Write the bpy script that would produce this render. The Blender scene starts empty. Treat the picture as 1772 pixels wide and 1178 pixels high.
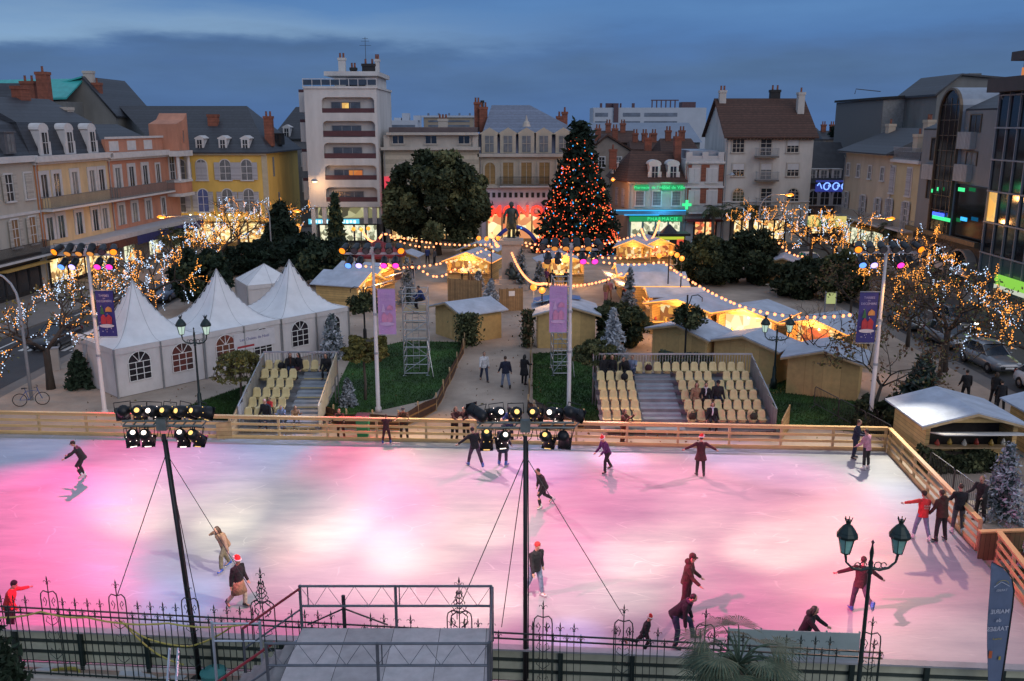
import bpy, bmesh, math, random
import numpy as np
from mathutils import Vector, Matrix
R = math.radians
PI = math.pi
random.seed(7)
SC = bpy.context.scene
COL = SC.collection

# ---------------------------------------------------------------- camera
CAM_H, PITCH, FPX = 14.0, R(13.5), 1550.0
cam_d = bpy.data.cameras.new('camera')
cam = bpy.data.objects.new('camera', cam_d); COL.objects.link(cam)
cam.location = (0, 0, CAM_H)
cam.rotation_euler = (PI / 2 - PITCH, 0, 0)
cam_d.sensor_width = 36; cam_d.lens = 36 * FPX / 1772
cam_d.clip_start = 0.1; cam_d.clip_end = 3000
SC.camera = cam

# ---------------------------------------------------------------- world: dusk sky with a broken cloud deck
W = bpy.data.worlds.new('World'); SC.world = W; W.use_nodes = True
def build_world():
    nt = W.node_tree; N = nt.nodes; L = nt.links; N.clear()
    out = N.new('ShaderNodeOutputWorld'); bg = N.new('ShaderNodeBackground')
    L.new(bg.outputs[0], out.inputs[0])
    sky = N.new('ShaderNodeTexSky'); sky.sky_type = 'NISHITA'; sky.sun_disc = False
    sky.sun_elevation = R(1.0); sky.sun_rotation = R(200); sky.altitude = 300
    sky.air_density = 1.0; sky.ozone_density = 4.0; sky.dust_density = 0.3
    geo = N.new('ShaderNodeTexCoord'); sep = N.new('ShaderNodeSeparateXYZ')
    L.new(geo.outputs['Generated'], sep.inputs[0])
    # clear dusk blue, brighter overhead than at the horizon
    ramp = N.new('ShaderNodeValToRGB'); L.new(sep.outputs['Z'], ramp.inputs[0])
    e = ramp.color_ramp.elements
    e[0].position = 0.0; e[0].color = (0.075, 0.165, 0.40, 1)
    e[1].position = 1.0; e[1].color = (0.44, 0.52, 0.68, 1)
    for p, c in ((0.06, (0.070, 0.160, 0.385, 1)), (0.115, (0.10, 0.225, 0.47, 1)), (0.16, (0.085, 0.20, 0.44, 1)), (0.32, (0.29, 0.40, 0.60, 1))):
        k = e.new(p); k.color = c
    # stretch noise along the horizon for the cloud deck
    mp = N.new('ShaderNodeMapping'); L.new(geo.outputs['Generated'], mp.inputs[0])
    mp.inputs['Scale'].default_value = (3.0, 3.0, 15.0); mp.inputs['Location'].default_value = (0.3, 0.0, 0.25)
    n1 = N.new('ShaderNodeTexNoise'); n1.inputs['Scale'].default_value = 1.6; n1.inputs['Detail'].default_value = 7; n1.inputs['Roughness'].default_value = 0.55
    L.new(mp.outputs[0], n1.inputs[0])
    # the edge of the deck: elevation wobbling with noise
    ad = N.new('ShaderNodeMath'); ad.operation = 'MULTIPLY_ADD'; L.new(n1.outputs['Fac'], ad.inputs[0]); ad.inputs[1].default_value = 0.075
    L.new(sep.outputs['Z'], ad.inputs[2])
    cl = N.new('ShaderNodeValToRGB'); L.new(ad.outputs[0], cl.inputs[0])
    ce = cl.color_ramp.elements
    ce[0].position = 0.104; ce[0].color = (1, 1, 1, 1); ce[1].position = 0.136; ce[1].color = (0, 0, 0, 1)
    # the pale streak just above the deck, strongest to the left
    st = N.new('ShaderNodeValToRGB'); L.new(ad.outputs[0], st.inputs[0]); se = st.color_ramp.elements
    se[0].position = 0.112; se[0].color = (0, 0, 0, 1); se[1].position = 0.165; se[1].color = (0, 0, 0, 1)
    k = se.new(0.126); k.color = (1, 1, 1, 1)
    lr = N.new('ShaderNodeMapRange'); L.new(sep.outputs['X'], lr.inputs[0])
    lr.inputs[1].default_value = 0.12; lr.inputs[2].default_value = -0.30; lr.inputs[3].default_value = 0.0; lr.inputs[4].default_value = 1.0
    sm = N.new('ShaderNodeMath'); sm.operation = 'MULTIPLY'; L.new(st.outputs[0], sm.inputs[0]); L.new(lr.outputs[0], sm.inputs[1])
    mix1 = N.new('ShaderNodeMix'); mix1.data_type = 'RGBA'
    L.new(sm.outputs[0], mix1.inputs[0]); L.new(ramp.outputs[0], mix1.inputs[6]); mix1.inputs[7].default_value = (0.26, 0.42, 0.62, 1)
    n2 = N.new('ShaderNodeTexNoise'); n2.inputs['Scale'].default_value = 2.6; n2.inputs['Detail'].default_value = 6
    L.new(mp.outputs[0], n2.inputs[0])
    deck = N.new('ShaderNodeValToRGB'); L.new(n2.outputs['Fac'], deck.inputs[0]); de = deck.color_ramp.elements
    de[0].position = 0.33; de[0].color = (0.084, 0.162, 0.31, 1); de[1].position = 0.70; de[1].color = (0.092, 0.182, 0.37, 1)
    lowf = N.new('ShaderNodeMapRange'); L.new(sep.outputs['Z'], lowf.inputs[0])
    lowf.inputs[1].default_value = 0.005; lowf.inputs[2].default_value = 0.05; lowf.inputs[3].default_value = 0.45; lowf.inputs[4].default_value = 1.0
    cm = N.new('ShaderNodeMath'); cm.operation = 'MULTIPLY'; L.new(cl.outputs[0], cm.inputs[0]); L.new(lowf.outputs[0], cm.inputs[1])
    mix2 = N.new('ShaderNodeMix'); mix2.data_type = 'RGBA'
    L.new(cm.outputs[0], mix2.inputs[0]); L.new(mix1.outputs[2], mix2.inputs[6]); L.new(deck.outputs[0], mix2.inputs[7])
    # soft streaks through the upper clear part
    mix4 = N.new('ShaderNodeMix'); mix4.data_type = 'RGBA'; mix4.blend_type = 'MULTIPLY'
    st2 = N.new('ShaderNodeValToRGB'); L.new(n1.outputs['Fac'], st2.inputs[0]); s2 = st2.color_ramp.elements
    s2[0].position = 0.3; s2[0].color = (0.88, 0.88, 0.90, 1); s2[1].position = 0.7; s2[1].color = (1.08, 1.07, 1.05, 1)
    mix4.inputs[0].default_value = 1.0
    L.new(mix2.outputs[2], mix4.inputs[6]); L.new(st2.outputs[0], mix4.inputs[7])
    # a trace of physical sky under it
    ma = N.new('ShaderNodeMix'); ma.data_type = 'RGBA'; ma.blend_type = 'ADD'; ma.inputs[0].default_value = SKY_NISHITA
    L.new(mix4.outputs[2], ma.inputs[6]); L.new(sky.outputs[0], ma.inputs[7])
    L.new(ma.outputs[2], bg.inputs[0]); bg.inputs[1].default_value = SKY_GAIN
SKY_NISHITA = 0.004
SKY_GAIN = 0.98
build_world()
sun_d = bpy.data.lights.new('dusk_glow', 'SUN'); sun_d.energy = 0.80; sun_d.angle = R(50); sun_d.color = (1.0, 0.90, 0.84)
sun = bpy.data.objects.new('dusk_glow', sun_d); COL.objects.link(sun); sun.rotation_euler = (R(66), 0, R(35))

vs = SC.view_settings
vs.view_transform = 'Standard'; vs.look = 'None'; vs.exposure = 0.0; vs.gamma = 1.0
SC.cycles.max_bounces = 4; SC.cycles.diffuse_bounces = 2; SC.cycles.glossy_bounces = 2; SC.cycles.transmission_bounces = 3
SC.cycles.transparent_max_bounces = 6; SC.cycles.sample_clamp_indirect = 3.0; SC.cycles.caustics_reflective = False; SC.cycles.caustics_refractive = False
SC.cycles.use_denoising = True

# ---------------------------------------------------------------- photo pixel -> world helpers (1772 x 1178)
_c, _s = math.cos(PITCH), math.sin(PITCH)
def ray(px, py):
    x = (px - 886) / FPX; y = -(py - 589) / FPX
    return Vector((x, _c + y * _s, -_s + y * _c))
def G(px, py, z=0.0):                     # point where the sight line meets height z
    d = ray(px, py); t = (z - CAM_H) / d.z
    return Vector((d.x * t, d.y * t, z))
def AT(px, py, Y):                        # point at forward distance Y
    d = ray(px, py); t = Y / d.y
    return Vector((d.x * t, Y, CAM_H + d.z * t))
def H(px, py, base):                      # height above ground of the sight line over a base point
    return AT(px, py, base.y).z

# ---------------------------------------------------------------- materials
_mats = {}
def M(name, col, rough=0.75, var=0.16, scale=2.5, bump=0.0, metal=0.0, stretch=(1, 1, 1), coat=0.0, bscale=None, spec=0.5):
    if name in _mats: return _mats[name]
    m = bpy.data.materials.new(name); m.use_nodes = True; _mats[name] = m
    nt = m.node_tree; N = nt.nodes; L = nt.links
    b = N['Principled BSDF']; b.inputs['Roughness'].default_value = rough; b.inputs['Metallic'].default_value = metal
    b.inputs['Coat Weight'].default_value = coat; b.inputs['Specular IOR Level'].default_value = spec
    tc = N.new('ShaderNodeTexCoord'); mp = N.new('ShaderNodeMapping'); L.new(tc.outputs['Object'], mp.inputs[0])
    mp.inputs['Scale'].default_value = stretch
    n = N.new('ShaderNodeTexNoise'); n.inputs['Scale'].default_value = scale; n.inputs['Detail'].default_value = 6; n.inputs['Roughness'].default_value = 0.62
    L.new(mp.outputs[0], n.inputs[0])
    r = N.new('ShaderNodeValToRGB'); L.new(n.outputs['Fac'], r.inputs[0])
    r.color_ramp.elements[0].position = 0.3; r.color_ramp.elements[1].position = 0.7
    r.color_ramp.elements[0].color = tuple(max(0, c * (1 - var)) for c in col[:3]) + (1,)
    r.color_ramp.elements[1].color = tuple(min(1, c * (1 + var)) for c in col[:3]) + (1,)
    L.new(r.outputs[0], b.inputs['Base Color'])
    if bump:
        n2 = N.new('ShaderNodeTexNoise'); n2.inputs['Scale'].default_value = bscale or scale * 6; n2.inputs['Detail'].default_value = 4
        L.new(mp.outputs[0], n2.inputs[0])
        bp = N.new('ShaderNodeBump'); bp.inputs['Strength'].default_value = bump; bp.inputs['Distance'].default_value = 0.05
        L.new(n2.outputs['Fac'], bp.inputs['Height']); L.new(bp.outputs[0], b.inputs['Normal'])
    return m
def EM(name, col, strength, sample=True, base=None):
    if name in _mats: return _mats[name]
    m = bpy.data.materials.new(name); m.use_nodes = True; _mats[name] = m
    b = m.node_tree.nodes['Principled BSDF']
    b.inputs['Base Color'].default_value = tuple(base or (0.02, 0.02, 0.02)) + (1,)
    b.inputs['Emission Color'].default_value = tuple(col) + (1,); b.inputs['Emission Strength'].default_value = strength
    if not sample: m.cycles.emission_sampling = 'NONE'
    return m
def EMN(name, cols, strength, scale=1.2, sample=True, stretch=(1, 1, 1)):   # a lit interior: goods and lamps behind glass
    if name in _mats: return _mats[name]
    m = bpy.data.materials.new(name); m.use_nodes = True; _mats[name] = m
    nt = m.node_tree; N = nt.nodes; L = nt.links; b = N['Principled BSDF']
    b.inputs['Base Color'].default_value = (0.03, 0.03, 0.03, 1); b.inputs['Roughness'].default_value = 0.25
    tc = N.new('ShaderNodeTexCoord'); mp = N.new('ShaderNodeMapping'); mp.inputs['Scale'].default_value = stretch
    L.new(tc.outputs['Object'], mp.inputs[0])
    v = N.new('ShaderNodeTexVoronoi'); v.inputs['Scale'].default_value = scale; L.new(mp.outputs[0], v.inputs[0])
    sp = N.new('ShaderNodeSeparateColor'); L.new(v.outputs['Color'], sp.inputs[0])
    r = N.new('ShaderNodeValToRGB'); L.new(sp.outputs[0], r.inputs[0]); r.color_ramp.interpolation = 'CONSTANT'
    e = r.color_ramp.elements
    e[0].position = 0; e[0].color = tuple(cols[0]) + (1,); e[1].position = 1.0 / len(cols); e[1].color = tuple(cols[1]) + (1,)
    for i in range(2, len(cols)):
        k = e.new(i / len(cols)); k.color = tuple(cols[i]) + (1,)
    L.new(r.outputs[0], b.inputs['Emission Color']); b.inputs['Emission Strength'].default_value = strength
    if not sample: m.cycles.emission_sampling = 'NONE'
    return m
def striped(name, c1, c2, freq, axis='Z', rough=0.75, var=0.12, bump=0.3, duty=0.08):   # boards / courses / corrugation along one axis
    if name in _mats: return _mats[name]
    m = M(name, c1, rough, var, 3.0)
    nt = m.node_tree; N = nt.nodes; L = nt.links; b = N['Principled BSDF']
    tc = N.new('ShaderNodeTexCoord'); sx = N.new('ShaderNodeSeparateXYZ'); L.new(tc.outputs['Object'], sx.inputs[0])
    mu = N.new('ShaderNodeMath'); mu.operation = 'MULTIPLY'; L.new(sx.outputs[axis], mu.inputs[0]); mu.inputs[1].default_value = freq
    fr = N.new('ShaderNodeMath'); fr.operation = 'FRACT'; L.new(mu.outputs[0], fr.inputs[0])
    ls = N.new('ShaderNodeMath'); ls.operation = 'LESS_THAN'; L.new(fr.outputs[0], ls.inputs[0]); ls.inputs[1].default_value = duty
    old = b.inputs['Base Color'].links[0].from_socket
    mx = N.new('ShaderNodeMix'); mx.data_type = 'RGBA'; L.new(ls.outputs[0], mx.inputs[0]); L.new(old, mx.inputs[6]); mx.inputs[7].default_value = tuple(c2) + (1,)
    # each board a slightly different tone
    fl = N.new('ShaderNodeMath'); fl.operation = 'FLOOR'; L.new(mu.outputs[0], fl.inputs[0])
    wn = N.new('ShaderNodeTexWhiteNoise'); wn.noise_dimensions = '1D'; L.new(fl.outputs[0], wn.inputs['W'])
    mr = N.new('ShaderNodeMapRange'); L.new(wn.outputs[0], mr.inputs[0]); mr.inputs[3].default_value = 0.82; mr.inputs[4].default_value = 1.12
    mm = N.new('ShaderNodeMix'); mm.data_type = 'RGBA'; mm.blend_type = 'MULTIPLY'; mm.inputs[0].default_value = 1
    L.new(mx.outputs[2], mm.inputs[6]); L.new(mr.outputs[0], mm.inputs[7]); L.new(mm.outputs[2], b.inputs['Base Color'])
    return m

# ---------------------------------------------------------------- mesh builder
class MB:
    def __init__(s): s.v = []; s.f = []; s.mi = []; s.cur = 0; s.X = Matrix.Identity(4)
    def add(s, vs, fs):
        o = len(s.v); X = s.X
        s.v += [tuple(X @ Vector(p)) for p in vs]
        s.f += [tuple(i + o for i in f) for f in fs]; s.mi += [s.cur] * len(fs); return s
    def box(s, x0, y0, z0, x1, y1, z1):
        return s.add([(x0,y0,z0),(x1,y0,z0),(x1,y1,z0),(x0,y1,z0),(x0,y0,z1),(x1,y0,z1),(x1,y1,z1),(x0,y1,z1)],
                     [(0,3,2,1),(4,5,6,7),(0,1,5,4),(1,2,6,5),(2,3,7,6),(3,0,4,7)])
    def cbox(s, c, d, rot=None):
        a = [(i*d[0]/2, j*d[1]/2, k*d[2]/2) for k in (-1,1) for i,j in ((-1,-1),(1,-1),(1,1),(-1,1))]
        if rot is not None: a = [tuple(rot @ Vector(p)) for p in a]
        return s.add([(p[0]+c[0], p[1]+c[1], p[2]+c[2]) for p in a], [(0,3,2,1),(4,5,6,7),(0,1,5,4),(1,2,6,5),(2,3,7,6),(3,0,4,7)])
    def prism(s, poly, z0, z1):           # poly in xy
        n = len(poly)
        return s.add([(x,y,z0) for x,y in poly] + [(x,y,z1) for x,y in poly],
                     [tuple(range(n-1,-1,-1)), tuple(range(n,2*n))] + [(i,(i+1)%n,n+(i+1)%n,n+i) for i in range(n)])
    def xprism(s, poly, x0, x1):          # poly in yz, extruded along x
        n = len(poly)
        return s.add([(x0,y,z) for y,z in poly] + [(x1,y,z) for y,z in poly],
                     [tuple(range(n)), tuple(range(2*n-1,n-1,-1))] + [(i,n+i,n+(i+1)%n,(i+1)%n) for i in range(n)])
    def yprism(s, poly, y0, y1):          # poly in xz, extruded along y
        n = len(poly)
        return s.add([(x,y0,z) for x,z in poly] + [(x,y1,z) for x,z in poly],
                     [tuple(range(n)), tuple(range(2*n-1,n-1,-1))] + [(i,n+i,n+(i+1)%n,(i+1)%n) for i in range(n)])
    def tube(s, pts, r, n=6, cap=True):
        pts = [Vector(p) for p in pts]; k = len(pts)
        rs = r if isinstance(r, (list, tuple)) else [r] * k
        vs = []; ref = None
        for i, p in enumerate(pts):
            t = (pts[min(i+1,k-1)] - pts[max(i-1,0)])
            t = t.normalized() if t.length > 1e-9 else Vector((0,0,1))
            if ref is None: ref = Vector((0,0,1)) if abs(t.z) < 0.9 else Vector((0,1,0))
            a = t.cross(ref)
            if a.length < 1e-6: a = t.cross(Vector((1,0,0)))
            a.normalize(); b = t.cross(a); ref = -b if False else ref
            q = rs[i]; ra, rb = q if isinstance(q, tuple) else (q, q)
            vs += [tuple(p + a*(ra*math.cos(2*PI*j/n)) + b*(rb*math.sin(2*PI*j/n))) for j in range(n)]
        fs = [(i*n+j, i*n+(j+1)%n, (i+1)*n+(j+1)%n, (i+1)*n+j) for i in range(k-1) for j in range(n)]
        if cap: fs += [tuple(range(n-1,-1,-1)), tuple(range((k-1)*n, k*n))]
        return s.add(vs, fs)
    def lathe(s, prof, n=12, c=(0,0,0)):  # prof of (r, z)
        vs = [(c[0]+r*math.cos(2*PI*j/n), c[1]+r*math.sin(2*PI*j/n), c[2]+z) for r, z in prof for j in range(n)]
        k = len(prof)
        fs = [(i*n+j, i*n+(j+1)%n, (i+1)*n+(j+1)%n, (i+1)*n+j) for i in range(k-1) for j in range(n)]
        fs += [tuple(range(n-1,-1,-1)), tuple(range((k-1)*n, k*n))]
        return s.add(vs, fs)
    def ball(s, c, r, n=8, m=6):
        rx, ry, rz = r if isinstance(r, tuple) else (r, r, r)
        vs = [(c[0], c[1], c[2]-rz)]
        for i in range(1, m):
            a = -PI/2 + PI*i/m
            vs += [(c[0]+rx*math.cos(a)*math.cos(2*PI*j/n), c[1]+ry*math.cos(a)*math.sin(2*PI*j/n), c[2]+rz*math.sin(a)) for j in range(n)]
        vs.append((c[0], c[1], c[2]+rz)); e = len(vs)-1
        fs = [(0, 1+(j+1)%n, 1+j) for j in range(n)]
        for i in range(m-2):
            fs += [(1+i*n+j, 1+i*n+(j+1)%n, 1+(i+1)*n+(j+1)%n, 1+(i+1)*n+j) for j in range(n)]
        fs += [(1+(m-2)*n+j, 1+(m-2)*n+(j+1)%n, e) for j in range(n)]
        return s.add(vs, fs)
    def quad(s, a, b, c, d): return s.add([a,b,c,d], [(0,1,2,3)])
    def mesh(s, name, mats, smooth=False):
        me = bpy.data.meshes.new(name); me.from_pydata(s.v, [], s.f)
        for m in (mats if isinstance(mats, (list, tuple)) else [mats]): me.materials.append(m)
        if any(s.mi): me.polygons.foreach_set('material_index', s.mi)
        if smooth: me.polygons.foreach_set('use_smooth', [True]*len(s.f))
        me.update(); return me
    def build(s, name, mats, parent=None, smooth=False, loc=None, rz=0):
        return link(name, s.mesh(name, mats, smooth), parent, loc, rz)
def link(name, me, parent=None, loc=None, rz=0):
    o = bpy.data.objects.new(name, me); COL.objects.link(o)
    if parent is not None: o.parent = parent
    if loc is not None: o.location = loc
    if rz: o.rotation_euler = (0, 0, rz)
    return o
def npmesh(name, V, F, mats, MI=None, smooth=False):   # big meshes from numpy arrays, all faces the same size
    me = bpy.data.meshes.new(name)
    me.from_pydata(V.tolist(), [], F.tolist())
    for m in (mats if isinstance(mats, (list, tuple)) else [mats]): me.materials.append(m)
    if MI is not None: me.polygons.foreach_set('material_index', MI.astype(np.int32))
    if smooth: me.polygons.foreach_set('use_smooth', [True]*len(F))
    me.update(); return me
def tag(o, label=None, cat=None, group=None, kind=None):
    if label: o['label'] = label
    if cat: o['category'] = cat
    if group: o['group'] = group
    if kind: o['kind'] = kind
    return o
def thing(name, label, cat, loc=(0,0,0), rz=0, group=None):
    o = bpy.data.objects.new(name, None); COL.objects.link(o); o.empty_display_size = 0.2
    o.location = loc; o.rotation_euler = (0, 0, rz); return tag(o, label, cat, group)
def kids(o): return [c for c in o.children]
def copy_tree(o, loc=None, rz=None, label=None, parent=None, scale=None):
    c = o.copy(); COL.objects.link(c)
    if parent is not None: c.parent = parent
    if loc is not None: c.location = loc
    if rz is not None: c.rotation_euler = (0, 0, rz)
    if label: c['label'] = label
    if scale is not None: c.scale = (scale, scale, scale) if not isinstance(scale, tuple) else scale
    for ch in kids(o): copy_tree(ch, parent=c)
    return c
def text_mesh(name, s, size, mats, extrude=0.01, align='CENTER', spacing=1.0, bold=0.0):
    cu = bpy.data.curves.new(name, 'FONT'); cu.body = s; cu.size = size; cu.extrude = extrude; cu.align_x = align; cu.align_y = 'CENTER'
    cu.space_character = spacing; cu.offset = bold; cu.resolution_u = 2
    o = bpy.data.objects.new(name, cu); COL.objects.link(o)
    dg = bpy.context.evaluated_depsgraph_get()
    me = bpy.data.meshes.new_from_object(o.evaluated_get(dg)); me.name = name
    COL.objects.unlink(o); bpy.data.objects.remove(o); bpy.data.curves.remove(cu)
    me.materials.clear(); me.materials.append(mats); return me
def text(name, s, size, mat, parent, loc, rz=0, tilt=PI/2, mirror=False, **k):
    o = link(name, text_mesh(name, s, size, mat, **k), parent, loc)
    o.rotation_euler = (tilt, 0, rz)
    if mirror: o.scale = (-1, 1, 1)
    return o
def spot(name, loc, target, energy, col, angle, blend=0.6, size=0.12, parent=None):
    d = bpy.data.lights.new(name, 'SPOT'); d.energy = energy; d.color = col; d.spot_size = R(angle); d.spot_blend = blend; d.shadow_soft_size = size
    o = bpy.data.objects.new(name, d); COL.objects.link(o); o.location = loc
    o.rotation_euler = (Vector(target) - Vector(loc)).to_track_quat('-Z', 'Y').to_euler(); return o
def lamp(name, loc, energy, col, size=0.15):
    d = bpy.data.lights.new(name, 'POINT'); d.energy = energy; d.color = col; d.shadow_soft_size = size
    o = bpy.data.objects.new(name, d); COL.objects.link(o); o.location = loc; return o
# ================================================================ THE SETTING
GRAVEL = M('gravel_sand', (0.38, 0.305, 0.245), 0.9, 0.30, 0.35, 0.5, bscale=14)
PAVE = M('pavement_grey', (0.20, 0.18, 0.165), 0.85, 0.22, 0.3, 0.3, bscale=10)
ASPH = M('asphalt', (0.05, 0.05, 0.055), 0.7, 0.3, 0.25, 0.4, bscale=20)
PAINT = M('road_paint', (0.62, 0.62, 0.60), 0.7, 0.2, 2)
GRASS = M('lawn_green', (0.030, 0.082, 0.014), 0.9, 0.65, 0.45, 0.8, bscale=25)
SOIL = M('soil_dark', (0.06, 0.04, 0.028), 0.95, 0.4, 1.5, 0.8)
WOOD = M('pine_board', (0.56, 0.36, 0.15), 0.65, 0.22, 1.2, 0.2, stretch=(0.4, 4, 6))
WOODP = M('pine_post', (0.44, 0.31, 0.17), 0.7, 0.25, 2.5)
GALV = M('galvanised_steel', (0.46, 0.48, 0.50), 0.42, 0.12, 3, metal=0.85)
GREYP = M('grey_paint', (0.30, 0.31, 0.33), 0.5, 0.15, 3)
WHITEP = M('white_paint', (0.78, 0.77, 0.75), 0.45, 0.07, 2)
BLACKM = M('black_metal', (0.022, 0.023, 0.026), 0.42, 0.25, 5, metal=0.3)
DGREEN = M('dark_green_iron', (0.018, 0.035, 0.034), 0.38, 0.25, 5, metal=0.4)

def sheet(name, pts, z, mat, kind='structure'):
    me = bpy.data.meshes.new(name); me.from_pydata([(p[0], p[1], z) for p in pts], [], [tuple(range(len(pts)))])
    me.materials.append(mat); me.update()
    if me.polygons[0].normal.z < 0: me.flip_normals()
    return tag(link(name, me), kind=kind)
def slab(name, pts, z0, z1, mat):
    a = [(p[0], p[1]) for p in pts]
    ar = sum(a[i][0]*a[(i+1)%len(a)][1]-a[(i+1)%len(a)][0]*a[i][1] for i in range(len(a)))
    if ar < 0: a = a[::-1]
    return tag(MB().prism(a, z0, z1).build(name, mat), kind='structure')

sheet('ground', [(-900, -60), (900, -60), (900, 1500), (-900, 1500)], -0.03, PAVE)
sheet('plaza', [(-26.5, 10), (26, 10), (26, 104), (-28, 104)], 0.0, GRAVEL)
slab('pavement_left', [(-46, 14), (-37.5, 14), (-31.5, 103), (-40, 103)], -0.2, 0.10, PAVE)
slab('pavement_right', [(37.2, 14), (46, 14), (46, 106), (37.2, 106)], -0.2, 0.10, PAVE)
sheet('road_left', [(-37.5, 14), (-28, 14), (-28, 101), (-31.5, 101)], -0.018, ASPH)
sheet('road_right', [(27.2, 14), (37.2, 14), (37.2, 101), (27.2, 101)], -0.018, ASPH)
sheet('road_far', [(-60, 101.0), (60, 101.0), (60, 109), (-60, 109)], -0.014, ASPH)
mk = MB()
for i in range(14):
    y = 30 + i * 5.2
    mk.box(-33.2, y, -0.016, -33.05, y + 2.4, -0.010); mk.box(32.4, y, -0.016, 32.55, y + 2.4, -0.010)
for i in range(7): mk.box(-31.6 + i * 0.55, 55.5, -0.016, -31.3 + i * 0.55, 58.5, -0.010)
tag(mk.build('road_markings', PAINT), kind='structure')

# lawns
random.seed(3)
def lawn(name, px, z=0.012):
    pts = [G(x, y) for x, y in px]
    sheet(name, pts, z, GRASS)
    xs = [p.x for p in pts]; ys = [p.y for p in pts]
    def inside(x, y):
        c = False; n = len(pts)
        for i in range(n):
            a, b = pts[i], pts[i-1]
            if (a.y > y) != (b.y > y) and x < (b.x-a.x)*(y-a.y)/(b.y-a.y)+a.x: c = not c
        return c
    V = []; F = []
    for _ in range(9000):
        x = random.uniform(min(xs), max(xs)); y = random.uniform(min(ys), max(ys))
        if not inside(x, y): continue
        h = random.uniform(0.05, 0.13); a = random.uniform(0, 6.28); w = 0.03; o = len(V)
        dx, dy = math.cos(a)*w, math.sin(a)*w; tx, ty = random.uniform(-.05, .05), random.uniform(-.05, .05)
        V += [(x-dx, y-dy, z), (x+dx, y+dy, z), (x+tx, y+ty, z+h)]; F.append((o, o+1, o+2))
    GB.append((V, F))
GB = []
lawn('lawn_left', [(300, 712), (425, 668), (398, 728), (330, 726)])
lawn('lawn_centre_left', [(560, 715), (612, 610), (700, 590), (800, 592), (786, 640), (748, 690), (650, 712), (600, 722)])
lawn('lawn_centre_right', [(922, 690), (922, 612), (1030, 605), (1040, 735), (985, 728)])
lawn('lawn_right', [(1330, 735), (1332, 640), (1420, 650), (1545, 730), (1540, 752)])
V = []; F = []
for v, f in GB:
    o = len(V); V += v; F += [tuple(i+o for i in t) for t in f]
me = bpy.data.meshes.new('grass'); me.from_pydata(V, [], F); me.materials.append(GRASS); me.update()
tag(link('grass', me), 'short dark green grass on the small lawns behind the rink', 'grass', kind='stuff')
sheet('flower_bed', [G(940, 742), G(925, 690), G(985, 726), G(1042, 733), G(1040, 748)], 0.02, SOIL)

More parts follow.
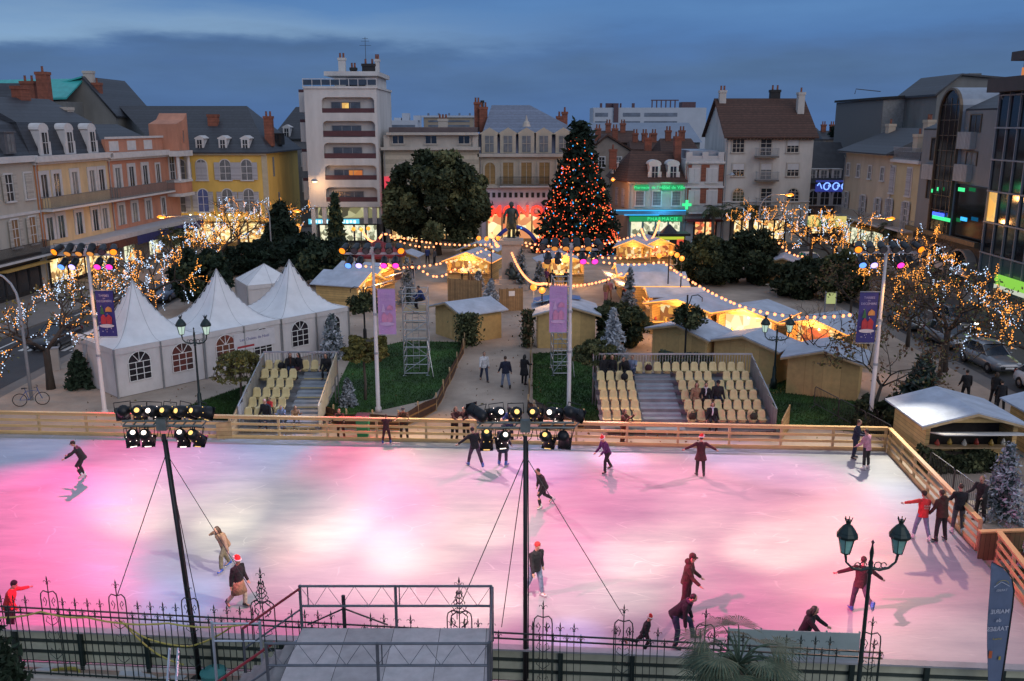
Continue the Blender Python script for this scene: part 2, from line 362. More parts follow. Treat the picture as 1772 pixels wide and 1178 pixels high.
# ---------------------------------------------------------------- the ice
def back_y(x): return 38.1 - 0.0572 * x
def front_y(x): return 20.4 - 0.07 * x
ICE = bpy.data.materials.new('rink_ice'); ICE.use_nodes = True
def ice_mat():
    nt = ICE.node_tree; N = nt.nodes; L = nt.links; b = N['Principled BSDF']
    tc = N.new('ShaderNodeTexCoord')
    mp = N.new('ShaderNodeMapping'); L.new(tc.outputs['Object'], mp.inputs[0]); mp.inputs['Scale'].default_value = (0.35, 1.3, 1); mp.inputs['Rotation'].default_value = (0, 0, R(12))
    n = N.new('ShaderNodeTexNoise'); n.inputs['Scale'].default_value = 0.8; n.inputs['Detail'].default_value = 8; n.inputs['Roughness'].default_value = 0.7; L.new(mp.outputs[0], n.inputs[0])
    r = N.new('ShaderNodeValToRGB'); L.new(n.outputs['Fac'], r.inputs[0])
    r.color_ramp.elements[0].position = 0.3; r.color_ramp.elements[0].color = (0.25, 0.268, 0.298, 1)
    r.color_ramp.elements[1].position = 0.68; r.color_ramp.elements[1].color = (0.365, 0.378, 0.392, 1)
    # skate cuts: thin bright curved scratches
    w = N.new('ShaderNodeTexNoise'); w.inputs['Scale'].default_value = 0.5; w.inputs['Detail'].default_value = 2; L.new(tc.outputs['Object'], w.inputs[0])
    av = N.new('ShaderNodeMix'); av.data_type = 'VECTOR'; av.inputs[0].default_value = 0.55; L.new(tc.outputs['Object'], av.inputs[4]); L.new(w.outputs['Color'], av.inputs[5])
    vz = N.new('ShaderNodeTexVoronoi'); vz.feature = 'DISTANCE_TO_EDGE'; vz.inputs['Scale'].default_value = 1.5; ms = N.new('ShaderNodeMapping'); ms.inputs['Scale'].default_value = (.45, 1.9, 1); ms.inputs['Rotation'].default_value = (0, 0, R(25)); L.new(av.outputs[1], ms.inputs[0]); L.new(ms.outputs[0], vz.inputs[0])
    lt = N.new('ShaderNodeMapRange'); L.new(vz.outputs['Distance'], lt.inputs[0]); lt.inputs[1].default_value = 0.0; lt.inputs[2].default_value = 0.012; lt.inputs[3].default_value = 1.0; lt.inputs[4].default_value = 0
    gate = N.new('ShaderNodeMapRange'); nb = N.new('ShaderNodeTexNoise'); nb.inputs['Scale'].default_value = 1.1; nb.inputs['Detail'].default_value = 3; L.new(tc.outputs['Object'], nb.inputs[0])
    L.new(nb.outputs['Fac'], gate.inputs[0]); gate.inputs[1].default_value = 0.46; gate.inputs[2].default_value = 0.58; gate.inputs[3].default_value = 0.06; gate.inputs[4].default_value = 0.6
    gm = N.new('ShaderNodeMath'); gm.operation = 'MULTIPLY'; L.new(lt.outputs[0], gm.inputs[0]); L.new(gate.outputs[0], gm.inputs[1])
    mx = N.new('ShaderNodeMix'); mx.data_type = 'RGBA'; L.new(gm.outputs[0], mx.inputs[0]); L.new(r.outputs[0], mx.inputs[6]); mx.inputs[7].default_value = (0.50, 0.51, 0.52, 1)
    L.new(mx.outputs[2], b.inputs['Base Color'])
    rr = N.new('ShaderNodeMapRange'); L.new(n.outputs['Fac'], rr.inputs[0]); rr.inputs[1].default_value = 0.3; rr.inputs[2].default_value = 0.7; rr.inputs[3].default_value = 0.42; rr.inputs[4].default_value = 0.62; b.inputs['Specular IOR Level'].default_value = 0.16
    L.new(rr.outputs[0], b.inputs['Roughness'])
    bp = N.new('ShaderNodeBump'); bp.inputs['Strength'].default_value = 0.25; bp.inputs['Distance'].default_value = 0.02
    mp2 = N.new('ShaderNodeMapping'); L.new(tc.outputs['Object'], mp2.inputs[0]); mp2.inputs['Scale'].default_value = (1.2, 6, 1)
    n3 = N.new('ShaderNodeTexNoise'); n3.inputs['Scale'].default_value = 2.0; n3.inputs['Detail'].default_value = 6; L.new(mp2.outputs[0], n3.inputs[0])
    L.new(n3.outputs['Fac'], bp.inputs['Height']); L.new(bp.outputs[0], b.inputs['Normal'])
ice_mat()
ICE_Z = 0.06
BR = Vector((16.4, back_y(16.4), 0)); MR = G(1690, 960); FR = Vector((14.75, front_y(14.75), 0))
slab('ice_rink', [(-40, back_y(-40)), (BR.x, BR.y), (MR.x, MR.y), (FR.x, FR.y), (-40, front_y(-40))], 0.004, ICE_Z, ICE)

# ---------------------------------------------------------------- timber barriers round the rink
def rail_fence(name, label, a, b, n_rails=4, h=1.12, posts=14, inset=0.0, mats=(None, None), rail_h=0.115, grp=None, kick=True):
    a = Vector(a); b = Vector(b); d = (b - a).xy; Lg = d.length; ang = math.atan2(d.y, d.x)
    t = thing(name, label, 'barrier', (a.x, a.y, 0), ang, grp)
    wm, pm = mats[0] or WOOD, mats[1] or WOODP
    for i in range(n_rails):
        z = 0.12 + (h - 0.12 - rail_h) * i / (n_rails - 1)
        MB().box(0, -0.035 + random.uniform(-.006, .006), z, Lg, 0.0, z + rail_h).build('rail', wm, t)
    MB().box(0, -0.09, h + 0.003, Lg, 0.09, h + 0.05).build('cap_rail', wm, t)
    if kick: MB().box(0, -0.034, 0.0, Lg, -0.003, 0.11).build('kick_board', WOODP, t)
    pme = MB().box(-0.05, 0.003, 0, 0.05, 0.10, h).mesh('post', pm)
    for i in range(posts):
        link('post', pme, t, (Lg * (i + 0.02) / (posts - 0.96), 0, 0))
    return t
rail_fence('timber_barrier', 'long pine rail barrier along the far side of the ice, in front of the stands', (-40, back_y(-40) + 0.05, 0), (BR.x + 0.05, BR.y + 0.05, 0), posts=26)
rail_fence('timber_barrier', 'pine rail barrier running down the right side of the ice to the gap', (BR.x + 0.1, BR.y, 0), (MR.x + 0.12, MR.y + 0.3, 0), posts=7)
p1 = G(1716, 975); p2 = G(1790, 1100)
rail_fence('timber_barrier', 'pine rail barrier beyond the gap beside the feather flag', (p1.x + 0.1, p1.y, 0), (p2.x, p2.y - 2, 0), posts=6)
p0 = G(1684, 975); p1 = G(1775, 985)
BROWN = M('brown_board', (0.16, 0.095, 0.045), 0.75, 0.3, 2)
t = thing('board_fence', 'dark brown close boarded fence behind the gap in the right barrier', 'fence', (p0.x + 0.25, p0.y + 0.2, 0), R(4))
MB().box(0, 0, 0, 3.2, 0.06, 1.0).build('boarding', striped('brown_boards', (0.16, 0.095, 0.045), (0.03, 0.02, 0.01), 6, 'X'), t)
MB().box(-0.05, -0.06, 1.003, 3.25, 0.12, 1.06).build('cap_rail', WOOD, t)
# near side: dark slatted boards on the rink's front edge, striped cream and dark green
CREAM = M('cream_board', (0.42, 0.44, 0.33), 0.7, 0.2, 1.5)
DKG = M('dark_green_board', (0.03, 0.045, 0.038), 0.7, 0.3, 1.5)
fa = Vector((-26, front_y(-26) - 0.1, 0)); fb = Vector((16, front_y(16) - 0.1, 0))
d = (fb - fa); ang = math.atan2(d.y, d.x); Lg = d.length
t = thing('front_barrier', 'cream and dark slatted barrier along the near side of the ice', 'barrier', fa, ang)
for i, z in enumerate((0.18, 0.50, 0.82)):
    MB().box(0, 0, z, Lg, 0.03, z + 0.2).build('rail', CREAM, t)
MB().box(0, -0.14, 1.09, Lg, 0.10, 1.14).build('cap_rail', GREYP, t)
MB().box(0, -0.10, 0.02, Lg, -0.04, 0.12).build('kick_board', WHITEP, t)
MB().box(0, 0.035, 0.13, Lg, 0.06, 1.085).build('backing_board', DKG, t)
pme = MB().box(-0.06, -0.10, 0.0, 0.06, -0.003, 1.08).mesh('post', DGREEN)
for i in range(24): link('post', pme, t, (0.3 + i * 1.8, 0, 0))
# ================================================================ BUILDINGS ROUND THE SQUARE
def hit(px, py, a, b):
    a = Vector((a[0], a[1])); b = Vector((b[0], b[1])); n = Vector((b.y-a.y, a.x-b.x))
    d = ray(px, py); t = n.dot(a) / n.dot(d.xy)
    return Vector((d.x*t, d.y*t, CAM_H + d.z*t))
GLASS = M('window_glass_dark', (0.022, 0.028, 0.036), 0.12, 0.5, 0.7, spec=0.8)
GLASS2 = M('window_glass_curtain', (0.16, 0.17, 0.18), 0.25, 0.35, 1.5)
GLIT = EMN('lit_room_yellow', [(1.0, .62, .16), (1.0, .50, .10), (.8, .45, .12)], 0.9, 0.8, False)
GORANGE = EMN('lit_room_orange', [(1.0, .33, .06), (.9, .25, .05), (.6, .2, .08)], 0.55, 0.8, False)
SHOP = EMN('lit_shop_window', [(1.0, .74, .34), (.95, .60, .20), (.30, .16, .06), (1.0, .86, .55), (.55, .30, .10)], 1.3, 3.0, True, (1, 1, .8))
SHOPW = EMN('lit_shop_pale', [(.95, .92, .62), (.75, .80, .55), (.20, .20, .12), (1.0, .95, .70), (.40, .42, .28)], 1.0, 3.0, True, (1, 1, .7))
SHOPR = EMN('lit_shop_red', [(1.0, .55, .18), (1.0, .20, .08), (.30, .08, .04), (1.0, .70, .30)], 1.1, 2.6, True)
SLATE = striped('slate_roof', (0.040, 0.045, 0.056), (0.027, 0.030, 0.038), 3.2, 'Z', 0.55, 0.25, duty=0.2)
SLATEL = striped('slate_roof_pale', (0.15, 0.18, 0.25), (0.12, 0.14, 0.20), 3.2, 'Z', 0.5, 0.2, duty=0.2)
TILE = striped('tile_roof_brown', (0.085, 0.040, 0.028), (0.045, 0.022, 0.016), 3.6, 'Z', 0.85, 0.35, duty=0.25)
BRICK = striped('brick_red', (0.26, 0.085, 0.05), (0.17, 0.075, 0.055), 8, 'Z', 0.85, 0.3, duty=0.2)
POT = M('chimney_pot', (0.22, 0.08, 0.05), 0.8, 0.3, 4)
STONE = M('pale_stone', (0.46, 0.42, 0.37), 0.85, 0.18, 0.6, 0.15, stretch=(1, 1, 0.45))
TRIM = M('white_trim', (0.56, 0.55, 0.55), 0.7, 0.12, 1.5)
SHUT = striped('shutter_grey', (0.42, 0.42, 0.45), (0.28, 0.28, 0.31), 9, 'Z', 0.6, 0.1, duty=0.3)
IRON = M('balcony_iron', (0.025, 0.027, 0.03), 0.5, 0.2, 5)
DARK = M('dark_recess', (0.02, 0.02, 0.022), 0.8, 0.3, 2)
ZINC = M('zinc_sheet', (0.30, 0.34, 0.40), 0.45, 0.15, 1.2, metal=0.3)

_wc = {}
class Bld:
    def __init__(s, name, label, a, b, cat='building'):
        s.a = Vector((a[0], a[1], 0)); s.b = Vector((b[0], b[1], 0)); d = s.b - s.a
        s.L = d.length; s.ang = math.atan2(d.y, d.x); s.dir = d.normalized()
        s.o = thing(name, label, cat, s.a, s.ang)
    def uv(s, px, py):
        p = hit(px, py, s.a, s.b); return ((p - s.a).xy.dot(s.dir.xy), p.z)
    def z(s, px, py): return s.uv(px, py)[1]
    def u(s, px, py): return s.uv(px, py)[0]
    def box(s, name, mat, x0, y0, z0, x1, y1, z1, parent=None, label=None):
        o = MB().box(x0, y0, z0, x1, y1, z1).build(name, mat, parent or s.o)
        if label: o['label'] = label
        return o
    def wall(s, mat, z1, depth=10, x0=0, x1=None, z0=0, name='wall'):
        if name == 'wall' and z1 > 6: MB().tube([(x0+.18,-.09,.1),(x0+.18,-.09,z1-.7),(x0+.18,-.3,z1-.3)], .055, 6).build('drainpipe', GREYP, s.o)
        return s.box(name, mat, x0, 0, z0, s.L if x1 is None else x1, depth, z1)
    def band(s, mat, z, h=0.3, out=0.25, x0=0, x1=None, name='cornice'):
        return s.box(name, mat, x0 - out*0.4, -out, z, (s.L if x1 is None else x1) + out*0.4, -0.003, z + h)
    def win(s, u, z0, w, h, pane=None, trim=None, shut=None, arch=False, mx=1, mz=2, sill=True, tw=0.14, shmat=None, label=None, y=0, name='window'):
        pane = pane or random.choice((GLASS, GLASS, GLASS2)); trim = trim or TRIM
        key = (round(w, 2), round(h, 2), trim.name, arch, mx, mz, sill, tw)
        if key not in _wc:
            m = MB(); o = 0.10
            if arch:
                n = 8; r = w/2; zc = h - r
                out = [(-w/2-tw, 0), (-w/2-tw, zc)] + [((r+tw)*-math.cos(PI*i/n), zc+(r+tw)*math.sin(PI*i/n)) for i in range(1, n)] + [(w/2+tw, zc), (w/2+tw, 0)]
                inn = [(-w/2, 0), (-w/2, zc)] + [(r*-math.cos(PI*i/n), zc+r*math.sin(PI*i/n)) for i in range(1, n)] + [(w/2, zc), (w/2, 0)]
                for i in range(len(out)-1):
                    m.yprism([out[i], inn[i], inn[i+1], out[i+1]], -o, -0.004)
                P = MB().yprism(inn, -0.03, -0.005)
            else:
                m.box(-w/2-tw, -o, 0, -w/2, -.004, h+tw); m.box(w/2, -o, 0, w/2+tw, -.004, h+tw); m.box(-w/2, -o, h, w/2, -.004, h+tw)
                P = MB().box(-w/2, -.03, 0, w/2, -.005, h)
            if sill: m.box(-w/2-tw-.06, -o-.08, -.14, w/2+tw+.06, -.004, -.002)
            for i in range(mx):
                x = -w/2 + w*(i+1)/(mx+1); m.box(x-.035, -.055, 0, x+.035, -.031, h - (0.05 if not arch else w*0.06))
            for i in range(mz):
                z = h*(i+1)/(mz+1); m.box(-w/2+.001, -.053, z-.03, w/2-.001, -.031, z+.03)
            _wc[key] = (m.mesh(name, trim), P)
        me, P = _wc[key]
        o = link(name, me, s.o, (u, y, z0))
        pk = key + (pane.name,)
        if pk not in _wc: _wc[pk] = P.mesh('pane', pane)
        link('pane', _wc[pk], o)
        if shut:
            sm = shmat or SHUT; sw = w*0.5; hh = h - (w*0.25 if arch else 0)
            k2 = (round(sw, 2), round(hh, 2), sm.name, shut)
            if k2 not in _wc: _wc[k2] = MB().box(0, -.165, 0.02, sw-.02, -.115, hh).mesh('shutter', sm)
            if shut == 'open': xs = (-w/2-sw-.02, w/2+.04)
            else: xs = (-sw+.01, .012)
            for x in xs: link('shutter', _wc[k2], o, (x, 0, 0))
        if label: o['label'] = label
        return o
    def railing(s, x0, x1, z, h=0.95, y=-0.8, name='balcony', mat=None, slab=0.18, smat=None, step=0.16, back=-.004):
        o = s.box(name, smat or TRIM, x0, y, z - slab, x1, back, z)
        m = MB(); n = max(2, int((x1-x0)/step))
        for i in range(n+1):
            x = x0+.04+(x1-x0-.08)*i/n; m.box(x-.018, y+.05, z+.004, x+.018, y+.08, z+h-.05)
        m.box(x0, y+.04, z+h-.05, x1, y+.09, z+h); m.box(x0, y+.045, z+.08, x1, y+.085, z+.12)
        for x in (x0+.03, x1-.06):
            m.box(x, y+.1, z+h-.05, x+.03, back, z+h); m.box(x, y+.1, z+.1, x+.03, back, z+.14)
            for k in range(3): yy = y+.1+(back-y-.15)*(k+1)/4; m.box(x, yy, z+.14, x+.03, yy+.03, z+h-.05)
        m.build('railing', mat or IRON, o); return o
    def hip(s, name, mat, z0, zr, depth, x0=-0.4, x1=None, i0=3.0, i1=3.0, ov=0.4, y0=None, parent=None):
        x1 = s.L + 0.4 if x1 is None else x1; y0 = -ov if y0 is None else y0; y1 = depth + ov; ym = (y0+y1)/2
        m = MB().add([(x0,y0,z0),(x1,y0,z0),(x1,y1,z0),(x0,y1,z0),(x0+i0,ym,zr),(x1-i1,ym,zr),(x0,y0,z0-.15),(x1,y0,z0-.15),(x1,y1,z0-.15),(x0,y1,z0-.15)],
            [(0,1,5,4),(1,2,5),(2,3,4,5),(3,0,4),(6,7,1,0),(7,8,2,1),(8,9,3,2),(9,6,0,3),(9,8,7,6)])
        return m.build(name, mat, parent or s.o)
    def mansard(s, mat, z0, z1, inset, depth, x0=0, x1=None, name='mansard_roof'):
        x1 = s.L if x1 is None else x1
        return MB().add([(x0,0.05,z0),(x1,0.05,z0),(x1,depth,z0),(x0,depth,z0),(x0,inset,z1),(x1,inset,z1),(x1,depth-inset,z1),(x0,depth-inset,z1)],
            [(0,1,5,4),(1,2,6,5),(2,3,7,6),(3,0,4,7),(4,5,6,7),(3,2,1,0)]).build(name, mat, s.o)
    def chimney(s, x, y, z0, z1, w=0.8, d=0.6, mat=None, pots=2, parent=None):
        o = MB().box(x-w/2, y-d/2, z0, x+w/2, y+d/2, z1).box(x-w/2-.07, y-d/2-.07, z1-.25, x+w/2+.07, y+d/2+.07, z1+.05).build('chimney', mat or BRICK, parent or s.o)
        m = MB()
        for i in range(pots): m.lathe([(.13,0),(.11,.5),(.14,.55)], 8, (x-w/2+w*(i+.5)/pots, y, z1+.054))
        if pots: m.build('chimney_pot', POT, o)
        return o
    def dormer(s, u, z0, w, h, depth=1.6, y=-0.05, trim=None, pane=None, roof=None, style='gable', parent=None):
        trim = trim or TRIM; r = roof or SLATE
        if style == 'gable':
            m = MB().yprism([(-w/2,0),(-w/2,h),(-w*.62,h),(-w*.62,h+.1),(0,h+.42*w),(w*.62,h+.1),(w*.62,h),(w/2,h),(w/2,0)], 0, depth)
        elif style == 'arch':
            m = MB().yprism([(-w/2,0),(-w/2,h)] + [(-w*.6*math.cos(PI*i/8), h+.1+w*.42*math.sin(PI*i/8)) for i in range(9)] + [(w/2,h),(w/2,0)], 0, depth)
            m.box(-w/2-.16, -.02, 0, -w/2-.002, .2, h*.55); m.box(w/2+.002, -.02, 0, w/2+.16, .2, h*.55)
        else:
            m = MB().box(-w/2, 0, 0, w/2, depth, h); m.box(-w/2-.1, -.1, h+.003, w/2+.1, depth, h+.1)
        o = m.build('dormer', trim, parent or s.o, loc=(u, y, z0))
        MB().box(-w*.27, -.05, .12, w*.27, -.004, h*.92).build('pane', pane or GLASS, o)
        MB().box(-.03, -.075, .12, .03, -.052, h*.92).box(-w*.27, -.075, h*.5, -.035, -.052, h*.5+.05).box(.035, -.075, h*.5, w*.27, -.052, h*.5+.05).build('glazing_bar', trim, o)
        return o
    def shop(s, x0, x1, z0, z1, mat, bays=3, frame=None, name='shopfront', pil=0.22):
        fm = frame or DARK
        m = MB(); n = bays
        m.box(x0, -.12, z1, x1, -.004, z1+.16)
        for i in range(n+1):
            x = x0+(x1-x0-pil)*i/n; m.box(x, -.10, z0, x+pil, -.004, z1-.002)
        m.box(x0+pil+.002, -.09, z0, x1-pil-.002, -.06, z0+.35)
        o = m.build(name, fm, s.o)
        MB().box(x0+.05, -.055, z0+.01, x1-.05, -.006, z1-.01).build('pane', mat, o)
        return o

def LP(Y): return (-38.5 - (107 - Y) * 0.0733, Y)
LA, LB = LP(50), LP(110)

# --- pale corner building, far left
cream = M('render_cream', (0.43, 0.40, 0.35), 0.85, 0.14, 0.7, stretch=(1, 1, .4))
h1 = hit(62, 330, LA, LB)
B = Bld('corner_building', 'pale cream building at the left edge of the square with a dark iron balcony', LP(60), h1)
zE = B.z(30, 270)
B.wall(cream, zE - 0.02, 11)
B.band(TRIM, zE - 0.5, 0.5, 0.45); B.band(TRIM, B.z(40, 372), 0.22, 0.12, name='string_course')
zu0, zu1 = B.z(15, 348), B.z(15, 302); zl0, zl1 = B.z(26, 428), B.z(26, 380)
for px, sh in ((-28, 'open'), (15, 'open'), (49, 'closed')):
    u = B.u(px, 325); B.win(u, zu0, 0.95, zu1 - zu0, shut=sh, shmat=striped('shutter_cream', (.44,.42,.38), (.30,.28,.26), 9, 'Z', .6, .1, duty=.3))
for px, pn in ((-20, None), (26, GLASS), (57, GLASS)):
    B.win(B.u(px, 403), zl0, 0.9, zl1 - zl0, pane=M('ochre_blind', (.24,.13,.06), .8, .2, 3), shut='open', shmat=_mats['shutter_cream'])
zb = B.z(30, 447)
B.railing(0.5, B.L - 0.3, zb, 1.15, -0.95, step=0.13)
B.shop(B.L - 7.5, B.L - 0.8, 0.1, 2.6, GLASS, 4)
zs = B.z(62, 478)
sg = B.box('sign', M('sign_black', (.02, .02, .025), .4, .2, 3), B.L - 7.2, -.45, 2.85, B.L - 1.0, -.12, 3.5)
m = MB()
for i in range(6): m.ball((B.L - 6.4 + i*0.95, -.5, 3.2), .11, 6, 4)
m.build('bulb', EM('sign_bulb_white', (1, .72, .4), 3, False), sg)
B.box('awning', M('awning_gold', (.42, .26, .07), .7, .2, 2), B.L - 7.2, -1.3, 2.62, B.L - 0.9, -.46, 2.72)
B.mansard(SLATE, zE, zE + 2.5, 1.3, 11); B.hip('roof', SLATE, zE + 2.52, zE + 4.3, 8.4, 0, B.L, 1.5, 1.5, 0, y0=1.3)
B.dormer(B.u(17, 250), zE + 0.2, 1.35, 1.7, style='flat', trim=M('dormer_lead', (.10,.105,.12), .6, .2, 2), pane=GLASS2)
B.chimney(B.L - 0.6, 4.5, zE + 2, zE + 5.0, .8, 1.1, pots=2)

# --- yellow and white mansard house
h2 = hit(187, 300, LA, LB)
yel = M('render_ochre', (0.57, 0.43, 0.25), 0.85, 0.2, 0.8, stretch=(1, 1, .3))
B = Bld('terraced_house', 'ochre house with white window surrounds, three white dormers and a slate mansard', h1, h2)
zE = B.z(125, 270)
B.wall(yel, zE - .02, 11)
B.box('corner_pier', M('render_orange', (.42,.17,.07), .85, .15, .8), 0.02, -.08, 3.4, .6, -.004, zE - .55)
B.band(TRIM, zE - 0.55, 0.22, 0.25); B.band(TRIM, zE - 0.32, 0.5, 0.6)
zu0, zu1 = B.z(76, 343), B.z(76, 302); zl0, zl1 = B.z(86, 416), B.z(86, 376)
ground_trim = M('white_surround', (0.50, 0.49, 0.50), .7, .12, 1.5)
for px in (76.4, 98.5, 130, 160.3, 176.6): B.win(B.u(px, 322), zu0, 0.92, zu1 - zu0, trim=ground_trim, tw=.34, sill=False, mz=0)
for px in (86, 106, 138, 166.4, 183.5): B.win(B.u(px, 396), zl0, 0.92, zl1 - zl0, trim=ground_trim, tw=.34, sill=False, mz=0, pane=random.choice([GLASS, GLASS2]))
zbal = B.z(75, 362)
B.railing(.3, B.L - .02, zbal, 1.1, -1.1, mat=M('iron_grey', (.12,.13,.14), .5, .2, 4))
B.mansard(SLATE, zE + .2, zE + 3.0, 1.0, 11)
B.hip('roof', SLATE, zE + 3.02, zE + 5.2, 9, 0, B.L, 0.3, 0.3, 0, y0=1.0)
for px in (77, 120.5, 160): B.dormer(B.u(px, 248), zE + .2, 1.3, 2.1, trim=TRIM, style='arch')
B.chimney(B.u(46, 200), 5.2, zE + 3, B.z(52, 170) + .9, 1.5, .9, pots=0)
B.chimney(B.u(130, 190), 5.0, zE + 3, zE + 6.2, 1.5, .9, pots=0)
B.chimney(B.u(84, 150), 6.4, zE + 3.5, zE + 7.8, 2.0, 1.1, pots=2)
B.chimney(B.L - .5, 3.5, zE + 2, zE + 4.4, 1.0, 1.4, mat=STONE, pots=0)
can_z = B.z(88, 430)
B.box('awning', M('awning_grey', (.40, .42, .46), .6, .12, 2), -.4, -2.4, 3.3, B.L + .0, -.005, 3.75)
B.box('awning_valance', M('awning_brown', (.09, .035, .025), .8, .2, 2), -.4, -2.35, 2.55, B.L, -2.28, 3.29)
B.shop(0.4, B.L - .2, .1, 2.5, SHOP, 4)

# --- coral house with corner turret
h3 = hit(307, 290, LA, LB)
coral = M('render_coral', (0.47, 0.215, 0.14), 0.85, 0.2, 0.8, stretch=(1, 1, .3))
B = Bld('turret_house', 'coral red house with white trim, long balcony and a square corner turret', h2, h3)
zE = B.z(230, 266)
B.wall(coral, zE - .02, 11)
B.band(TRIM, zE - .55, .22, .25); B.band(TRIM, zE - .32, .55, .6)
zp = zE + 1.75
B.box('parapet', coral, 0.02, 0.0, zE + .24, B.L - 3.2, .35, zp - .2); B.band(TRIM, zp - .19, .22, .12, 0.02, B.L - 3.2, name='coping')
for i in range(3):
    x = 1.6 + i * (B.L - 6.2)/2.6; B.box('parapet_panel', TRIM, x - .9, -.06, zE + .4, x + .9, -.004, zE + 1.35)
for px in (204, 228, 251.7): B.win(B.u(px, 310), zu0, 1.0, zu1 - zu0, trim=ground_trim, tw=.36, sill=False, mz=0)
for px in (210, 233.5, 257.5): B.win(B.u(px, 370), zl0, 1.0, zl1 - zl0, trim=ground_trim, tw=.30, sill=False, mz=0, pane=GLASS2)
B.win(B.u(273, 300), zu0, .8, zu1 - zu0, trim=ground_trim, tw=.2, sill=False, mz=0); B.win(B.u(282, 352), zl0, .8, zl1 - zl0, trim=ground_trim, tw=.2, sill=False, mz=0)
B.railing(0.01, B.L - 3.4, zbal, 1.1, -1.1, mat=_mats['iron_grey'])
xb = B.L - 3.0
bay = B.box('corner_bay', coral, xb, -1.6, zbal - .4, B.L, -.006, zbal + .8)
B.box('bay_slab', TRIM, xb - .15, -1.75, zbal - .75, B.L + .15, -.006, zbal - .41, bay); B.box('bay_sill', TRIM, xb - .1, -1.7, zbal + .81, B.L + .1, -.006, zbal + 1.05, bay)
for x in (xb + .15, B.L - .15):
    MB().lathe([(.26,0),(.2,.2),(.19,3.0),(.26,3.2)], 10, (x, -1.4, zbal + 1.06)).build('column', TRIM, bay)
B.win(xb + 1.5, zbal + 1.1, 1.2, 2.6, trim=ground_trim, tw=.2, sill=False)
B.box('bay_cornice', TRIM, xb - .25, -1.85, zE - .5, B.L + .25, -.61, zE + .1, bay)
tz = zE + .12
tur = MB().box(xb + .1, -1.6, tz, B.L, 1.6, tz + 2.6).yprism([(xb + .1, tz + 2.6), (xb + .1, tz + 2.9), (B.L - .9, tz + 3.4), (B.L, tz + 4.1), (B.L, tz + 2.6)], -1.6, 1.6).build('turret', coral, B.o)
B.win(xb + 1.55, tz + .9, .38, 1.3, trim=coral, tw=.08, arch=True, sill=False, mx=0, mz=0, y=-1.6)
B.box('awning', _mats['awning_grey'], 0.01, -2.4, 3.3, B.L + .6, -.005, 3.75)
B.box('awning_valance', M('awning_navy', (.03, .035, .15), .8, .2, 2), .01, -2.35, 2.4, B.L + .6, -2.28, 3.29)
B.box('lower_wall', M('render_grey', (.36,.35,.34), .85, .12, 1), .02, -.06, .05, B.L, -.005, 3.2)
for i in range(3): B.win(2.4 + i*5.5, .4, 2.2, 2.3, pane=SHOPW, trim=TRIM, mx=2, mz=1, y=-.062, name='shop_window')
B.hip('roof', SLATE, zE + .3, zE + 3.0, 10, 0.2, B.L - .2, 0.5, 3, -.5)

# --- tall grey gabled house with turquoise roof, behind the left row
Yb = 112
g0, g1 = AT(112, 260, Yb), AT(206, 260, Yb)
B = Bld('gabled_house', 'tall grey gabled house with a turquoise roof rising behind the left row', (g0.x, Yb), (g1.x, Yb))
ze = AT(204, 203, Yb).z; zr = AT(145, 136, Yb).z; ur = B.u(145, 150)
greyw = M('cement_grey', (.17, .175, .17), .9, .2, .5, stretch=(1, 1, .4))
MB().yprism([(-4, 0), (B.L, 0), (B.L, ze), (ur, zr), (-4, zr - 3.2)], 0, 12).build('wall', greyw, B.o)
TQ = M('roof_turquoise', (.04,.36,.34), .5, .2, 1)
MB().add([(-7, -4.5, zr - 2.6), (ur - .1, -4.5, zr - 2.3), (ur - .1, .5, zr + .05), (-7, .5, zr - .1), (-7, -4.5, zr - 2.8), (ur - .1, -4.5, zr - 2.5), (ur - .1, .5, zr - .15), (-7, .5, zr - .3)], [(0,1,2,3),(7,6,5,4),(0,4,5,1),(1,5,6,2)]).build('front_roof', TQ, B.o)
MB().box(-6.9, -4.3, 0, ur - .3, -.003, zr - 2.75).build('front_wall', greyw, B.o)
MB().add([(ur, -.3, zr + .12), (ur, 12, zr + .12), (-6, 12, zr - 2.4), (-6, -.3, zr - 2.4), (ur, -.3, zr + .3), (ur, 12, zr + .3), (-6, 12, zr - 2.2), (-6, -.3, zr - 2.2)],
         [(0,1,2,3),(4,7,6,5),(0,3,7,4),(1,5,6,2),(0,4,5,1),(3,2,6,7)]).build('roof', TQ, B.o)
MB().add([(ur, -.3, zr + .12), (B.L + .3, -.3, ze), (B.L + .3, 12, ze), (ur, 12, zr + .12), (ur, -.3, zr + .3), (B.L + .3, -.3, ze + .2), (B.L + .3, 12, ze + .2), (ur, 12, zr + .3)],
         [(3,2,1,0),(4,5,6,7),(0,1,5,4),(1,2,6,5),(2,3,7,6)]).build('roof', SLATE, B.o)
B.chimney(ur + .3, 1, zr - .5, zr + .9, 1.1, .8, STONE, 0); B.chimney(B.u(163, 160), 1, ze + 1, AT(163, 143, Yb).z, .9, .8, BRICK, 1)
Yb = 92
g0, g1 = AT(-60, 260, Yb), AT(64, 260, Yb)
B = Bld('rear_house', 'dark slate roofed house with skylights behind the far left row', (g0.x - 2, Yb), (g1.x, Yb))
B.wall(greyw, 12.5, 9); B.hip('roof', SLATE, 12.52, AT(30, 140, Yb).z, 9, i0=1, i1=2.5)
sk = MB().cbox((B.L*.62, 1.2, 14.6), (1.0, 1.4, .08), Matrix.Rotation(R(42), 3, 'X')).build('skylight', GLASS2, B.o)
B.chimney(B.u(50, 150), 3, 14, AT(50, 122, Yb).z, 1.1, .9, BRICK, 1); B.chimney(B.u(18, 150), 3.6, 14.5, AT(18, 138, Yb).z, 1.4, .9, BRICK, 2)

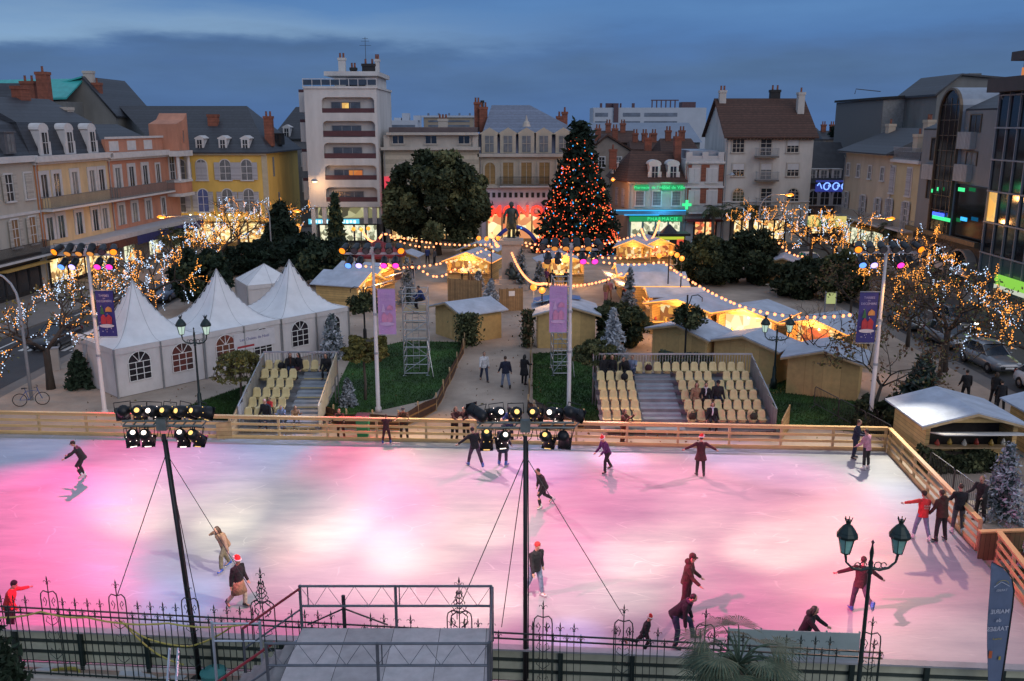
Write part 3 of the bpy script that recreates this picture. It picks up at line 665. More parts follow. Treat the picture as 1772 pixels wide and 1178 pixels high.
# --- big yellow house
Yb = 107
g0, g1 = AT(301, 400, Yb), AT(463, 400, Yb)
g0.x += .0; yb = M('render_yellow', (0.66, 0.44, 0.11), 0.85, 0.17, .6, stretch=(1, 1, .3))
B = Bld('yellow_house', 'large yellow house with grey shutters and a long dark slate roof', (g0.x, Yb), (AT(459, 260, Yb).x, Yb))
zE = B.z(400, 263)
B.wall(yb, zE - .02, 16)
for px in (328, 461): B.box('quoin', M('quoin_pale', (.46,.40,.28), .85, .15, 2), B.u(px, 330) - .35, -.06, 3.6, B.u(px, 330) + .3, -.004, zE - .36)
B.band(M('eaves_pale', (.44,.38,.26), .8, .1, 2), zE - .35, .33, .3)
zu0, zu1 = B.z(390, 311), B.z(390, 276); zl0, zl1 = B.z(395, 366), B.z(395, 327)
for px, sh in ((313, 'open'), (349, 'closed'), (390, 'open'), (427, 'open')):
    B.win(B.u(px, 292), zu0, 1.25, zu1 - zu0, shut=sh, arch=True, mx=1, mz=2, pane=GLASS2, tw=.1)
for px in (312, 352, 394, 431):
    B.win(B.u(px, 345), zl0, 1.2, zl1 - zl0, shut='open', arch=True, mx=1, mz=2, pane=GLASS2 if px != 352 else M('pane_blue', (.10,.13,.30), .2, .3, 1), tw=.1)
B.band(TRIM, B.z(395, 376), .2, .25, name='string_course')
B.shop(.6, B.L - .5, .1, 2.75, SHOP, 5, frame=M('shop_ochre', (.34,.20,.07), .7, .2, 2))
B.box('fascia', EMN('fascia_lit', [(1,.66,.2),(.9,.55,.15),(.7,.4,.1),(1,.7,.28)], .75, 1.3, False, (1,1,.1)), .6, -.5, 2.95, B.L - .5, -.13, 3.6)
for i in range(9): spl = MB().ball((1.2 + i*1.15, -.62, 3.72), .09, 6, 4).build('spotlight', EM('shop_spot', (1, .8, .45), 12, False), B.o)
B.hip('roof', SLATE, zE, B.z(400, 196) + 1.0, 16, -.5, B.L + .5, -8, 4.6, .5)
for px in (307, 344, 384, 423): B.dormer(B.u(px, 248), zE + .15, .95, 1.35, 2.2, y=.25)
B.dormer(B.L - .2, zE + .7, .9, 1.3, 2, y=6.4, style='flat', trim=DARK)
B.chimney(B.u(348, 220), 4.6, zE + 2, B.z(348, 199) + .1, 1.15, .9, BRICK, 0); B.chimney(B.L - .3, 3.4, zE + .6, B.z(457, 204) + .2, .95, .9, BRICK, 2)
for y, z0, z1 in ((3.2, 8.0, 10.3), (5, 4.7, 6.0)):
    o = MB().box(-.02, -.3, 0, .06, .3, z1 - z0).build('window', GLASS2, B.o, loc=(B.L + .0, y, z0))

# --- dark slate house in the gap
Yb = 128
g0, g1 = AT(478, 300, Yb), AT(545, 300, Yb)
B = Bld('slate_house', 'dark slate roofed house in the gap beside the white tower', (g0.x, Yb), (g1.x, Yb))
B.wall(M('plaster_blue_grey', (.24,.25,.27), .9, .15, 1), 12.2, 10); B.hip('roof', SLATE, 12.22, 16.6, 10, i0=2.5, i1=2.5)
for i in range(2):
    B.win(1.6 + i*2.6, 8.5, .9, 1.6)
    B.win(1.6 + i*2.6, 5.0, .9, 1.6)
B.dormer(1.8, 12.4, 1.0, 1.3)

# --- white apartment tower
Yb = 108.5
x0, x1 = AT(533, 300, Yb).x, AT(656, 300, Yb).x
B = Bld('apartment_tower', 'white nine storey apartment tower with recessed balconies and maroon fronts', (x0, Yb), (x1, Yb))
tw = M('concrete_white', (0.56, 0.54, 0.52), 0.85, 0.18, .5, stretch=(1, 1, .3))
mar = M('balcony_maroon', (.085, .03, .036), .6, .2, 2)
zT = B.z(600, 153); zB = B.z(600, 358)
uL, uR = B.u(560, 250), B.u(650, 250)
rows = [((168, 195), (187, 196)), ((209, 237), (226, 236)), ((247, 274), (265, 274.5)), ((286, 311), (303, 312)), ((324, 349), (341, 349.5))]
prev = zT
B.box('wall', tw, 0, .9, 3.0, B.L, 13, zT)
B.box('pier', tw, 0, 0, zB, uL, .897, zT); B.box('pier', tw, uR, 0, zB, B.L, .897, zT)
for i, ((t, b), (r0, r1)) in enumerate(rows):
    zt, zb = B.z(600, t), B.z(600, b)
    B.box('spandrel', tw, uL + .002, .0, zt, uR - .002, .895, prev)
    for s, uu in ((1, uL), (-1, uR)):      # rounded top corners
        MB().yprism([(uu + s*.003, zt - .002), (uu + s*.003, zt - .42), (uu + s*.11, zt - .16), (uu + s*.42, zt - .002)], .0, .8).build('rounded_corner', tw, B.o)
    B.box('balcony_front', mar, uL + .004, .06, B.z(600, r1), uR - .004, .16, B.z(600, r0))
    um = B.u(599, 250)
    w = B.win(um, zb + .05, 3.4, zt - zb - .6, trim=M('window_alu', (.3,.3,.31), .5, .1, 2), tw=.06, mx=2, mz=0, sill=False, y=.88, pane=M('pane_storey%s' % 'abcde'[i], (.10,.12,.15), .2, .4, .6))
    if i == 0: B.box('lit_pane', GLIT, um - .45, .83, zb + .1, um + .35, .847, zt - .62, w.parent)
    if i == 3: B.box('lit_pane', GORANGE, um + .05, .83, zb + .3, um + 1.65, .847, zt - .62, w.parent)
    prev = zb
B.box('spandrel', tw, uL + .002, 0, zB, uR - .002, .895, prev)
for k in range(4):                          # stepped balconies on the side street face
    z = zB + .6 + k*3.5
    B.box('side_balcony', tw, -1.3, 3, z, -.003, 9, z + 2.3); B.box('side_balcony_front', mar, -1.35, 3.2, z + 2.3, -.003, 9, z + 2.65)
m = MB(); m.box(-.1, -.15, zT + .003, B.L + .15, 13, zT + .25); m.build('terrace_slab', tw, B.o)
m = MB()
for i in range(9): x = -.05 + (B.L + .1)*i/8; m.box(x - .04, -.1, zT + .25, x + .04, -.04, zT + 1.05)
m.box(-.1, -.1, zT + 1.05, B.L + .1, -.03, zT + 1.12); o = m.build('railing', TRIM, B.o)
MB().box(-.05, -.08, zT + .4, B.L + .05, -.06, zT + 1.0).build('railing_glass', M('smoked_glass', (.05,.07,.10), .2, .2, 1), o)
B.box('penthouse', tw, 3.2, 2.2, zT + .25, B.L - .3, 11, zT + 1.5); B.box('penthouse_window', GLASS, 4.6, 2.1, zT + .4, B.L - 1.6, 2.197, zT + 1.3)
B.box('roof_slab', tw, 2.2, 1.2, zT + 1.502, B.L + .1, 11.5, zT + 2.0)
for px, h, w in ((582, 2.2, .8), (602, .7, .7), (630, 1.3, 1.6), (645, 2.0, .5)):
    B.chimney(B.u(px, 130), 4, zT + 2.004, zT + 2.0 + h*.75, w, .7, tw if h > 1.5 else DARK, 2)
MB().tube([(0,0,0),(0,0,4.2)], .03, 5).tube([(-.7,0,3.2),(.7,0,3.2)], .02, 4).tube([(-.5,0,3.7),(.5,0,3.7)], .02, 4).tube([(-.35,0,4.0),(.35,0,4.0)], .02, 4).build('aerial', IRON, B.o, loc=(B.u(622, 120), 5, zT + 2.0))
B.box('ground_wall', M('concrete_dark', (.16,.155,.15), .85, .15, 1), .6, 1.2, 0, B.L, 12, 2.998)
for x in (0.1, uL - .6, uL + 4.4, B.L - 1.0): B.box('column', tw, x, .1, 0, x + .5, .7, zB - .003)
B.shop(.9, B.L - .3, .1, 2.3, SHOPW, 5, frame=DARK)
B.box('upper_shop_window', EMN('lit_office', [(.5,.48,.24),(.25,.24,.12),(.08,.08,.05),(.6,.58,.32)], .8, 1.2, False), .8, .85, 3.1, B.L - .3, 1.195, zB - .15)
B.box('fascia', M('fascia_grey', (.14,.15,.17), .6, .1, 2), .6, .3, 2.35, B.L, .8, 3.05)
NEONW = EM('neon_blue_white', (.55, .85, 1.0), 2.0, False)
for px in (553, 601):
    u = B.u(px, 382); MB().box(u - 1.4, .22, 2.38, u + 1.4, .295, 3.0).build('lit_sign', EM('sign_cyan', (.10, .55, .75), 1.1, False), B.o)
    m = MB()
    for k in range(5): m.box(u - 1.1 + k*.45, .17, 2.5 + (k % 2)*.05, u - .8 + k*.45, .217, 2.86)
    m.build('sign_lettering', NEONW, B.o)
lm = MB().tube([(0,0,0),(0,-1.1,.2)], .04, 6).lathe([(.1,.2),(.38,0),(.42,-.12),(.2,-.2)], 10, (0,-1.2,.1)).build('wall_lamp', GREYP, B.o, loc=(B.u(548, 311), 0, B.z(548, 312)))
MB().ball((0,-1.2,-.06), (.3,.3,.12), 8, 5).build('bulb', EM('lamp_warm', (1, .62, .30), 6, False), lm)
p = AT(548, 312, Yb - 1.2); lamp('tower_wall_light', (p.x, p.y - .3, p.z - .5), 160, (1, .55, .25))

# --- classical pale building with big arched window
Yb = 110
x0, x1 = AT(664, 300, Yb).x, AT(829, 300, Yb).x
B = Bld('classical_building', 'pale stone classical building with a large arched window behind the round tree', (x0, Yb), (x1, Yb))
zC = B.z(745, 255); zT = B.z(745, 229)
st = striped('stone_courses', (0.47, 0.42, 0.33), (0.34, 0.30, 0.24), 1.9, 'Z', .85, .12, duty=.06)
B.wall(st, zC, 14); B.band(STONE, zC - .3, .35, .5); B.wall(STONE, zT - .3, 14, .8, B.L - .3, zC + .05, 'attic')
B.band(STONE, zT - .3, .3, .7, .8, B.L - .3); B.box('roof', M('roof_lead', (.11,.08,.08), .6, .2, 1), .7, .6, zT + .003, B.L - .2, 13.5, zT + .6)
for x in (.15, B.L - .75): B.box('pilaster', STONE, x, -.25, zC + .05, x + .7, -.004, zT - .31)
za0, za1 = B.z(690, 248), B.z(690, 235)
for px in (689, 746, 803): B.win(B.u(px, 241), za0, 1.3, za1 - za0, trim=STONE, mx=1, mz=0, tw=.12)
zw0, zw1 = B.z(700, 306), B.z(700, 283)
for px in (699, 790): B.win(B.u(px, 295), zw0, 2.6, zw1 - zw0, trim=STONE, arch=True, mx=4, mz=1, tw=.3, pane=M('pane_ochre_dark', (.09,.06,.04), .3, .3, 1))
B.shop(.6, B.L - .6, .1, 3.2, SHOP, 6)
B.box('lit_strip', EM('strip_red', (.9, .06, .10), .8, False), .05, -.16, 3.4, .8, -.005, 8.0)
B.chimney(B.L - .4, 6, zT + .6, zT + 3.6, .7, .6, BRICK, 2); B.chimney(B.u(758, 215), 8, zT + .6, zT + 1.6, 1.2, .6, STONE, 3)

# --- ornate building with slate mansard; department store below
Yb = 110.5
x0, x1 = AT(829.5, 300, Yb).x, AT(1012, 300, Yb).x
B = Bld('department_store', 'ornate stone department store with slate mansard, ochre blinds and a big red neon sign', (x0, Yb), (x1, Yb))
zE = B.z(900, 266); zM = B.z(900, 229)
lav = M('render_lavender', (.50, .46, .55), .8, .08, 1)
fs = M('stone_warm', (.44, .39, .31), .85, .16, .7)
zF = B.z(900, 322)
B.wall(fs, zE, 14, z0=zF); B.wall(lav, zF - .003, 14, name='lower_wall')
B.band(STONE, zE - .35, .4, .5); B.band(STONE, zF - .2, .25, .35, name='string_course')
B.mansard(M('slate_blue', (.085,.10,.17), .5, .2, 2), zE + .05, zM, .9, 14); B.hip('roof', SLATEL, zM + .003, B.z(870, 193) + .9, 12.2, .4, B.L - .4, 1.0, 6.2, 0, y0=.9)
for px in (847, 879, 911, 941, 975): B.dormer(B.u(px, 250), zE + .1, 1.9, 2.2, 1.2, trim=fs, pane=GLASS2, style='gable')
MB().lathe([(.5,0),(.35,.5),(.16,.7),(.05,1.3)], 8).build('finial', STONE, B.o, loc=(B.u(911, 250), .3, zE + 3.2))
och = striped('blind_ochre', (.30,.19,.07), (.22,.13,.05), 6, 'Z', .7, .12, duty=.2)
z0, z1 = B.z(880, 318), B.z(880, 281)
for px in (848, 879.5, 911, 942, 974): B.win(B.u(px, 300), z0, 1.25, z1 - z0, pane=och, trim=fs, mx=1, mz=0, sill=False, tw=.25, arch=(px == 848))
B.railing(B.u(865, 318), B.u(950, 318), z0 - .2, 1.1, -.8, step=.14)
m = MB(); zs0, zs1 = B.z(870, 341.5), B.z(870, 333)
for i in range(15): u = B.u(845 + i*9.6, 337); m.box(u - .18, -.03, zs0, u + .18, -.005, zs1)
m.build('vent_opening', DARK, B.o)
RED = EM('neon_red', (1.0, .045, .022), 1.7, False)
text('sign', 'MONOPRIX', 2.0, RED, B.o, (B.u(925, 366), -.35, B.z(900, 366)), extrude=.12, bold=.05, spacing=1.08)
B.shop(.8, B.L - .8, .1, 3.4, EMN('lit_store', [(1,.75,.32),(1,.60,.22),(.65,.25,.10),(1,.85,.5),(.8,.2,.08)], 1.2, 1.0), 6, frame=M('store_frame', (.4,.3,.16), .6, .1, 2))
lamp('store_light', (x0 + 6, Yb - 2.2, 3.2), 120, (1, .62, .35), .4)
B.chimney(.4, 5, zM - .5, B.z(835, 193) + .6, 1.0, .8, BRICK, 2); B.chimney(.2, 7, zM, B.z(822, 176) + .3, .35, .35, DARK, 0)
for px, py in ((972, 196), (982, 188)): B.chimney(B.u(px, 210), 6, zM, B.z(px, py) - .3, .7, .6, BRICK, 1)

# --- corner house with hipped tile roof and pharmacy
Yb = 110
x0, x1 = AT(1087, 350, Yb).x, AT(1184, 350, Yb).x
B = Bld('pharmacy_house', 'cream corner house with brown hipped roof and green and blue neon pharmacy signs', (x0, Yb), (x1, Yb))
zE = B.z(1130, 313)
pc = M('render_pale_grey', (.40, .40, .36), .85, .12, .8)
B.wall(pc, zE, 11); B.band(TRIM, zE - .25, .28, .35)
ex, ey = AT(1060, 340, Yb + 6).x - x0, 6.0      # the side facing the side street runs back to the left
MB().prism([(-.004, .02), (-.004, 11), (ex, 11), (ex, ey)], 0, zE - .003).build('side_wall', M('render_sidestreet', (.42,.33,.24), .85, .12, .8), B.o)
zu0, zu1 = B.z(1137, 355), B.z(1137, 331)
for px in (1107, 1136.5, 1170): B.win(B.u(px, 343), zu0, .95, zu1 - zu0, shut='closed', shmat=striped('shutter_dark', (.14,.15,.15), (.3,.3,.3), 3, 'Z', .6, .1, duty=.15), trim=TRIM)
for k in range(2):
    f = .3 + .4*k; o = MB().cbox((0, 0, 1.1), (.9, .12, 2.2), Matrix.Rotation(math.atan2(-ey, -ex), 3, 'Z')).build('window', SHUT, B.o, loc=(ex*f - .06, ey*f - .06, zu0 - .3))
MB().add([(ex-.5, ey-.3, zE), (-.3, -.45, zE), (B.L+.2, -.45, zE), (B.L+.2, 11, zE), (ex-.5, 11, zE), (.8, 5.2, B.z(1130, 262)), (B.L - .8, 5.2, B.z(1170, 264)), (ex-.5, ey-.3, zE-.15), (-.3, -.45, zE-.15), (B.L+.2, -.45, zE-.15)],
         [(0,1,5),(1,2,6,5),(2,3,6),(3,4,5,6),(4,0,5),(7,8,1,0),(8,9,2,1)]).build('roof', TILE, B.o)
for px in (1134, 1166): B.dormer(B.u(px, 295), zE + .15, 1.3, 1.7, 2.4, y=.3, style='arch')
B.dormer(ex + .2, zE + .6, .8, 1.3, 1.6, y=ey - .5, style='flat')
B.chimney(-1.4, 5.5, zE + 1.2, zE + 3.6, .9, .7, BRICK, 1); B.chimney(B.L - .4, 4, zE + 2, zE + 5.2, .8, 1.2, BRICK, 2); B.chimney(3.2, 7, zE + 3, zE + 5.0, .9, .7, BRICK, 2)
GRN = EM('neon_green', (.05, .9, .30), 1.2, False); GRNB = EM('neon_green_panel', (.015, .40, .13), .7, False); CYAN = EM('neon_cyan', (.02, .42, .95), 1.5, False)
zs = B.z(1140, 324)
for x0s, x1s, s in ((1098, 1122, 'Pharmacie'), (1144, 1182, 'Hôtel de Ville')):
    ua, ub = B.u(x0s, 324), B.u(x1s, 324)
    sg = B.box('sign_panel', GRNB, ua, -.22, zs - .36, ub, -.12, zs + .34)
    text('sign_lettering', s, .46 if 'P' in s else .56, GRN, sg, ((ua+ub)/2, -.23, zs), extrude=.02)
text('sign_lettering', 'de l\'', .5, GRN, B.o, (B.u(1133, 324), -.16, zs), extrude=.02)
zc = B.z(1140, 365)
B.box('canopy', M('canopy_blue', (.10,.25,.36), .5, .1, 1), -1.8, -1.3, zc - .35, B.L, -.005, zc + .25)
MB().tube([(-1.8, -1.36, zc + .2), (B.L, -1.36, zc + .2)], .06, 6).tube([(-.6, -1.36, zc - .35), (3.6, -1.36, zc - .35)], .05, 6).build('neon_tube', CYAN, B.o)
B.box('fascia_sign', GRNB, .2, -.25, zc - 1.25, B.L - .2, -.12, zc - .65)
text('fascia_lettering', 'PHARMACIE', .6, GRN, B.o, (B.L*.62, -.27, zc - .95), extrude=.02, spacing=1.2)
B.shop(.2, B.L - .2, .1, zc - 1.3, SHOPW, 4, frame=M('shop_teal', (.16,.26,.26), .6, .1, 2))
cr = MB().box(-.16, -.1, -.55, .16, .1, .55).box(-.55, -.1, -.16, -.162, .1, .16).box(.162, -.1, -.16, .55, .1, .16).build('pharmacy_cross', GRN, B.o, loc=(B.L + .15, -.9, B.z(1188, 353)))
lamp('pharmacy_glow', (x0 + 4, Yb - 2.6, zc + .5), 160, (.12, .6, 1.0), .5); lamp('sign_glow', (x0 + 4.5, Yb - .9, zs + .1), 40, (.1, 1, .4), .3)

# --- narrow brick and white house
Yb = 110
x0, x1 = AT(1184.5, 350, Yb).x, AT(1249.5, 350, Yb).x
B = Bld('narrow_house', 'narrow white house with brick panels and a crenellated parapet', (x0, Yb), (x1, Yb))
zT = B.z(1217, 268); wh = M('render_white', (.50,.49,.49), .85, .1, .8)
B.wall(wh, zT - .5, 10); B.box('roof', ZINC, .5, .8, zT - .497, B.L - .5, 9, zT + .5)
for i in range(3): x = .02 + (B.L - .74)*i/2; B.box('merlon', wh, x, 0.0, zT - .497, x + .7, .5, zT + .35)
B.box('merlon_wall', wh, .1, .1, zT - .497, B.L - .1, .3, zT - .1); B.band(TRIM, zT - 1.0, .25, .25); B.band(TRIM, B.z(1217, 325), .22, .2, name='string_course')
for r0, r1 in ((315, 292), (353, 330)):
    a, b = B.z(1217, r0), B.z(1217, r1)
    for px in (1201, 1231.5): B.win(B.u(px, r0 - 10), a, 1.15, b - a, shut='closed', shmat=M('blind_white', (.5,.5,.51), .6, .08, 2), mx=0, mz=0, tw=.12)
    for u0, u1 in ((.05, .7), (B.L/2 - .45, B.L/2 + .55), (B.L - .6, B.L - .02)): B.box('brick_panel', BRICK, u0, -.05, a + .1, u1, -.004, b + .5)
zb = B.z(1215, 366); B.railing(.4, B.L - .6, zb, .9, -.9, mat=GREYP)
B.box('awning', M('awning_maroon', (.12,.02,.025), .8, .2, 2), .1, -1.5, zb - 1.1, B.L - .1, -.005, zb - .85)
B.shop(1.2, B.L - .5, .1, zb - 1.2, SHOPR, 2)

# --- big pale house with brown tile roof
Yb = 110
x0, x1 = AT(1251, 350, Yb).x, AT(1400, 350, Yb).x
B = Bld('balcony_house', 'tall pale house with brown tiled gable roof and three central balconies', (x0, Yb), (x1, Yb))
zE = B.z(1325, 232); zR = B.z(1325, 184) + 1.1
ph = M('render_offwhite', (.52, .50, .47), .88, .2, .5, stretch=(1, 1, .35))
B.wall(ph, zE, 12)
MB().xprism([(0, zE - .003), (12, zE - .003), (6, zR - .2)], .02, .3).build('gable', ph, B.o); MB().xprism([(0, zE - .003), (12, zE - .003), (6, zR - .2)], B.L - .3, B.L - .02).build('gable', ph, B.o)
MB().add([(-.4, -.7, zE - .3), (B.L + .4, -.7, zE - .3), (B.L + .4, 6, zR), (-.4, 6, zR), (B.L + .4, 12.5, zE - .3), (-.4, 12.5, zE - .3),
          (-.4, -.7, zE - .5), (B.L + .4, -.7, zE - .5), (B.L + .4, 6, zR - .2), (-.4, 6, zR - .2), (B.L + .4, 12.5, zE - .5), (-.4, 12.5, zE - .5)],
         [(0,1,2,3),(3,2,4,5),(7,6,9,8),(8,9,11,10),(0,6,7,1),(1,7,8,2),(2,8,10,4),(3,9,6,0),(5,11,9,3)]).build('roof', TILE, B.o)
m = MB()
for i in range(26): x = .1 + (B.L - .3)*i/25; m.box(x, -.6, zE - .62, x + .14, -.004, zE - .4)
m.build('rafter', M('rafter_brown', (.06,.035,.025), .8, .2, 3), B.o)
cols = (1277.5, 1325.5, 1372)
for r, (py0, py1) in enumerate(((263, 241), (304, 283), (349, 326))):
    a, b = B.z(1278, py0), B.z(1278, py1)
    for c, px in enumerate(cols):
        u = B.u(px, (py0 + py1)/2)
        if r == 2 and c != 1: B.win(u, a, 1.35, b - a, arch=True, mx=2, mz=3, trim=STONE)
        elif c == 1: B.win(u, a - .4, 1.25, b - a + .4, mx=1, mz=3, sill=False, trim=STONE, pane=GLASS2 if r == 1 else GLASS)
        else: B.win(u, a, 1.35, b - a, mx=2, mz=2, trim=STONE)
        if (r == 1 or (r == 0 and c == 2)) : B.box('roller_blind', M('blind_white', (.5,.5,.51), .6, .08, 2), u - .66, -.085, a + (b-a)*.5, u + .66, -.058, b - .01)
    u = B.u(cols[1], py0)
    B.railing(u - 1.35, u + 1.35, a - .45, .95, -1.0, smat=M('balcony_slab_dark', (.14,.13,.12), .8, .2, 2), mat=GREYP)
B.band(TRIM, B.z(1325, 349.5), .12, .15, name='string_course')
B.shop(1.0, B.L*.75, .1, 2.7, SHOP, 5)
B.chimney(.5, 5.5, zR - 1.6, zR + .9, .8, .8, ph, 2); B.chimney(B.L - 3.2, 6.5, zR - .5, zR + 1.0, 1.2, .8, DARK, 2); B.chimney(B.L - .8, 3.6, zR - 2.6, zR + .6, .8, .8, ph, 1)
wl = MB().tube([(0,0,0),(.4,-.9,.3)], .03, 5).lathe([(.05,.3),(.32,.05),(.34,-.02)], 10, (.4,-.9,.1)).build('wall_lamp', ZINC, B.o, loc=(.3, 0, B.z(1253, 303)))

# --- dark roofed house with neon snowflake garland
Yb = 116
x0, x1 = AT(1392, 350, Yb).x, AT(1470, 350, Yb).x
B = Bld('dark_roof_house', 'low brown house with black slate roof and a blue neon swirl on its front', (x0, Yb), (x1, Yb))
zE = B.z(1430, 316)
B.wall(M('plaster_brown', (.15,.10,.09), .9, .2, .8), zE, 10); B.hip('roof', M('slate_black', (.035,.037,.045), .6, .3, 1.5), zE, B.z(1430, 247), 11, i0=.2, i1=.2)
for px in (1407, 1427, 1449): B.dormer(B.u(px, 303), zE + .2, 1.25, 1.45, 2.5, y=.3, pane=GLASS2, style='flat')
z0, z1 = B.z(1406, 354), B.z(1406, 330)
for px in (1406.5, 1427, 1449): B.win(B.u(px, 342), z0, 1.1, z1 - z0, arch=True, tw=.24, mx=1, mz=1)
B.shop(.6, B.L - 1, .1, 2.8, SHOP, 3)
NB = EM('neon_blue', (.18, .34, 1.0), 2.2, False)
m = MB(); u0 = B.u(1421, 320); zz = B.z(1440, 321)
for k in range(3):
    c = u0 + .6 + k*1.15
    m.tube([(c + .48*math.cos(a*.5)*(1 - a*.03), -.4, zz - .1 + .55*math.sin(a*.5)*(1 - a*.03)) for a in range(0, 15)], .07, 5)
m.tube([(u0 - .6 + .12*i, -.4, zz + .35*math.sin(i*.9)) for i in range(6)], .06, 5)
m.build('neon_swirl', NB, B.o); B.box('neon_backboard', EM('neon_backing', (.05, .07, .45), .5, False), u0 - .8, -.3, zz - .75, u0 + 3.7, -.25, zz + .7)

# --- right side row (faces the square along x = 40)
RA, RB = (40.3, 125), (39.6, 50)
r1 = hit(1459, 330, RA, RB); r2 = hit(1541, 330, RA, RB); r3 = hit(1588, 330, RA, RB); r4 = hit(1716, 330, RA, RB)
B = Bld('cream_house', 'cream three storey house with small attic windows and grey shutters at the right', r1, r2)
zE = B.z(1500, 262); ch = M('render_peach', (.50,.41,.31), .85, .17, .6, stretch=(1, 1, .3))
B.wall(ch, zE - .25, 10); B.box('eaves', TRIM, -.5, -.9, zE - .24, B.L + .2, 10, zE - .05)
B.hip('roof', SLATE, zE - .046, zE + 2.6, 10, -.6, B.L + .3, 2, 1, .95)
z0, z1 = B.z(1486, 306), B.z(1486, 285)
for px in (1468, 1486, 1506, 1528): B.win(B.u(px, 296), z0, .85, z1 - z0, pane=GLASS2, mx=1, mz=1)
z0, z1 = B.z(1494, 369), B.z(1494, 338)
for px in (1464, 1494, 1520): B.win(B.u(px, 354), z0, 1.0, z1 - z0, shut='open', pane=GLASS2)
zb = B.z(1500, 381) ; B.railing(.2, B.L, zb, 1.05, -1.0, mat=GREYP, step=.2)
B.chimney(2.5, 4, zE + .5, zE + 3, 1.0, .8, ch, 1); B.chimney(B.L - 1.5, 4, zE + .5, zE + 3.4, 1.1, .8, ch, 2)
B.shop(.6, B.L - .5, .1, 2.6, SHOPW, 4); B.box('awning', M('awning_amber', (.34,.17,.03), .7, .15, 2), .6, -1.4, 2.8, B.L - 1.5, -.13, 3.0)
B = Bld('shuttered_house', 'narrow pale yellow house with tall grey shutters beside the arched glass building', r2, r3)
zE = B.z(1565, 278); B.wall(M('render_straw', (.50,.42,.26), .85, .1, .6), zE - .2, 10); B.band(TRIM, zE - .2, .3, .3)
B.box('roof', SLATE, 0.02, .2, zE + .103, B.L - .02, 10, zE + .9); B.railing(.1, B.L - .1, zE + .15, 1.2, -.2, mat=GREYP, step=.2, slab=.04)
for (p0, p1), px2 in (((334, 288), (1545, 1574)), ((390, 345), (1539, 1568))):
    a, b = B.z(1545, p0), B.z(1545, p1)
    for i, px in enumerate(px2): B.win(B.u(px, (p0+p1)/2), a, 1.0, b - a, shut='open' if p0 == 390 else 'closed', pane=GLASS2, mz=3)
B.railing(.05, B.L - .1, B.z(1560, 395), 1.05, -1.0, mat=GREYP, step=.2)
B.chimney(B.L*.45, 1.2, zE + .9, zE + 2.6, 1.1, .8, ch, 1); B.shop(1, B.L - 1.0, .1, 2.5, M('pane_unlit', (.03,.04,.05), .2, .3, 1), 2)

# --- concrete gable wall behind
Yb = 112
x0, x1 = AT(1521, 250, Yb).x, AT(1660, 250, Yb).x
B = Bld('concrete_block', 'bare concrete blank walled block with a flat roof behind the cream houses', (x0, Yb), (x1, Yb))
con = striped('concrete_panels', (.27,.27,.26), (.15,.15,.15), .38, 'X', .9, .22, duty=.03)
MB().yprism([(0, 0), (B.L, 0), (B.L, AT(1640, 163, Yb).z), (0, AT(1525, 172, Yb).z)], 0, 16).build('wall', con, B.o)
MB().yprism([(-.3, AT(1525, 172, Yb).z + .003), (B.L, AT(1640, 163, Yb).z + .003), (B.L, AT(1640, 163, Yb).z + .3), (-.3, AT(1525, 172, Yb).z + .3)], -.3, 16).build('roof', DARK, B.o)
MB().tube([(-.2, .5, 18), (-3.2, .5, 18.3), (-3.3, .5, 17.7)], .05, 5).build('gutter_arm', IRON, B.o)
Yb = 104
x0, x1 = AT(1618, 200, Yb).x, AT(1740, 200, Yb).x
B = Bld('rear_gable_house', 'grey gabled house with dark roof peeping above the vaulted building', (x0, Yb), (x1, Yb))
ze, zr, um = AT(1618, 165, Yb).z, AT(1660, 131, Yb).z, B.u(1660, 150)
MB().yprism([(0, 0), (B.L, 0), (B.L, zr - .4), (um, zr), (0, ze)], 0, 10).build('wall', greyw, B.o)
MB().yprism([(-.4, ze - .1), (um, zr + .05), (B.L, zr - .4), (B.L, zr - .2), (um, zr + .25), (-.4, ze + .15)], -.4, 10).build('roof', SLATE, B.o)
B.chimney(B.u(1699, 135), 2, zr - .5, AT(1699, 126, Yb).z, 1.2, .9, greyw, 0)

# --- modern building with tall arched black glass
B = Bld('arched_glass_building', 'modern grey building with a tall arched black glass front and three ground arches', r3, r4)
cg = M('cladding_grey', (.20,.205,.21), .7, .12, .8, stretch=(1, 1, .4)); bz = M('bronze_trim', (.15,.11,.075), .45, .2, 2, metal=.4)
BG = M('black_glass', (.008,.010,.013), .08, .4, .5, spec=.6)
ua0, ua1 = B.u(1622, 300), B.u(1659, 300)
zL = B.z(1645, 367); zTop = B.z(1648, 152)
zl = B.z(1600, 222); zr_ = B.z(1690, 188)
B.wall(cg, zl, 12, 0, ua0, 4.2, 'left_wing'); B.wall(cg, zr_, 12, ua1, B.L, 4.2, 'right_wing'); B.wall(M('ground_dark', (.05,.045,.04), .7, .2, 1), 4.197, 12, .0, B.L, name='ground_wall')
n = 12; r = (ua1 - ua0)/2; uc = (ua0 + ua1)/2; zc = zTop - r
vault = [(ua0 + .002, 4.2), (ua0 + .002, zc)] + [(uc - r*math.cos(PI*i/n), zc + r*math.sin(PI*i/n)) for i in range(1, n)] + [(ua1 - .002, zc), (ua1 - .002, 4.2)]
MB().yprism(vault, -.25, 12).build('barrel_vault', ZINC, B.o)
inn = [(uc + (u - uc)*.93, z - (.2 if z > 5 else 0)) for u, z in vault]
gl = MB().yprism(inn, -.32, -.252).build('arched_glazing', BG, B.o)
m = MB()
for i in range(len(vault)-1): m.yprism([vault[i], inn[i], inn[i+1], vault[i+1]], -.5, -.254)
for k in range(1, 4): u = ua0 + (ua1-ua0)*k/4; m.box(u - .03, -.36, 4.3, u + .03, -.322, zTop - .9)
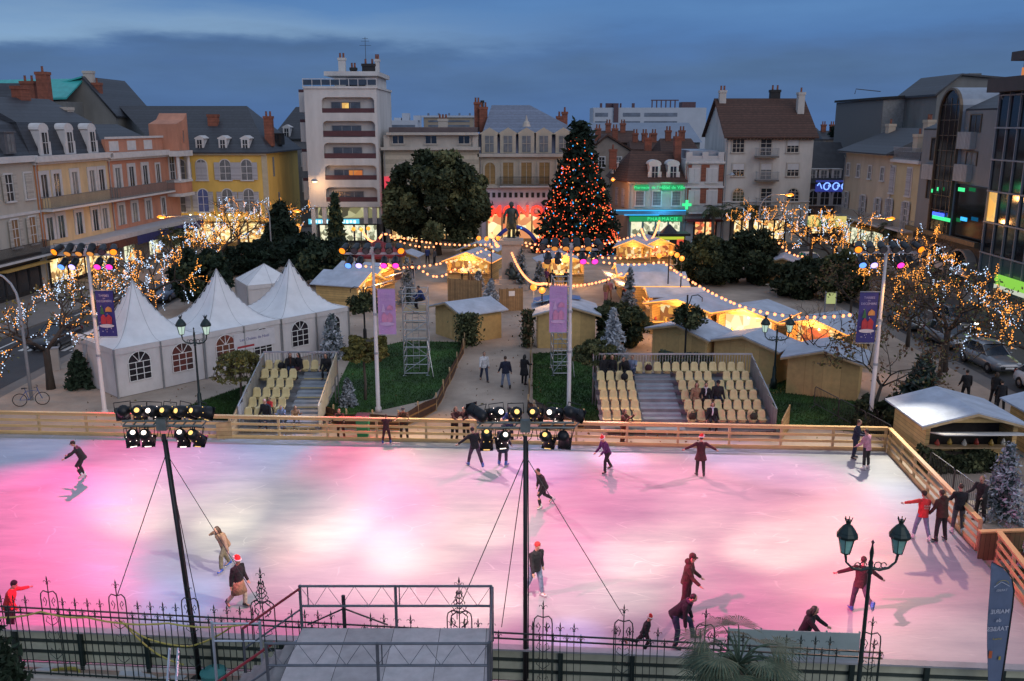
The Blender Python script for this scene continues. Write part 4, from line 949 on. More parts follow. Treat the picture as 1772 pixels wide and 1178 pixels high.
for k in range(9): z = 5 + k*1.35; m.box(ua0 + .3, -.35, z, ua1 - .3, -.322, z + .05)
m.build('arch_frame', bz, B.o)
for u0, u1, rowz in ((B.u(1606, 300), B.u(1621, 300), ((280, 240), (350, 311))), (B.u(1668, 300), B.u(1690, 300), ((228, 200), (283, 261)))):
    for a, b in rowz: B.win((u0+u1)/2, B.z(1645, a), abs(u1-u0)*.8, B.z(1645, b) - B.z(1645, a), trim=bz, mx=1, mz=0, sill=False, tw=.1)
rb = striped('ribbed_panel', (.40,.40,.40), (.2,.2,.2), 4, 'X', .7, .08, duty=.4)
for p0, p1 in ((258, 228), (315, 285)): B.box('balcony_panel', rb, B.u(1664, 250), -.5, B.z(1680, p0), B.u(1688, 250), -.006, B.z(1680, p1))
B.box('balcony_panel', rb, B.u(1604, 290), -.5, B.z(1612, 310), ua0 - .02, -.006, B.z(1612, 284))
B.box('dark_band', BG, ua1 + .02, -.12, 4.3, B.L - .1, -.006, B.z(1690, 322)); B.box('ledge', bz, -.1, -.9, 4.0, B.L, -.51, 4.4)
B.hip('roof', SLATE, zr_ + .002, zr_ + 2.4, 10, ua1 + .05, B.L, .2, .2, 0); B.hip('roof', SLATE, zl + .002, zl + 2.0, 10, 0, ua0 - .02, .2, .2, 0)
W3 = M('shop_poster_white', (.42,.42,.43), .6, .2, 1)
nA = 3; wA = (B.L - 1.2)/nA
for k in range(nA):
    c = .6 + wA*(k + .5); rr = wA*.42
    pts = [(c - rr, .1), (c - rr, 2.2)] + [(c - rr*math.cos(PI*i/10), 2.2 + rr*.72*math.sin(PI*i/10)) for i in range(1, 10)] + [(c + rr, 2.2), (c + rr, .1)]
    pin = [(c + (x - c)*.88, z - (.14 if z > 2.1 else 0)) for x, z in pts]
    m = MB()
    for i in range(len(pts)-1): m.yprism([pts[i], pin[i], pin[i+1], pts[i+1]], -.8, -.005)
    o = m.build('ground_arch', M('arch_stone', (.26,.22,.19), .8, .15, 1), B.o)
    MB().yprism(pin, -.3, -.006).build('pane', BG if k else GLASS2, o)
    MB().box(c - rr*.8, -.38, 1.1, c + rr*.8, -.304, 1.75).build('shop_band', W3, o)
for px, py, w, mt in ((1625, 330, .5, GRN), (1635, 327, .5, GRN), (1677, 328, 1.4, GRN), (1636, 371, 2.6, EM('neon_deep_blue', (.05,.12,.9), 2, False)), (1641, 378, 3.8, GRN), (1680, 379, 1.2, CYAN)):
    u, z = B.uv(px, py); m = MB()
    for q in range(max(1, int(w/.3))): m.box(u - w/2 + q*.3, -.62, z - .16, u - w/2 + q*.3 + .2, -.56, z + .16)
    m.build('neon_sign', mt, B.o)

# --- glass office block at the right edge
B = Bld('glass_office', 'dark glass curtain wall office block with white mullions at the right edge', r4, (39.55, 52))
B.L0 = B.L; zt = B.z(1735, 160)
B.wall(M('office_core', (.03,.03,.035), .7, .2, 1), zt, 14, .1)
zr = [3.6 + i*(zt - 3.9)/5 for i in range(6)]
m = MB(); nb = 14
for i in range(nb + 1): x = .05 + (B.L - .1)*i/nb; m.box(x - .05, -.35, .2, x + .05, -.005, zt - .01)
for z in [.2, 1.9] + zr: m.box(.0, -.42, z, B.L, -.352, z + .12)
m.build('mullion', M('mullion_grey', (.26,.26,.28), .5, .1, 2), B.o)
random.seed(5)
lit = [GLIT, GORANGE, EM('pane_dim_green', (.5,.55,.2), .25, False)]
for j in range(len(zr) - 1):
    for i in range(nb):
        x = .1 + (B.L - .1)*i/nb; mt = random.choice(lit) if random.random() < .14 else BG
        B.box('pane', mt, x + .02, -.2, zr[j] + .13, x + (B.L - .1)/nb - .08, -.12, zr[j+1] - .01)
B.box('spandrel_glass', M('glass_teal', (.06,.10,.11), .15, .2, 1), .1, -.2, .35, B.L, -.12, 3.5)
B.box('roof_band', M('roof_band_brown', (.06,.045,.04), .6, .2, 1), -.4, -1.2, zt + .003, B.L, 14, zt + 1.1)
pz = AT(1745, 90, 74).z
B.box('penthouse', M('penthouse_white', (.40,.39,.38), .8, .1, 1), .6, 1.0, zt + 1.103, B.L, 12, pz - .6); B.box('penthouse_roof', _mats['roof_band_brown'], .1, .2, pz - .597, B.L, 12.4, pz + .1)
B.box('penthouse_window', GLASS, 1.2, .9, zt + 2.2, B.L, .997, pz - .8); B.box('terrace_lamp', GORANGE, .7, .85, zt + 1.3, 1.6, .95, zt + 1.9)
B.box('lit_sign', EM('sign_lime', (.30, .75, .08), .85, False), 3.6, -.75, 1.55, B.L, -.43, 2.3); B.box('sign_base', EM('sign_pale', (.8,.85,.7), .7, False), 3.6, -.74, 1.2, B.L, -.43, 1.546)

# --- far blocks and roofs beyond the square
Yb = 330
x0, x1 = AT(1026, 200, Yb).x, AT(1222, 200, Yb).x
B = Bld('far_slab_block', 'long white slab of flats far off beyond the roofs', (x0, Yb), (x1, Yb))
fw = M('far_white', (.42,.46,.52), .9, .08, .2); zt = B.z(1120, 186)
B.wall(fw, zt, 14); nf = 5
for j in range(4):
    z = zt - 2.3 - j*2.9
    for (a, b) in ((1115, 1172), (1078, 1108), (1030, 1052)):
        o = B.box('window_strip', M('far_window', (.12,.15,.20), .4, .4, .3), B.u(a, 200), -.1, z - .8, B.u(b, 200), -.005, z + .5)
B.box('stair_tower', M('far_maroon', (.10,.06,.07), .9, .1, 1), B.u(1062, 190), -.6, 4, B.u(1070, 190), 10, zt + 1.5)
for px, w in ((1040, 1), (1050, 5), (1075, .6), (1096, 1.2)): B.box('rooftop_vent', _mats['far_maroon'], B.u(px, 190), 3, zt, B.u(px, 190) + w*.7, 5, zt + 1.6)
m = MB()
for k in range(6): x = B.u(1130 + k*8, 180); m.box(x - .2, 2, zt, x + .2, 2.4, zt + 2.4)
m.box(B.u(1128, 180), 2, zt + 2.4, B.u(1176, 180), 2.4, zt + 2.8); m.build('rooftop_frame', _mats['far_maroon'], B.o)
B.box('rooftop_house', _mats['far_maroon'], B.u(1182, 180), 2, zt, B.u(1206, 180), 8, zt + 2.0)
Yb = 300
x0, x1 = AT(733, 210, Yb).x, AT(818, 210, Yb).x
B = Bld('far_flats', 'distant ochre block of flats above the classical building', (x0, Yb), (x1, Yb))
B.wall(M('far_ochre', (.30,.25,.19), .9, .1, .2), B.z(775, 203), 12); B.box('roof', fw, -.5, -.5, B.z(775, 203) + .003, B.L + .5, 12, B.z(775, 203) + .6)
for j in range(2): B.box('window_strip', _mats['far_window'], 1.5, -.1, B.z(775, 211 + j*8), B.L - 1, -.005, B.z(775, 208 + j*8))
for k in range(5): B.box('rooftop_vent', _mats['far_window'], 1 + k*3.4, 3, B.z(775, 203) + .6, 1.6 + k*3.4, 4, B.z(775, 203) + 1.4)
Yb = 210
for n_, (a, b, t) in enumerate(((667, 722, 208),)):
    x0, x1 = AT(a, 210, Yb).x, AT(b, 210, Yb).x
    B = Bld('far_white_house', 'small white flat roofed building far behind, with square rooftop boxes', (x0, Yb), (x1, Yb))
    B.wall(fw, B.z(690, t), 10)
    for px, h in ((694, 1.6), (714, 1.1), (680, .6)): B.box('rooftop_box', fw, B.u(px, 210), 2, B.z(690, t) + .003, B.u(px, 210) + 1.6, 5, B.z(690, t) + h)
    B.box('window_strip', _mats['far_window'], .5, -.1, B.z(690, t) - 2, B.L - .5, -.005, B.z(690, t) - 1)
Yb = 150
x0, x1 = AT(1034, 230, Yb).x, AT(1212, 230, Yb).x
B = Bld('long_hall', 'long grey blue metal roofed hall behind the corner house', (x0, Yb), (x1, Yb))
B.wall(greyw, AT(1100, 246, Yb).z, 16)
zz = AT(1100, 246, Yb).z; z2 = AT(1100, 212, Yb + 12).z
MB().xprism([(-.5, zz), (12, z2), (12, zz)], -.3, B.L + .3).build('roof', M('roof_bluegrey', (.16,.20,.27), .5, .12, .5), B.o)
def small_house(px0, px1, pe, pr, Yb, label, wallm, roofm, chim=1, gable=False, name='roof_house'):
    x0, x1 = AT(px0, 260, Yb).x, AT(px1, 260, Yb).x
    B = Bld(name, label, (x0, Yb), (x1, Yb)); ze, zr = B.z((px0+px1)/2, pe), B.z((px0+px1)/2, pr)
    B.wall(wallm, ze, 8)
    if gable:
        MB().yprism([(0, ze + .002), (B.L, ze + .002), (B.L*.42, zr)], 0, 8).build('gable', wallm, B.o)
        MB().yprism([(-.4, ze - .1), (B.L*.42, zr + .05), (B.L + .4, ze - .1), (B.L + .4, ze + .15), (B.L*.42, zr + .35), (-.4, ze + .15)], -.3, 8.2).build('roof', roofm, B.o)
    else: B.hip('roof', roofm, ze, zr, 8, i0=.5, i1=.5)
    for k in range(chim): B.chimney(B.L*(k + .6)/(chim + .4), 3.5, ze + .5, zr + 1.1, .8, .7, BRICK, 2)
    for k in range(2): B.win(B.L*(.3 + .4*k), ze - 2.2, .8, 1.4)
    return B
oldw = M('plaster_old', (.25,.21,.18), .9, .25, .6)
small_house(1020, 1092, 262, 236, 132, 'old plaster house with brown roof beside the lit fir', oldw, TILE, 2, True)
small_house(1040, 1102, 246, 226, 142, 'small tiled house with two brick chimneys behind the old plaster house', oldw, TILE, 2)
small_house(1094, 1150, 258, 244, 136, 'low house crowned with a row of brick chimneys', oldw, TILE, 3)
small_house(1148, 1206, 262, 240, 128, 'tiled house with tall chimneys beside the pale gable', M('plaster_dark', (.13,.10,.09), .9, .2, 1), TILE, 2)
small_house(1398, 1422, 238, 221, 190, 'tiny white house far off right of the balcony house', fw, SLATE, 0)
small_house(1424, 1460, 240, 226, 170, 'far small house with two thin chimneys', oldw, SLATE, 2)
small_house(190, 262, 250, 214, 124, 'slate roofed house with stone chimneys behind the turret', oldw, SLATE, 1)
# ================================================================ TREES AND PLANTS
rng = np.random.default_rng(11)
def leafmat(name, c, var=.35): return M(name, c, .75, var, 6.0, spec=.25)
LF_D = leafmat('leaf_dark', (.028, .040, .020)); LF_M = leafmat('leaf_mid', (.068, .082, .038)); LF_L = leafmat('leaf_light', (.13, .14, .062))
FIR_D = leafmat('needle_dark', (.010, .022, .014)); FIR_M = leafmat('needle_mid', (.020, .038, .022)); FIR_L = leafmat('needle_light', (.032, .054, .030))
FLOCK = leafmat('flocked_white', (.50, .53, .58), .2); FLOCK2 = leafmat('flocked_grey', (.26, .29, .32), .3); FLOCK3 = leafmat('flocked_green', (.07, .10, .09), .3)
GOLD = leafmat('leaf_golden', (.20, .17, .045)); OLIVE = leafmat('leaf_olive', (.11, .105, .035))
BARK = M('bark', (.055, .042, .034), .9, .35, 3, .7, stretch=(1, 1, .3)); BARKL = M('bark_pale', (.13, .10, .08), .9, .35, 3, .6, stretch=(1, 1, .3))
def leaves(P, size, mats, MI, name, jit=0.5, aspect=1.6, N=None):
    n = len(P); a = rng.normal(size=(n, 3)); a /= np.linalg.norm(a, axis=1)[:, None] + 1e-9
    b = rng.normal(size=(n, 3)); b -= (b*a).sum(1)[:, None]*a; b /= np.linalg.norm(b, axis=1)[:, None] + 1e-9
    s = size*(1 + jit*(rng.random(n) - .5))[:, None]
    a = a*s*aspect*.5; b = b*s*.5
    V = np.stack([P - a, P + b*.9, P + a, P - b*.9], 1).reshape(-1, 3)
    F = np.arange(4*n).reshape(-1, 4)
    return npmesh(name, V, F, mats, MI)
def crown_pts(n, rx, ry, rz, cz, clumps=70, cr=.3, flat_bottom=0.35):
    c = rng.normal(size=(clumps, 3)); c /= np.linalg.norm(c, axis=1)[:, None]
    c *= (.45 + .55*rng.random(clumps)**.5)[:, None]; c[:, 2] = np.where(c[:, 2] < -flat_bottom, -flat_bottom*rng.random(clumps), c[:, 2])
    k = rng.integers(0, clumps, n); p = rng.normal(size=(n, 3)); p /= np.linalg.norm(p, axis=1)[:, None]
    p *= (rng.random(n)**.4)[:, None]*cr*(.7 + .6*rng.random(clumps)[k])[:, None]
    P = (c[k] + p)*np.array([rx, ry, rz]); P[:, 2] += cz
    tone = rng.random(clumps)[k]*.7 + rng.random(n)*.3
    return P, (tone > .45).astype(int) + (tone > .75).astype(int)
def limbs(mb, base, top, r0, n, spread, zr, seed):
    rd = random.Random(seed)
    mb.tube([base, base + (top - base)*.5 + Vector((rd.uniform(-.1,.1), rd.uniform(-.1,.1), 0)), top], [r0*1.25, r0*.9, r0*.65], 8)
    for i in range(n):
        a = 2*PI*i/n + rd.uniform(-.4, .4); q = top - Vector((0, 0, rd.uniform(0, .25)*(top.z - base.z)))
        e = q + Vector((math.cos(a)*spread*rd.uniform(.6, 1), math.sin(a)*spread*rd.uniform(.6, 1), zr*rd.uniform(.4, 1)))
        m = q.lerp(e, .5) + Vector((0, 0, rd.uniform(0, .3)*zr*.4))
        mb.tube([q, m, e], [r0*.5, r0*.3, r0*.08], 5)
def broadleaf(name, label, cat, loc, rx, rz, cz, trunk_h, n, mats, lsize=.35, r0=.3, clumps=70, cr=.3, grp=None, ry=None, tr=BARK, fb=.9):
    t = thing(name, label, cat, loc, random.uniform(0, 6), grp)
    m = MB(); limbs(m, Vector((0,0,-.05)), Vector((0,0,trunk_h)), r0, 7, rx*.7, rz*1.2, sum(map(ord, label)) % 999); m.build('trunk', tr, t, True)
    P, MI = crown_pts(n, rx, ry or rx, rz, cz, clumps, cr, fb)
    link('crown', leaves(P, lsize, mats, MI, 'crown'), t); return t
def conifer_pts(h, r, nb, per, droop=.25, z0=.05, power=1.0):
    P = []; T = []
    for i in range(nb):
        f = (i + rng.random())/nb
        z = h*(z0 + (1 - z0)*f); R_ = r*((1 - f)**power + .02)*(.72 + .36*rng.random()); a = rng.random()*6.283
        k = max(2, int(per*(R_/r) + 2)); s = (np.arange(k) + rng.random(k))/k
        x = np.cos(a)*R_*s; y = np.sin(a)*R_*s; zz = z - droop*R_*s**1.6 + .10*R_*s
        w = .10*r*(1 - s*.5)
        P.append(np.stack([x + rng.normal(size=k)*w, y + rng.normal(size=k)*w, zz + rng.normal(size=k)*w*.6], 1)); T.append(s)
    return np.concatenate(P), np.concatenate(T)
def conifer(name, label, cat, loc, h, r, mats, nb=160, per=22, lsize=.22, grp=None, droop=.3, power=1.0, tiers=True, trunk=BARK):
    t = thing(name, label, cat, loc, random.uniform(0, 6), grp)
    MB().tube([(0,0,-.05),(0,0,h*.5),(0,0,h*.98)], [h*.018+.02, h*.011+.01, .01], 7).build('trunk', trunk, t)
    P, T = conifer_pts(h, r, nb, per, droop, .06, power)
    q = T*.6 + rng.random(len(T))*.5
    MI = (q > .5).astype(int) + (q > .85).astype(int)
    link('crown', leaves(P, lsize, mats, MI, 'crown', aspect=2.4), t); return t
_oct = np.array([(1,0,0),(0,1,0),(-1,0,0),(0,-1,0),(0,0,1),(0,0,-1)], float)
_octf = np.array([(0,1,4),(1,2,4),(2,3,4),(3,0,4),(1,0,5),(2,1,5),(3,2,5),(0,3,5)])
def bulbs(P, r, mats, MI, name):
    P = np.asarray(P); n = len(P)
    V = (P[:, None, :] + _oct[None]*np.broadcast_to(np.asarray(r).reshape(-1, 1, 1), (n, 1, 1))).reshape(-1, 3)
    F = (_octf[None] + 6*np.arange(n)[:, None, None]).reshape(-1, 3)
    return npmesh(name, V, F, mats, np.repeat(MI, 8))
B_OR = EM('fairy_orange', (1.0, .36, .055), 2.1, False); B_WH = EM('fairy_white', (.55, .72, 1.0), 1.9, False)
B_RED = EM('fairy_red', (1.0, .105, .032), 2.2, False); B_BLU = EM('fairy_blue', (.05, .42, 1.0), 2.0, False); B_YEL = EM('fairy_yellow', (1.0, .45, .10), 1.7, False)

# --- the big lit fir
p = G(1000, 434)
t = conifer('christmas_tree', 'giant fir hung with red and blue lights in front of the department store', 'tree', p, H(1000, 214, p), 5.5, [FIR_D, FIR_D, FIR_M], 900, 34, .40, droop=.35, power=.85)
hh = H(1000, 214, p)
n = 1500; f = 1 - np.sqrt(rng.random(n)*.96 + .01); a = rng.random(n)*6.283; R_ = 5.35*((1 - f)**.85 + .015)*(.82 + .2*rng.random(n))
P = np.stack([np.cos(a)*R_, np.sin(a)*R_, hh*(.06 + .94*f) - .25*R_], 1)
q = rng.random(n); MI = np.where(q < .80, 0, np.where(q < .90, 1, 2))
col = np.array([B_RED, B_BLU, B_YEL], dtype=object)
rad = np.where(MI == 1, .09, .076)
front = np.argsort((P[:, 1]*math.cos(t.rotation_euler.z) + P[:, 0]*math.sin(t.rotation_euler.z)))
bme = [bulbs([(0,0,0)], r_, [m_], np.zeros(1, int), 'bulb') for m_, r_ in ((B_RED, .085), (B_BLU, .10), (B_YEL, .08))]
for i in front[:100]: link('bulb', bme[MI[i]], t, P[i])
rest = front[100:]
tag(link('fairy_lights', bulbs(P[rest], rad[rest], [B_RED, B_BLU, B_YEL], MI[rest], 'fairy_lights'), t), kind='stuff')
# --- evergreen round tree in front of the classical building
p = G(757, 441)
broadleaf('evergreen_oak', 'large round dense evergreen tree left of the statue', 'tree', p, 5.6, 5.0, 6.2, 2.6, 19000, [LF_D, LF_M, LF_L], .38, .42, 80, .2, fb=.8)
# --- cypress and dark evergreens left of centre
p = G(585, 478); conifer('cypress', 'slim dark green pointed cypress beside the left tents', 'tree', p, H(585, 336, p), 1.15, [FIR_M, FIR_L, OLIVE], 420, 14, .30, droop=-.5, power=.7)
p = G(548, 492); broadleaf('evergreen_shrub', 'broad dark evergreen at the foot of the slim cypress', 'shrub', p, 3.0, 2.0, 2.3, 1.0, 9000, [FIR_D, FIR_M, LF_M], .3, .15, 50, .3)
p = G(490, 455); conifer('dark_spruce', 'broad dark spruce in front of the yellow house shop windows', 'tree', p, H(490, 352, p), 3.2, [FIR_D, FIR_D, FIR_M], 420, 22, .36, power=.8)
p = G(440, 474); broadleaf('evergreen_shrub', 'dark rounded evergreen between the spruce and the pointed tents', 'shrub', p, 2.6, 1.5, 1.6, .7, 7000, [FIR_D, FIR_D, FIR_M], .3, .12, 40, .3)
p = G(352, 535); broadleaf('evergreen_shrub', 'tall dark evergreen behind the dip between the two left tent peaks', 'shrub', p, 2.0, 2.1, 2.6, 1.2, 8000, [FIR_D, FIR_M, LF_M], .28, .14, 45, .3)
p = G(140, 672); conifer('small_spruce', 'small dark potted spruce standing against the left end of the tents', 'tree', p, H(140, 608, p), .85, [FIR_D, FIR_M, FIR_M], 130, 14, .16, power=.6)
p = G(1592, 697); conifer('small_spruce', 'dusty green spruce behind the foreground chalet on the right', 'tree', p, H(1592, 612, p), 1.35, [FIR_M, FLOCK3, FIR_L], 170, 18, .18, power=.8)
# --- bushes on the right
for (bx, by, top, rx, lab, mats) in ((1222, 492, 414, 2.6, 'left half of the big dark bush mass above the lit chalets', [LF_D, LF_M, OLIVE]), (1296, 488, 408, 3.0, 'larger right half of the big dark bush mass above the lit chalets', [LF_D, LF_D, LF_M]),
        (1385, 512, 452, 2.4, 'low dark bush below the lit bare trees at the right', [LF_D, LF_D, LF_M]), (1452, 520, 440, 2.0, 'upright dark bush behind the snowy chalet roof at the right', [LF_D, LF_M, OLIVE]),
        (1068, 598, 528, 1.7, 'dark green bush behind the flocked fir near the right stand', [LF_D, LF_M, LF_M]), (1520, 742, 690, 1.2, 'small dark bush at the corner of the foreground chalet', [LF_D, LF_D, LF_M])):
    p = G(bx, by); h = H(bx, top, p); broadleaf('bush', lab, 'bush', p, rx, h*.52, h*.5, h*.3, 8000, mats, .22 if by > 560 else .3, .12, 46, .27)
# --- clipped standards and hedges
for bx, by, ty, lab, mats, rz in ((632, 692, 596, 'mushroom shaped clipped golden standard tree on the left lawn', [OLIVE, GOLD, _mats.get('leaf_rust') or leafmat('leaf_rusty', (.13,.085,.03))], .55), (1028, 692, 590, 'round clipped dark standard tree on the right lawn', [LF_M, LF_L, OLIVE], .85)):
    p = G(bx, by); h = H(bx, ty, p); tp = thing('topiary_tree', lab, 'tree', p)
    MB().tube([(0,0,-.03),(.05,0,h*.3),(0,0,h*.7)], [.09,.07,.06], 7).build('trunk', BARKL, tp, True)
    P, MI = crown_pts(9000, 1.2, 1.15, rz, h - rz, 160, .14, .15); link('crown', leaves(P, .11, mats, MI, 'crown'), tp)
def hedge(label, a, b, h, w, mats, n=5000, ls=.12):
    a = Vector(a); b = Vector(b); d = b - a; t = thing('hedge', label, 'hedge', (a.x, a.y, 0), math.atan2(d.y, d.x)); L_ = d.length
    P = np.stack([rng.random(n)*L_, (rng.random(n) - .5)*w, rng.random(n)**.7*h], 1)
    P[:, 2] *= .9 + .12*np.sin(P[:, 0]*3 + 1); face = rng.random(n) < .5; P[face, 1] = np.sign(P[face, 1])*w*.5*(1 + .1*rng.normal(size=face.sum()))
    tone = .5*np.sin(P[:, 0]*5)*np.sin(P[:, 2]*6 + 2) + rng.random(n); MI = (tone > .5).astype(int) + (tone > .95).astype(int)
    link('foliage', leaves(P, ls, mats, MI, 'foliage'), t)
    MB().box(.05, -w*.32, 0, L_ - .05, w*.32, h*.8).build('twigs', BARK, t)
hedge('yellow green hedge behind the mushroom shaped tree', G(606, 618), G(668, 614), 1.25, 1.1, [OLIVE, GOLD, GOLD])
hedge('grey green hedge behind the right stand', G(1140, 640), G(1228, 642), 1.1, .9, [LF_M, FLOCK3, LF_L])
hedge('dark hedge below the open counter of the foreground chalet', G(1592, 815), G(1712, 812), 1.0, .8, [LF_D, LF_M, LF_L])
hedge('dark brown hedge left of the right walkway chalet', G(1020, 612), G(1060, 640), .8, .6, [LF_D, BROWN, LF_D], 2500)
# --- flocked firs
for bx, by, ty, r, lab, m_ in ((850, 541, 483, 1.0, 'bushy white flocked fir at the end of the walkway', [FLOCK2, FLOCK2, FLOCK]), (1060, 618, 534, 1.0, 'white flocked fir in front of the dark bush by the right stand', [FLOCK2, FLOCK, FLOCK]),
        (1088, 556, 462, .8, 'tall thin flocked fir beside the white roofed stalls', [FLOCK3, FLOCK2, FLOCK2]), (577, 618, 545, .95, 'flocked fir in front of the tent beside the left stand', [FLOCK3, FLOCK2, FLOCK]),
        (603, 702, 655, .5, 'tiny flocked fir under the mushroom shaped tree', [FLOCK3, FLOCK2, FLOCK]), (706, 528, 446, .9, 'grey flocked fir behind the left scaffold tower', [FLOCK3, FLOCK2, FLOCK2]),
        (1732, 898, 766, 1.05, 'frosted fir beside the gap in the right barrier', [FLOCK3, FLOCK2, FLOCK]), (1790, 1000, 905, .9, 'frosted fir cut by the right edge behind the flag', [FLOCK3, OLIVE, FLOCK2]),
        (902, 500, 432, .9, 'grey flocked fir leaning on the right side of the statue pedestal', [FLOCK3, FLOCK2, FLOCK2]), (934, 498, 452, .8, 'low flocked fir right of the pedestal by the lit chalet', [FLOCK3, FLOCK2, FLOCK2]),
        (828, 498, 470, .8, 'small snowy shrub left of the pedestal', [FLOCK3, FLOCK2, FLOCK]), (1372, 498, 476, .9, 'white frosted shrub beneath the lit trees at the right', [FLOCK2, FLOCK2, FLOCK])):
    p = G(bx, by); conifer('flocked_fir', lab, 'tree', p, H(bx, ty, p), r, m_, 150 if by < 600 else 260, 18, .13 if by < 700 else .085, power=.75, droop=.35, grp='flocked firs')
# --- palms
def palm(label, loc, h, fl, nf=26, r0=.14, mats=None, segs=9, grp=None, leaf=34, lw=.028):
    t = thing('palm_tree', label, 'palm', loc, random.uniform(0, 6), grp); rd = random.Random(sum(map(ord, label)) % 1000)
    MB().tube([(0,0,-.05),(.03,0,h*.4),(0,.03,h*.8),(0,0,h)], [r0*1.2, r0, r0*1.15, r0*.7], 8).build('trunk', BARKL, t, True)
    m = MB()
    for i in range(nf):
        a = i*2.4 + rd.uniform(-.2,.2); e = rd.uniform(-.25, 1.15); L_ = fl*rd.uniform(.8, 1.05)
        pts = []
        for k in range(segs):
            s = k/(segs-1); ang = e - 1.1*s*s
            if k == 0: pts.append(Vector((0,0,h)))
            else: pts.append(pts[-1] + Vector((math.cos(a)*math.cos(ang), math.sin(a)*math.cos(ang), math.sin(ang)))*L_*.62/(segs-1))
        m.cur = 0; m.tube(pts, [.018*fl*(1 - .6*k/(segs-1)) for k in range(segs)], 4)
        tip = pts[-1]; dv = (pts[-1] - pts[-2]).normalized(); sd = Vector((-math.sin(a), math.cos(a), 0)); up = sd.cross(dv)
        for j in range(leaf):          # a fan of narrow folded blades
            b = (j/(leaf-1) - .5)*3.6; d = (dv*math.cos(b) + sd*math.sin(b)).normalized(); ll = L_*.46*(1 - .25*abs(b)/1.8)*rd.uniform(.9, 1.05)
            q = d.cross(up).normalized()*lw*fl; e1 = tip + d*ll*.6 + up*.02; e2 = tip + d*ll + Vector((0,0,-ll*.28*rd.uniform(.5,1.3)))
            m.cur = j % 2; m.add([tuple(tip), tuple(e1 - q), tuple(e2), tuple(e1 + q)], [(0,1,2,3)])
    m.build('fronds', mats or [LF_D, LF_M], t); return t
for bx, by, ty, lab in ((302, 462, 405, 'palm under the blue awning of the coral house'), (318, 455, 398, 'second palm beside the blue awning nearer the yellow house'), (726, 440, 372, 'palm beside the white tower behind the round tree'),
        (1232, 425, 362, 'palm before the brick panelled house'), (1266, 425, 362, 'left palm of the pair before the balcony house'), (1296, 425, 360, 'right palm of the pair before the balcony house'), (1440, 425, 378, 'palm in front of the dark roofed house'), (1540, 452, 392, 'palm before the narrow yellow house')):
    p = G(bx, by); palm(lab, p, H(bx, ty, p), 1.9, 22, .2, leaf=14, segs=5, grp='palms round the square')
# --- weeping little tree
p = G(418, 700); t = thing('weeping_tree', 'small yellow green weeping tree beside the left stand', 'tree', p); h = H(418, 600, p)
m = MB(); m.tube([(0,0,-.03),(.05,0,h*.5),(0,0,h*.85)], [.07,.05,.03], 6); P = []
for i in range(60):
    a = random.uniform(0, 6.28); r_ = random.uniform(.5, 1.35); q = [Vector((0,0,h*.8))]
    for k in range(1, 7): s = k/6; q.append(Vector((math.cos(a)*r_*s**.7, math.sin(a)*r_*s**.7, h*.8 + .4*math.sin(s*2.6) - 1.1*s*s)))
    m.tube(q, .012, 4); P += [v + Vector((random.gauss(0,.05), random.gauss(0,.05), random.gauss(0,.05))) for v in q[2:] for _ in range(14)]
m.build('trunk', BARKL, t); P = np.array([tuple(v) for v in P]); link('crown', leaves(P, .10, [OLIVE, GOLD, LF_L], rng.integers(0, 3, len(P)), 'crown', aspect=2.2), t)
# --- bare branching trees, most wound with fairy lights
def branch(mb, tips, p, d, L_, r, depth, rd, up=.25, spread=.75, k=3):
    q = p + d*L_*.5 + Vector((rd.gauss(0,.05), rd.gauss(0,.05), rd.gauss(0,.04)))*L_; e = p + d*L_ + Vector((rd.gauss(0,.06), rd.gauss(0,.06), 0))*L_
    mb.tube([p, q, e], [r, r*.82, r*.62], 7 if r > .06 else 4); tips.append((p, q, e, depth))
    if depth == 0: return
    for i in range(k if depth > 1 else k + 1):
        a = 2*PI*(i + rd.random()*.6)/k; ax = d.orthogonal().normalized(); s = ax*math.cos(a) + d.cross(ax)*math.sin(a)
        nd = (d*rd.uniform(.55, .95) + s*spread*rd.uniform(.6, 1.15) + Vector((0,0,up*rd.uniform(.1, 1)))).normalized()
        branch(mb, tips, e if rd.random() < .75 else q, nd, L_*rd.uniform(.62, .82), r*.58, depth - 1, rd, up, spread, k)
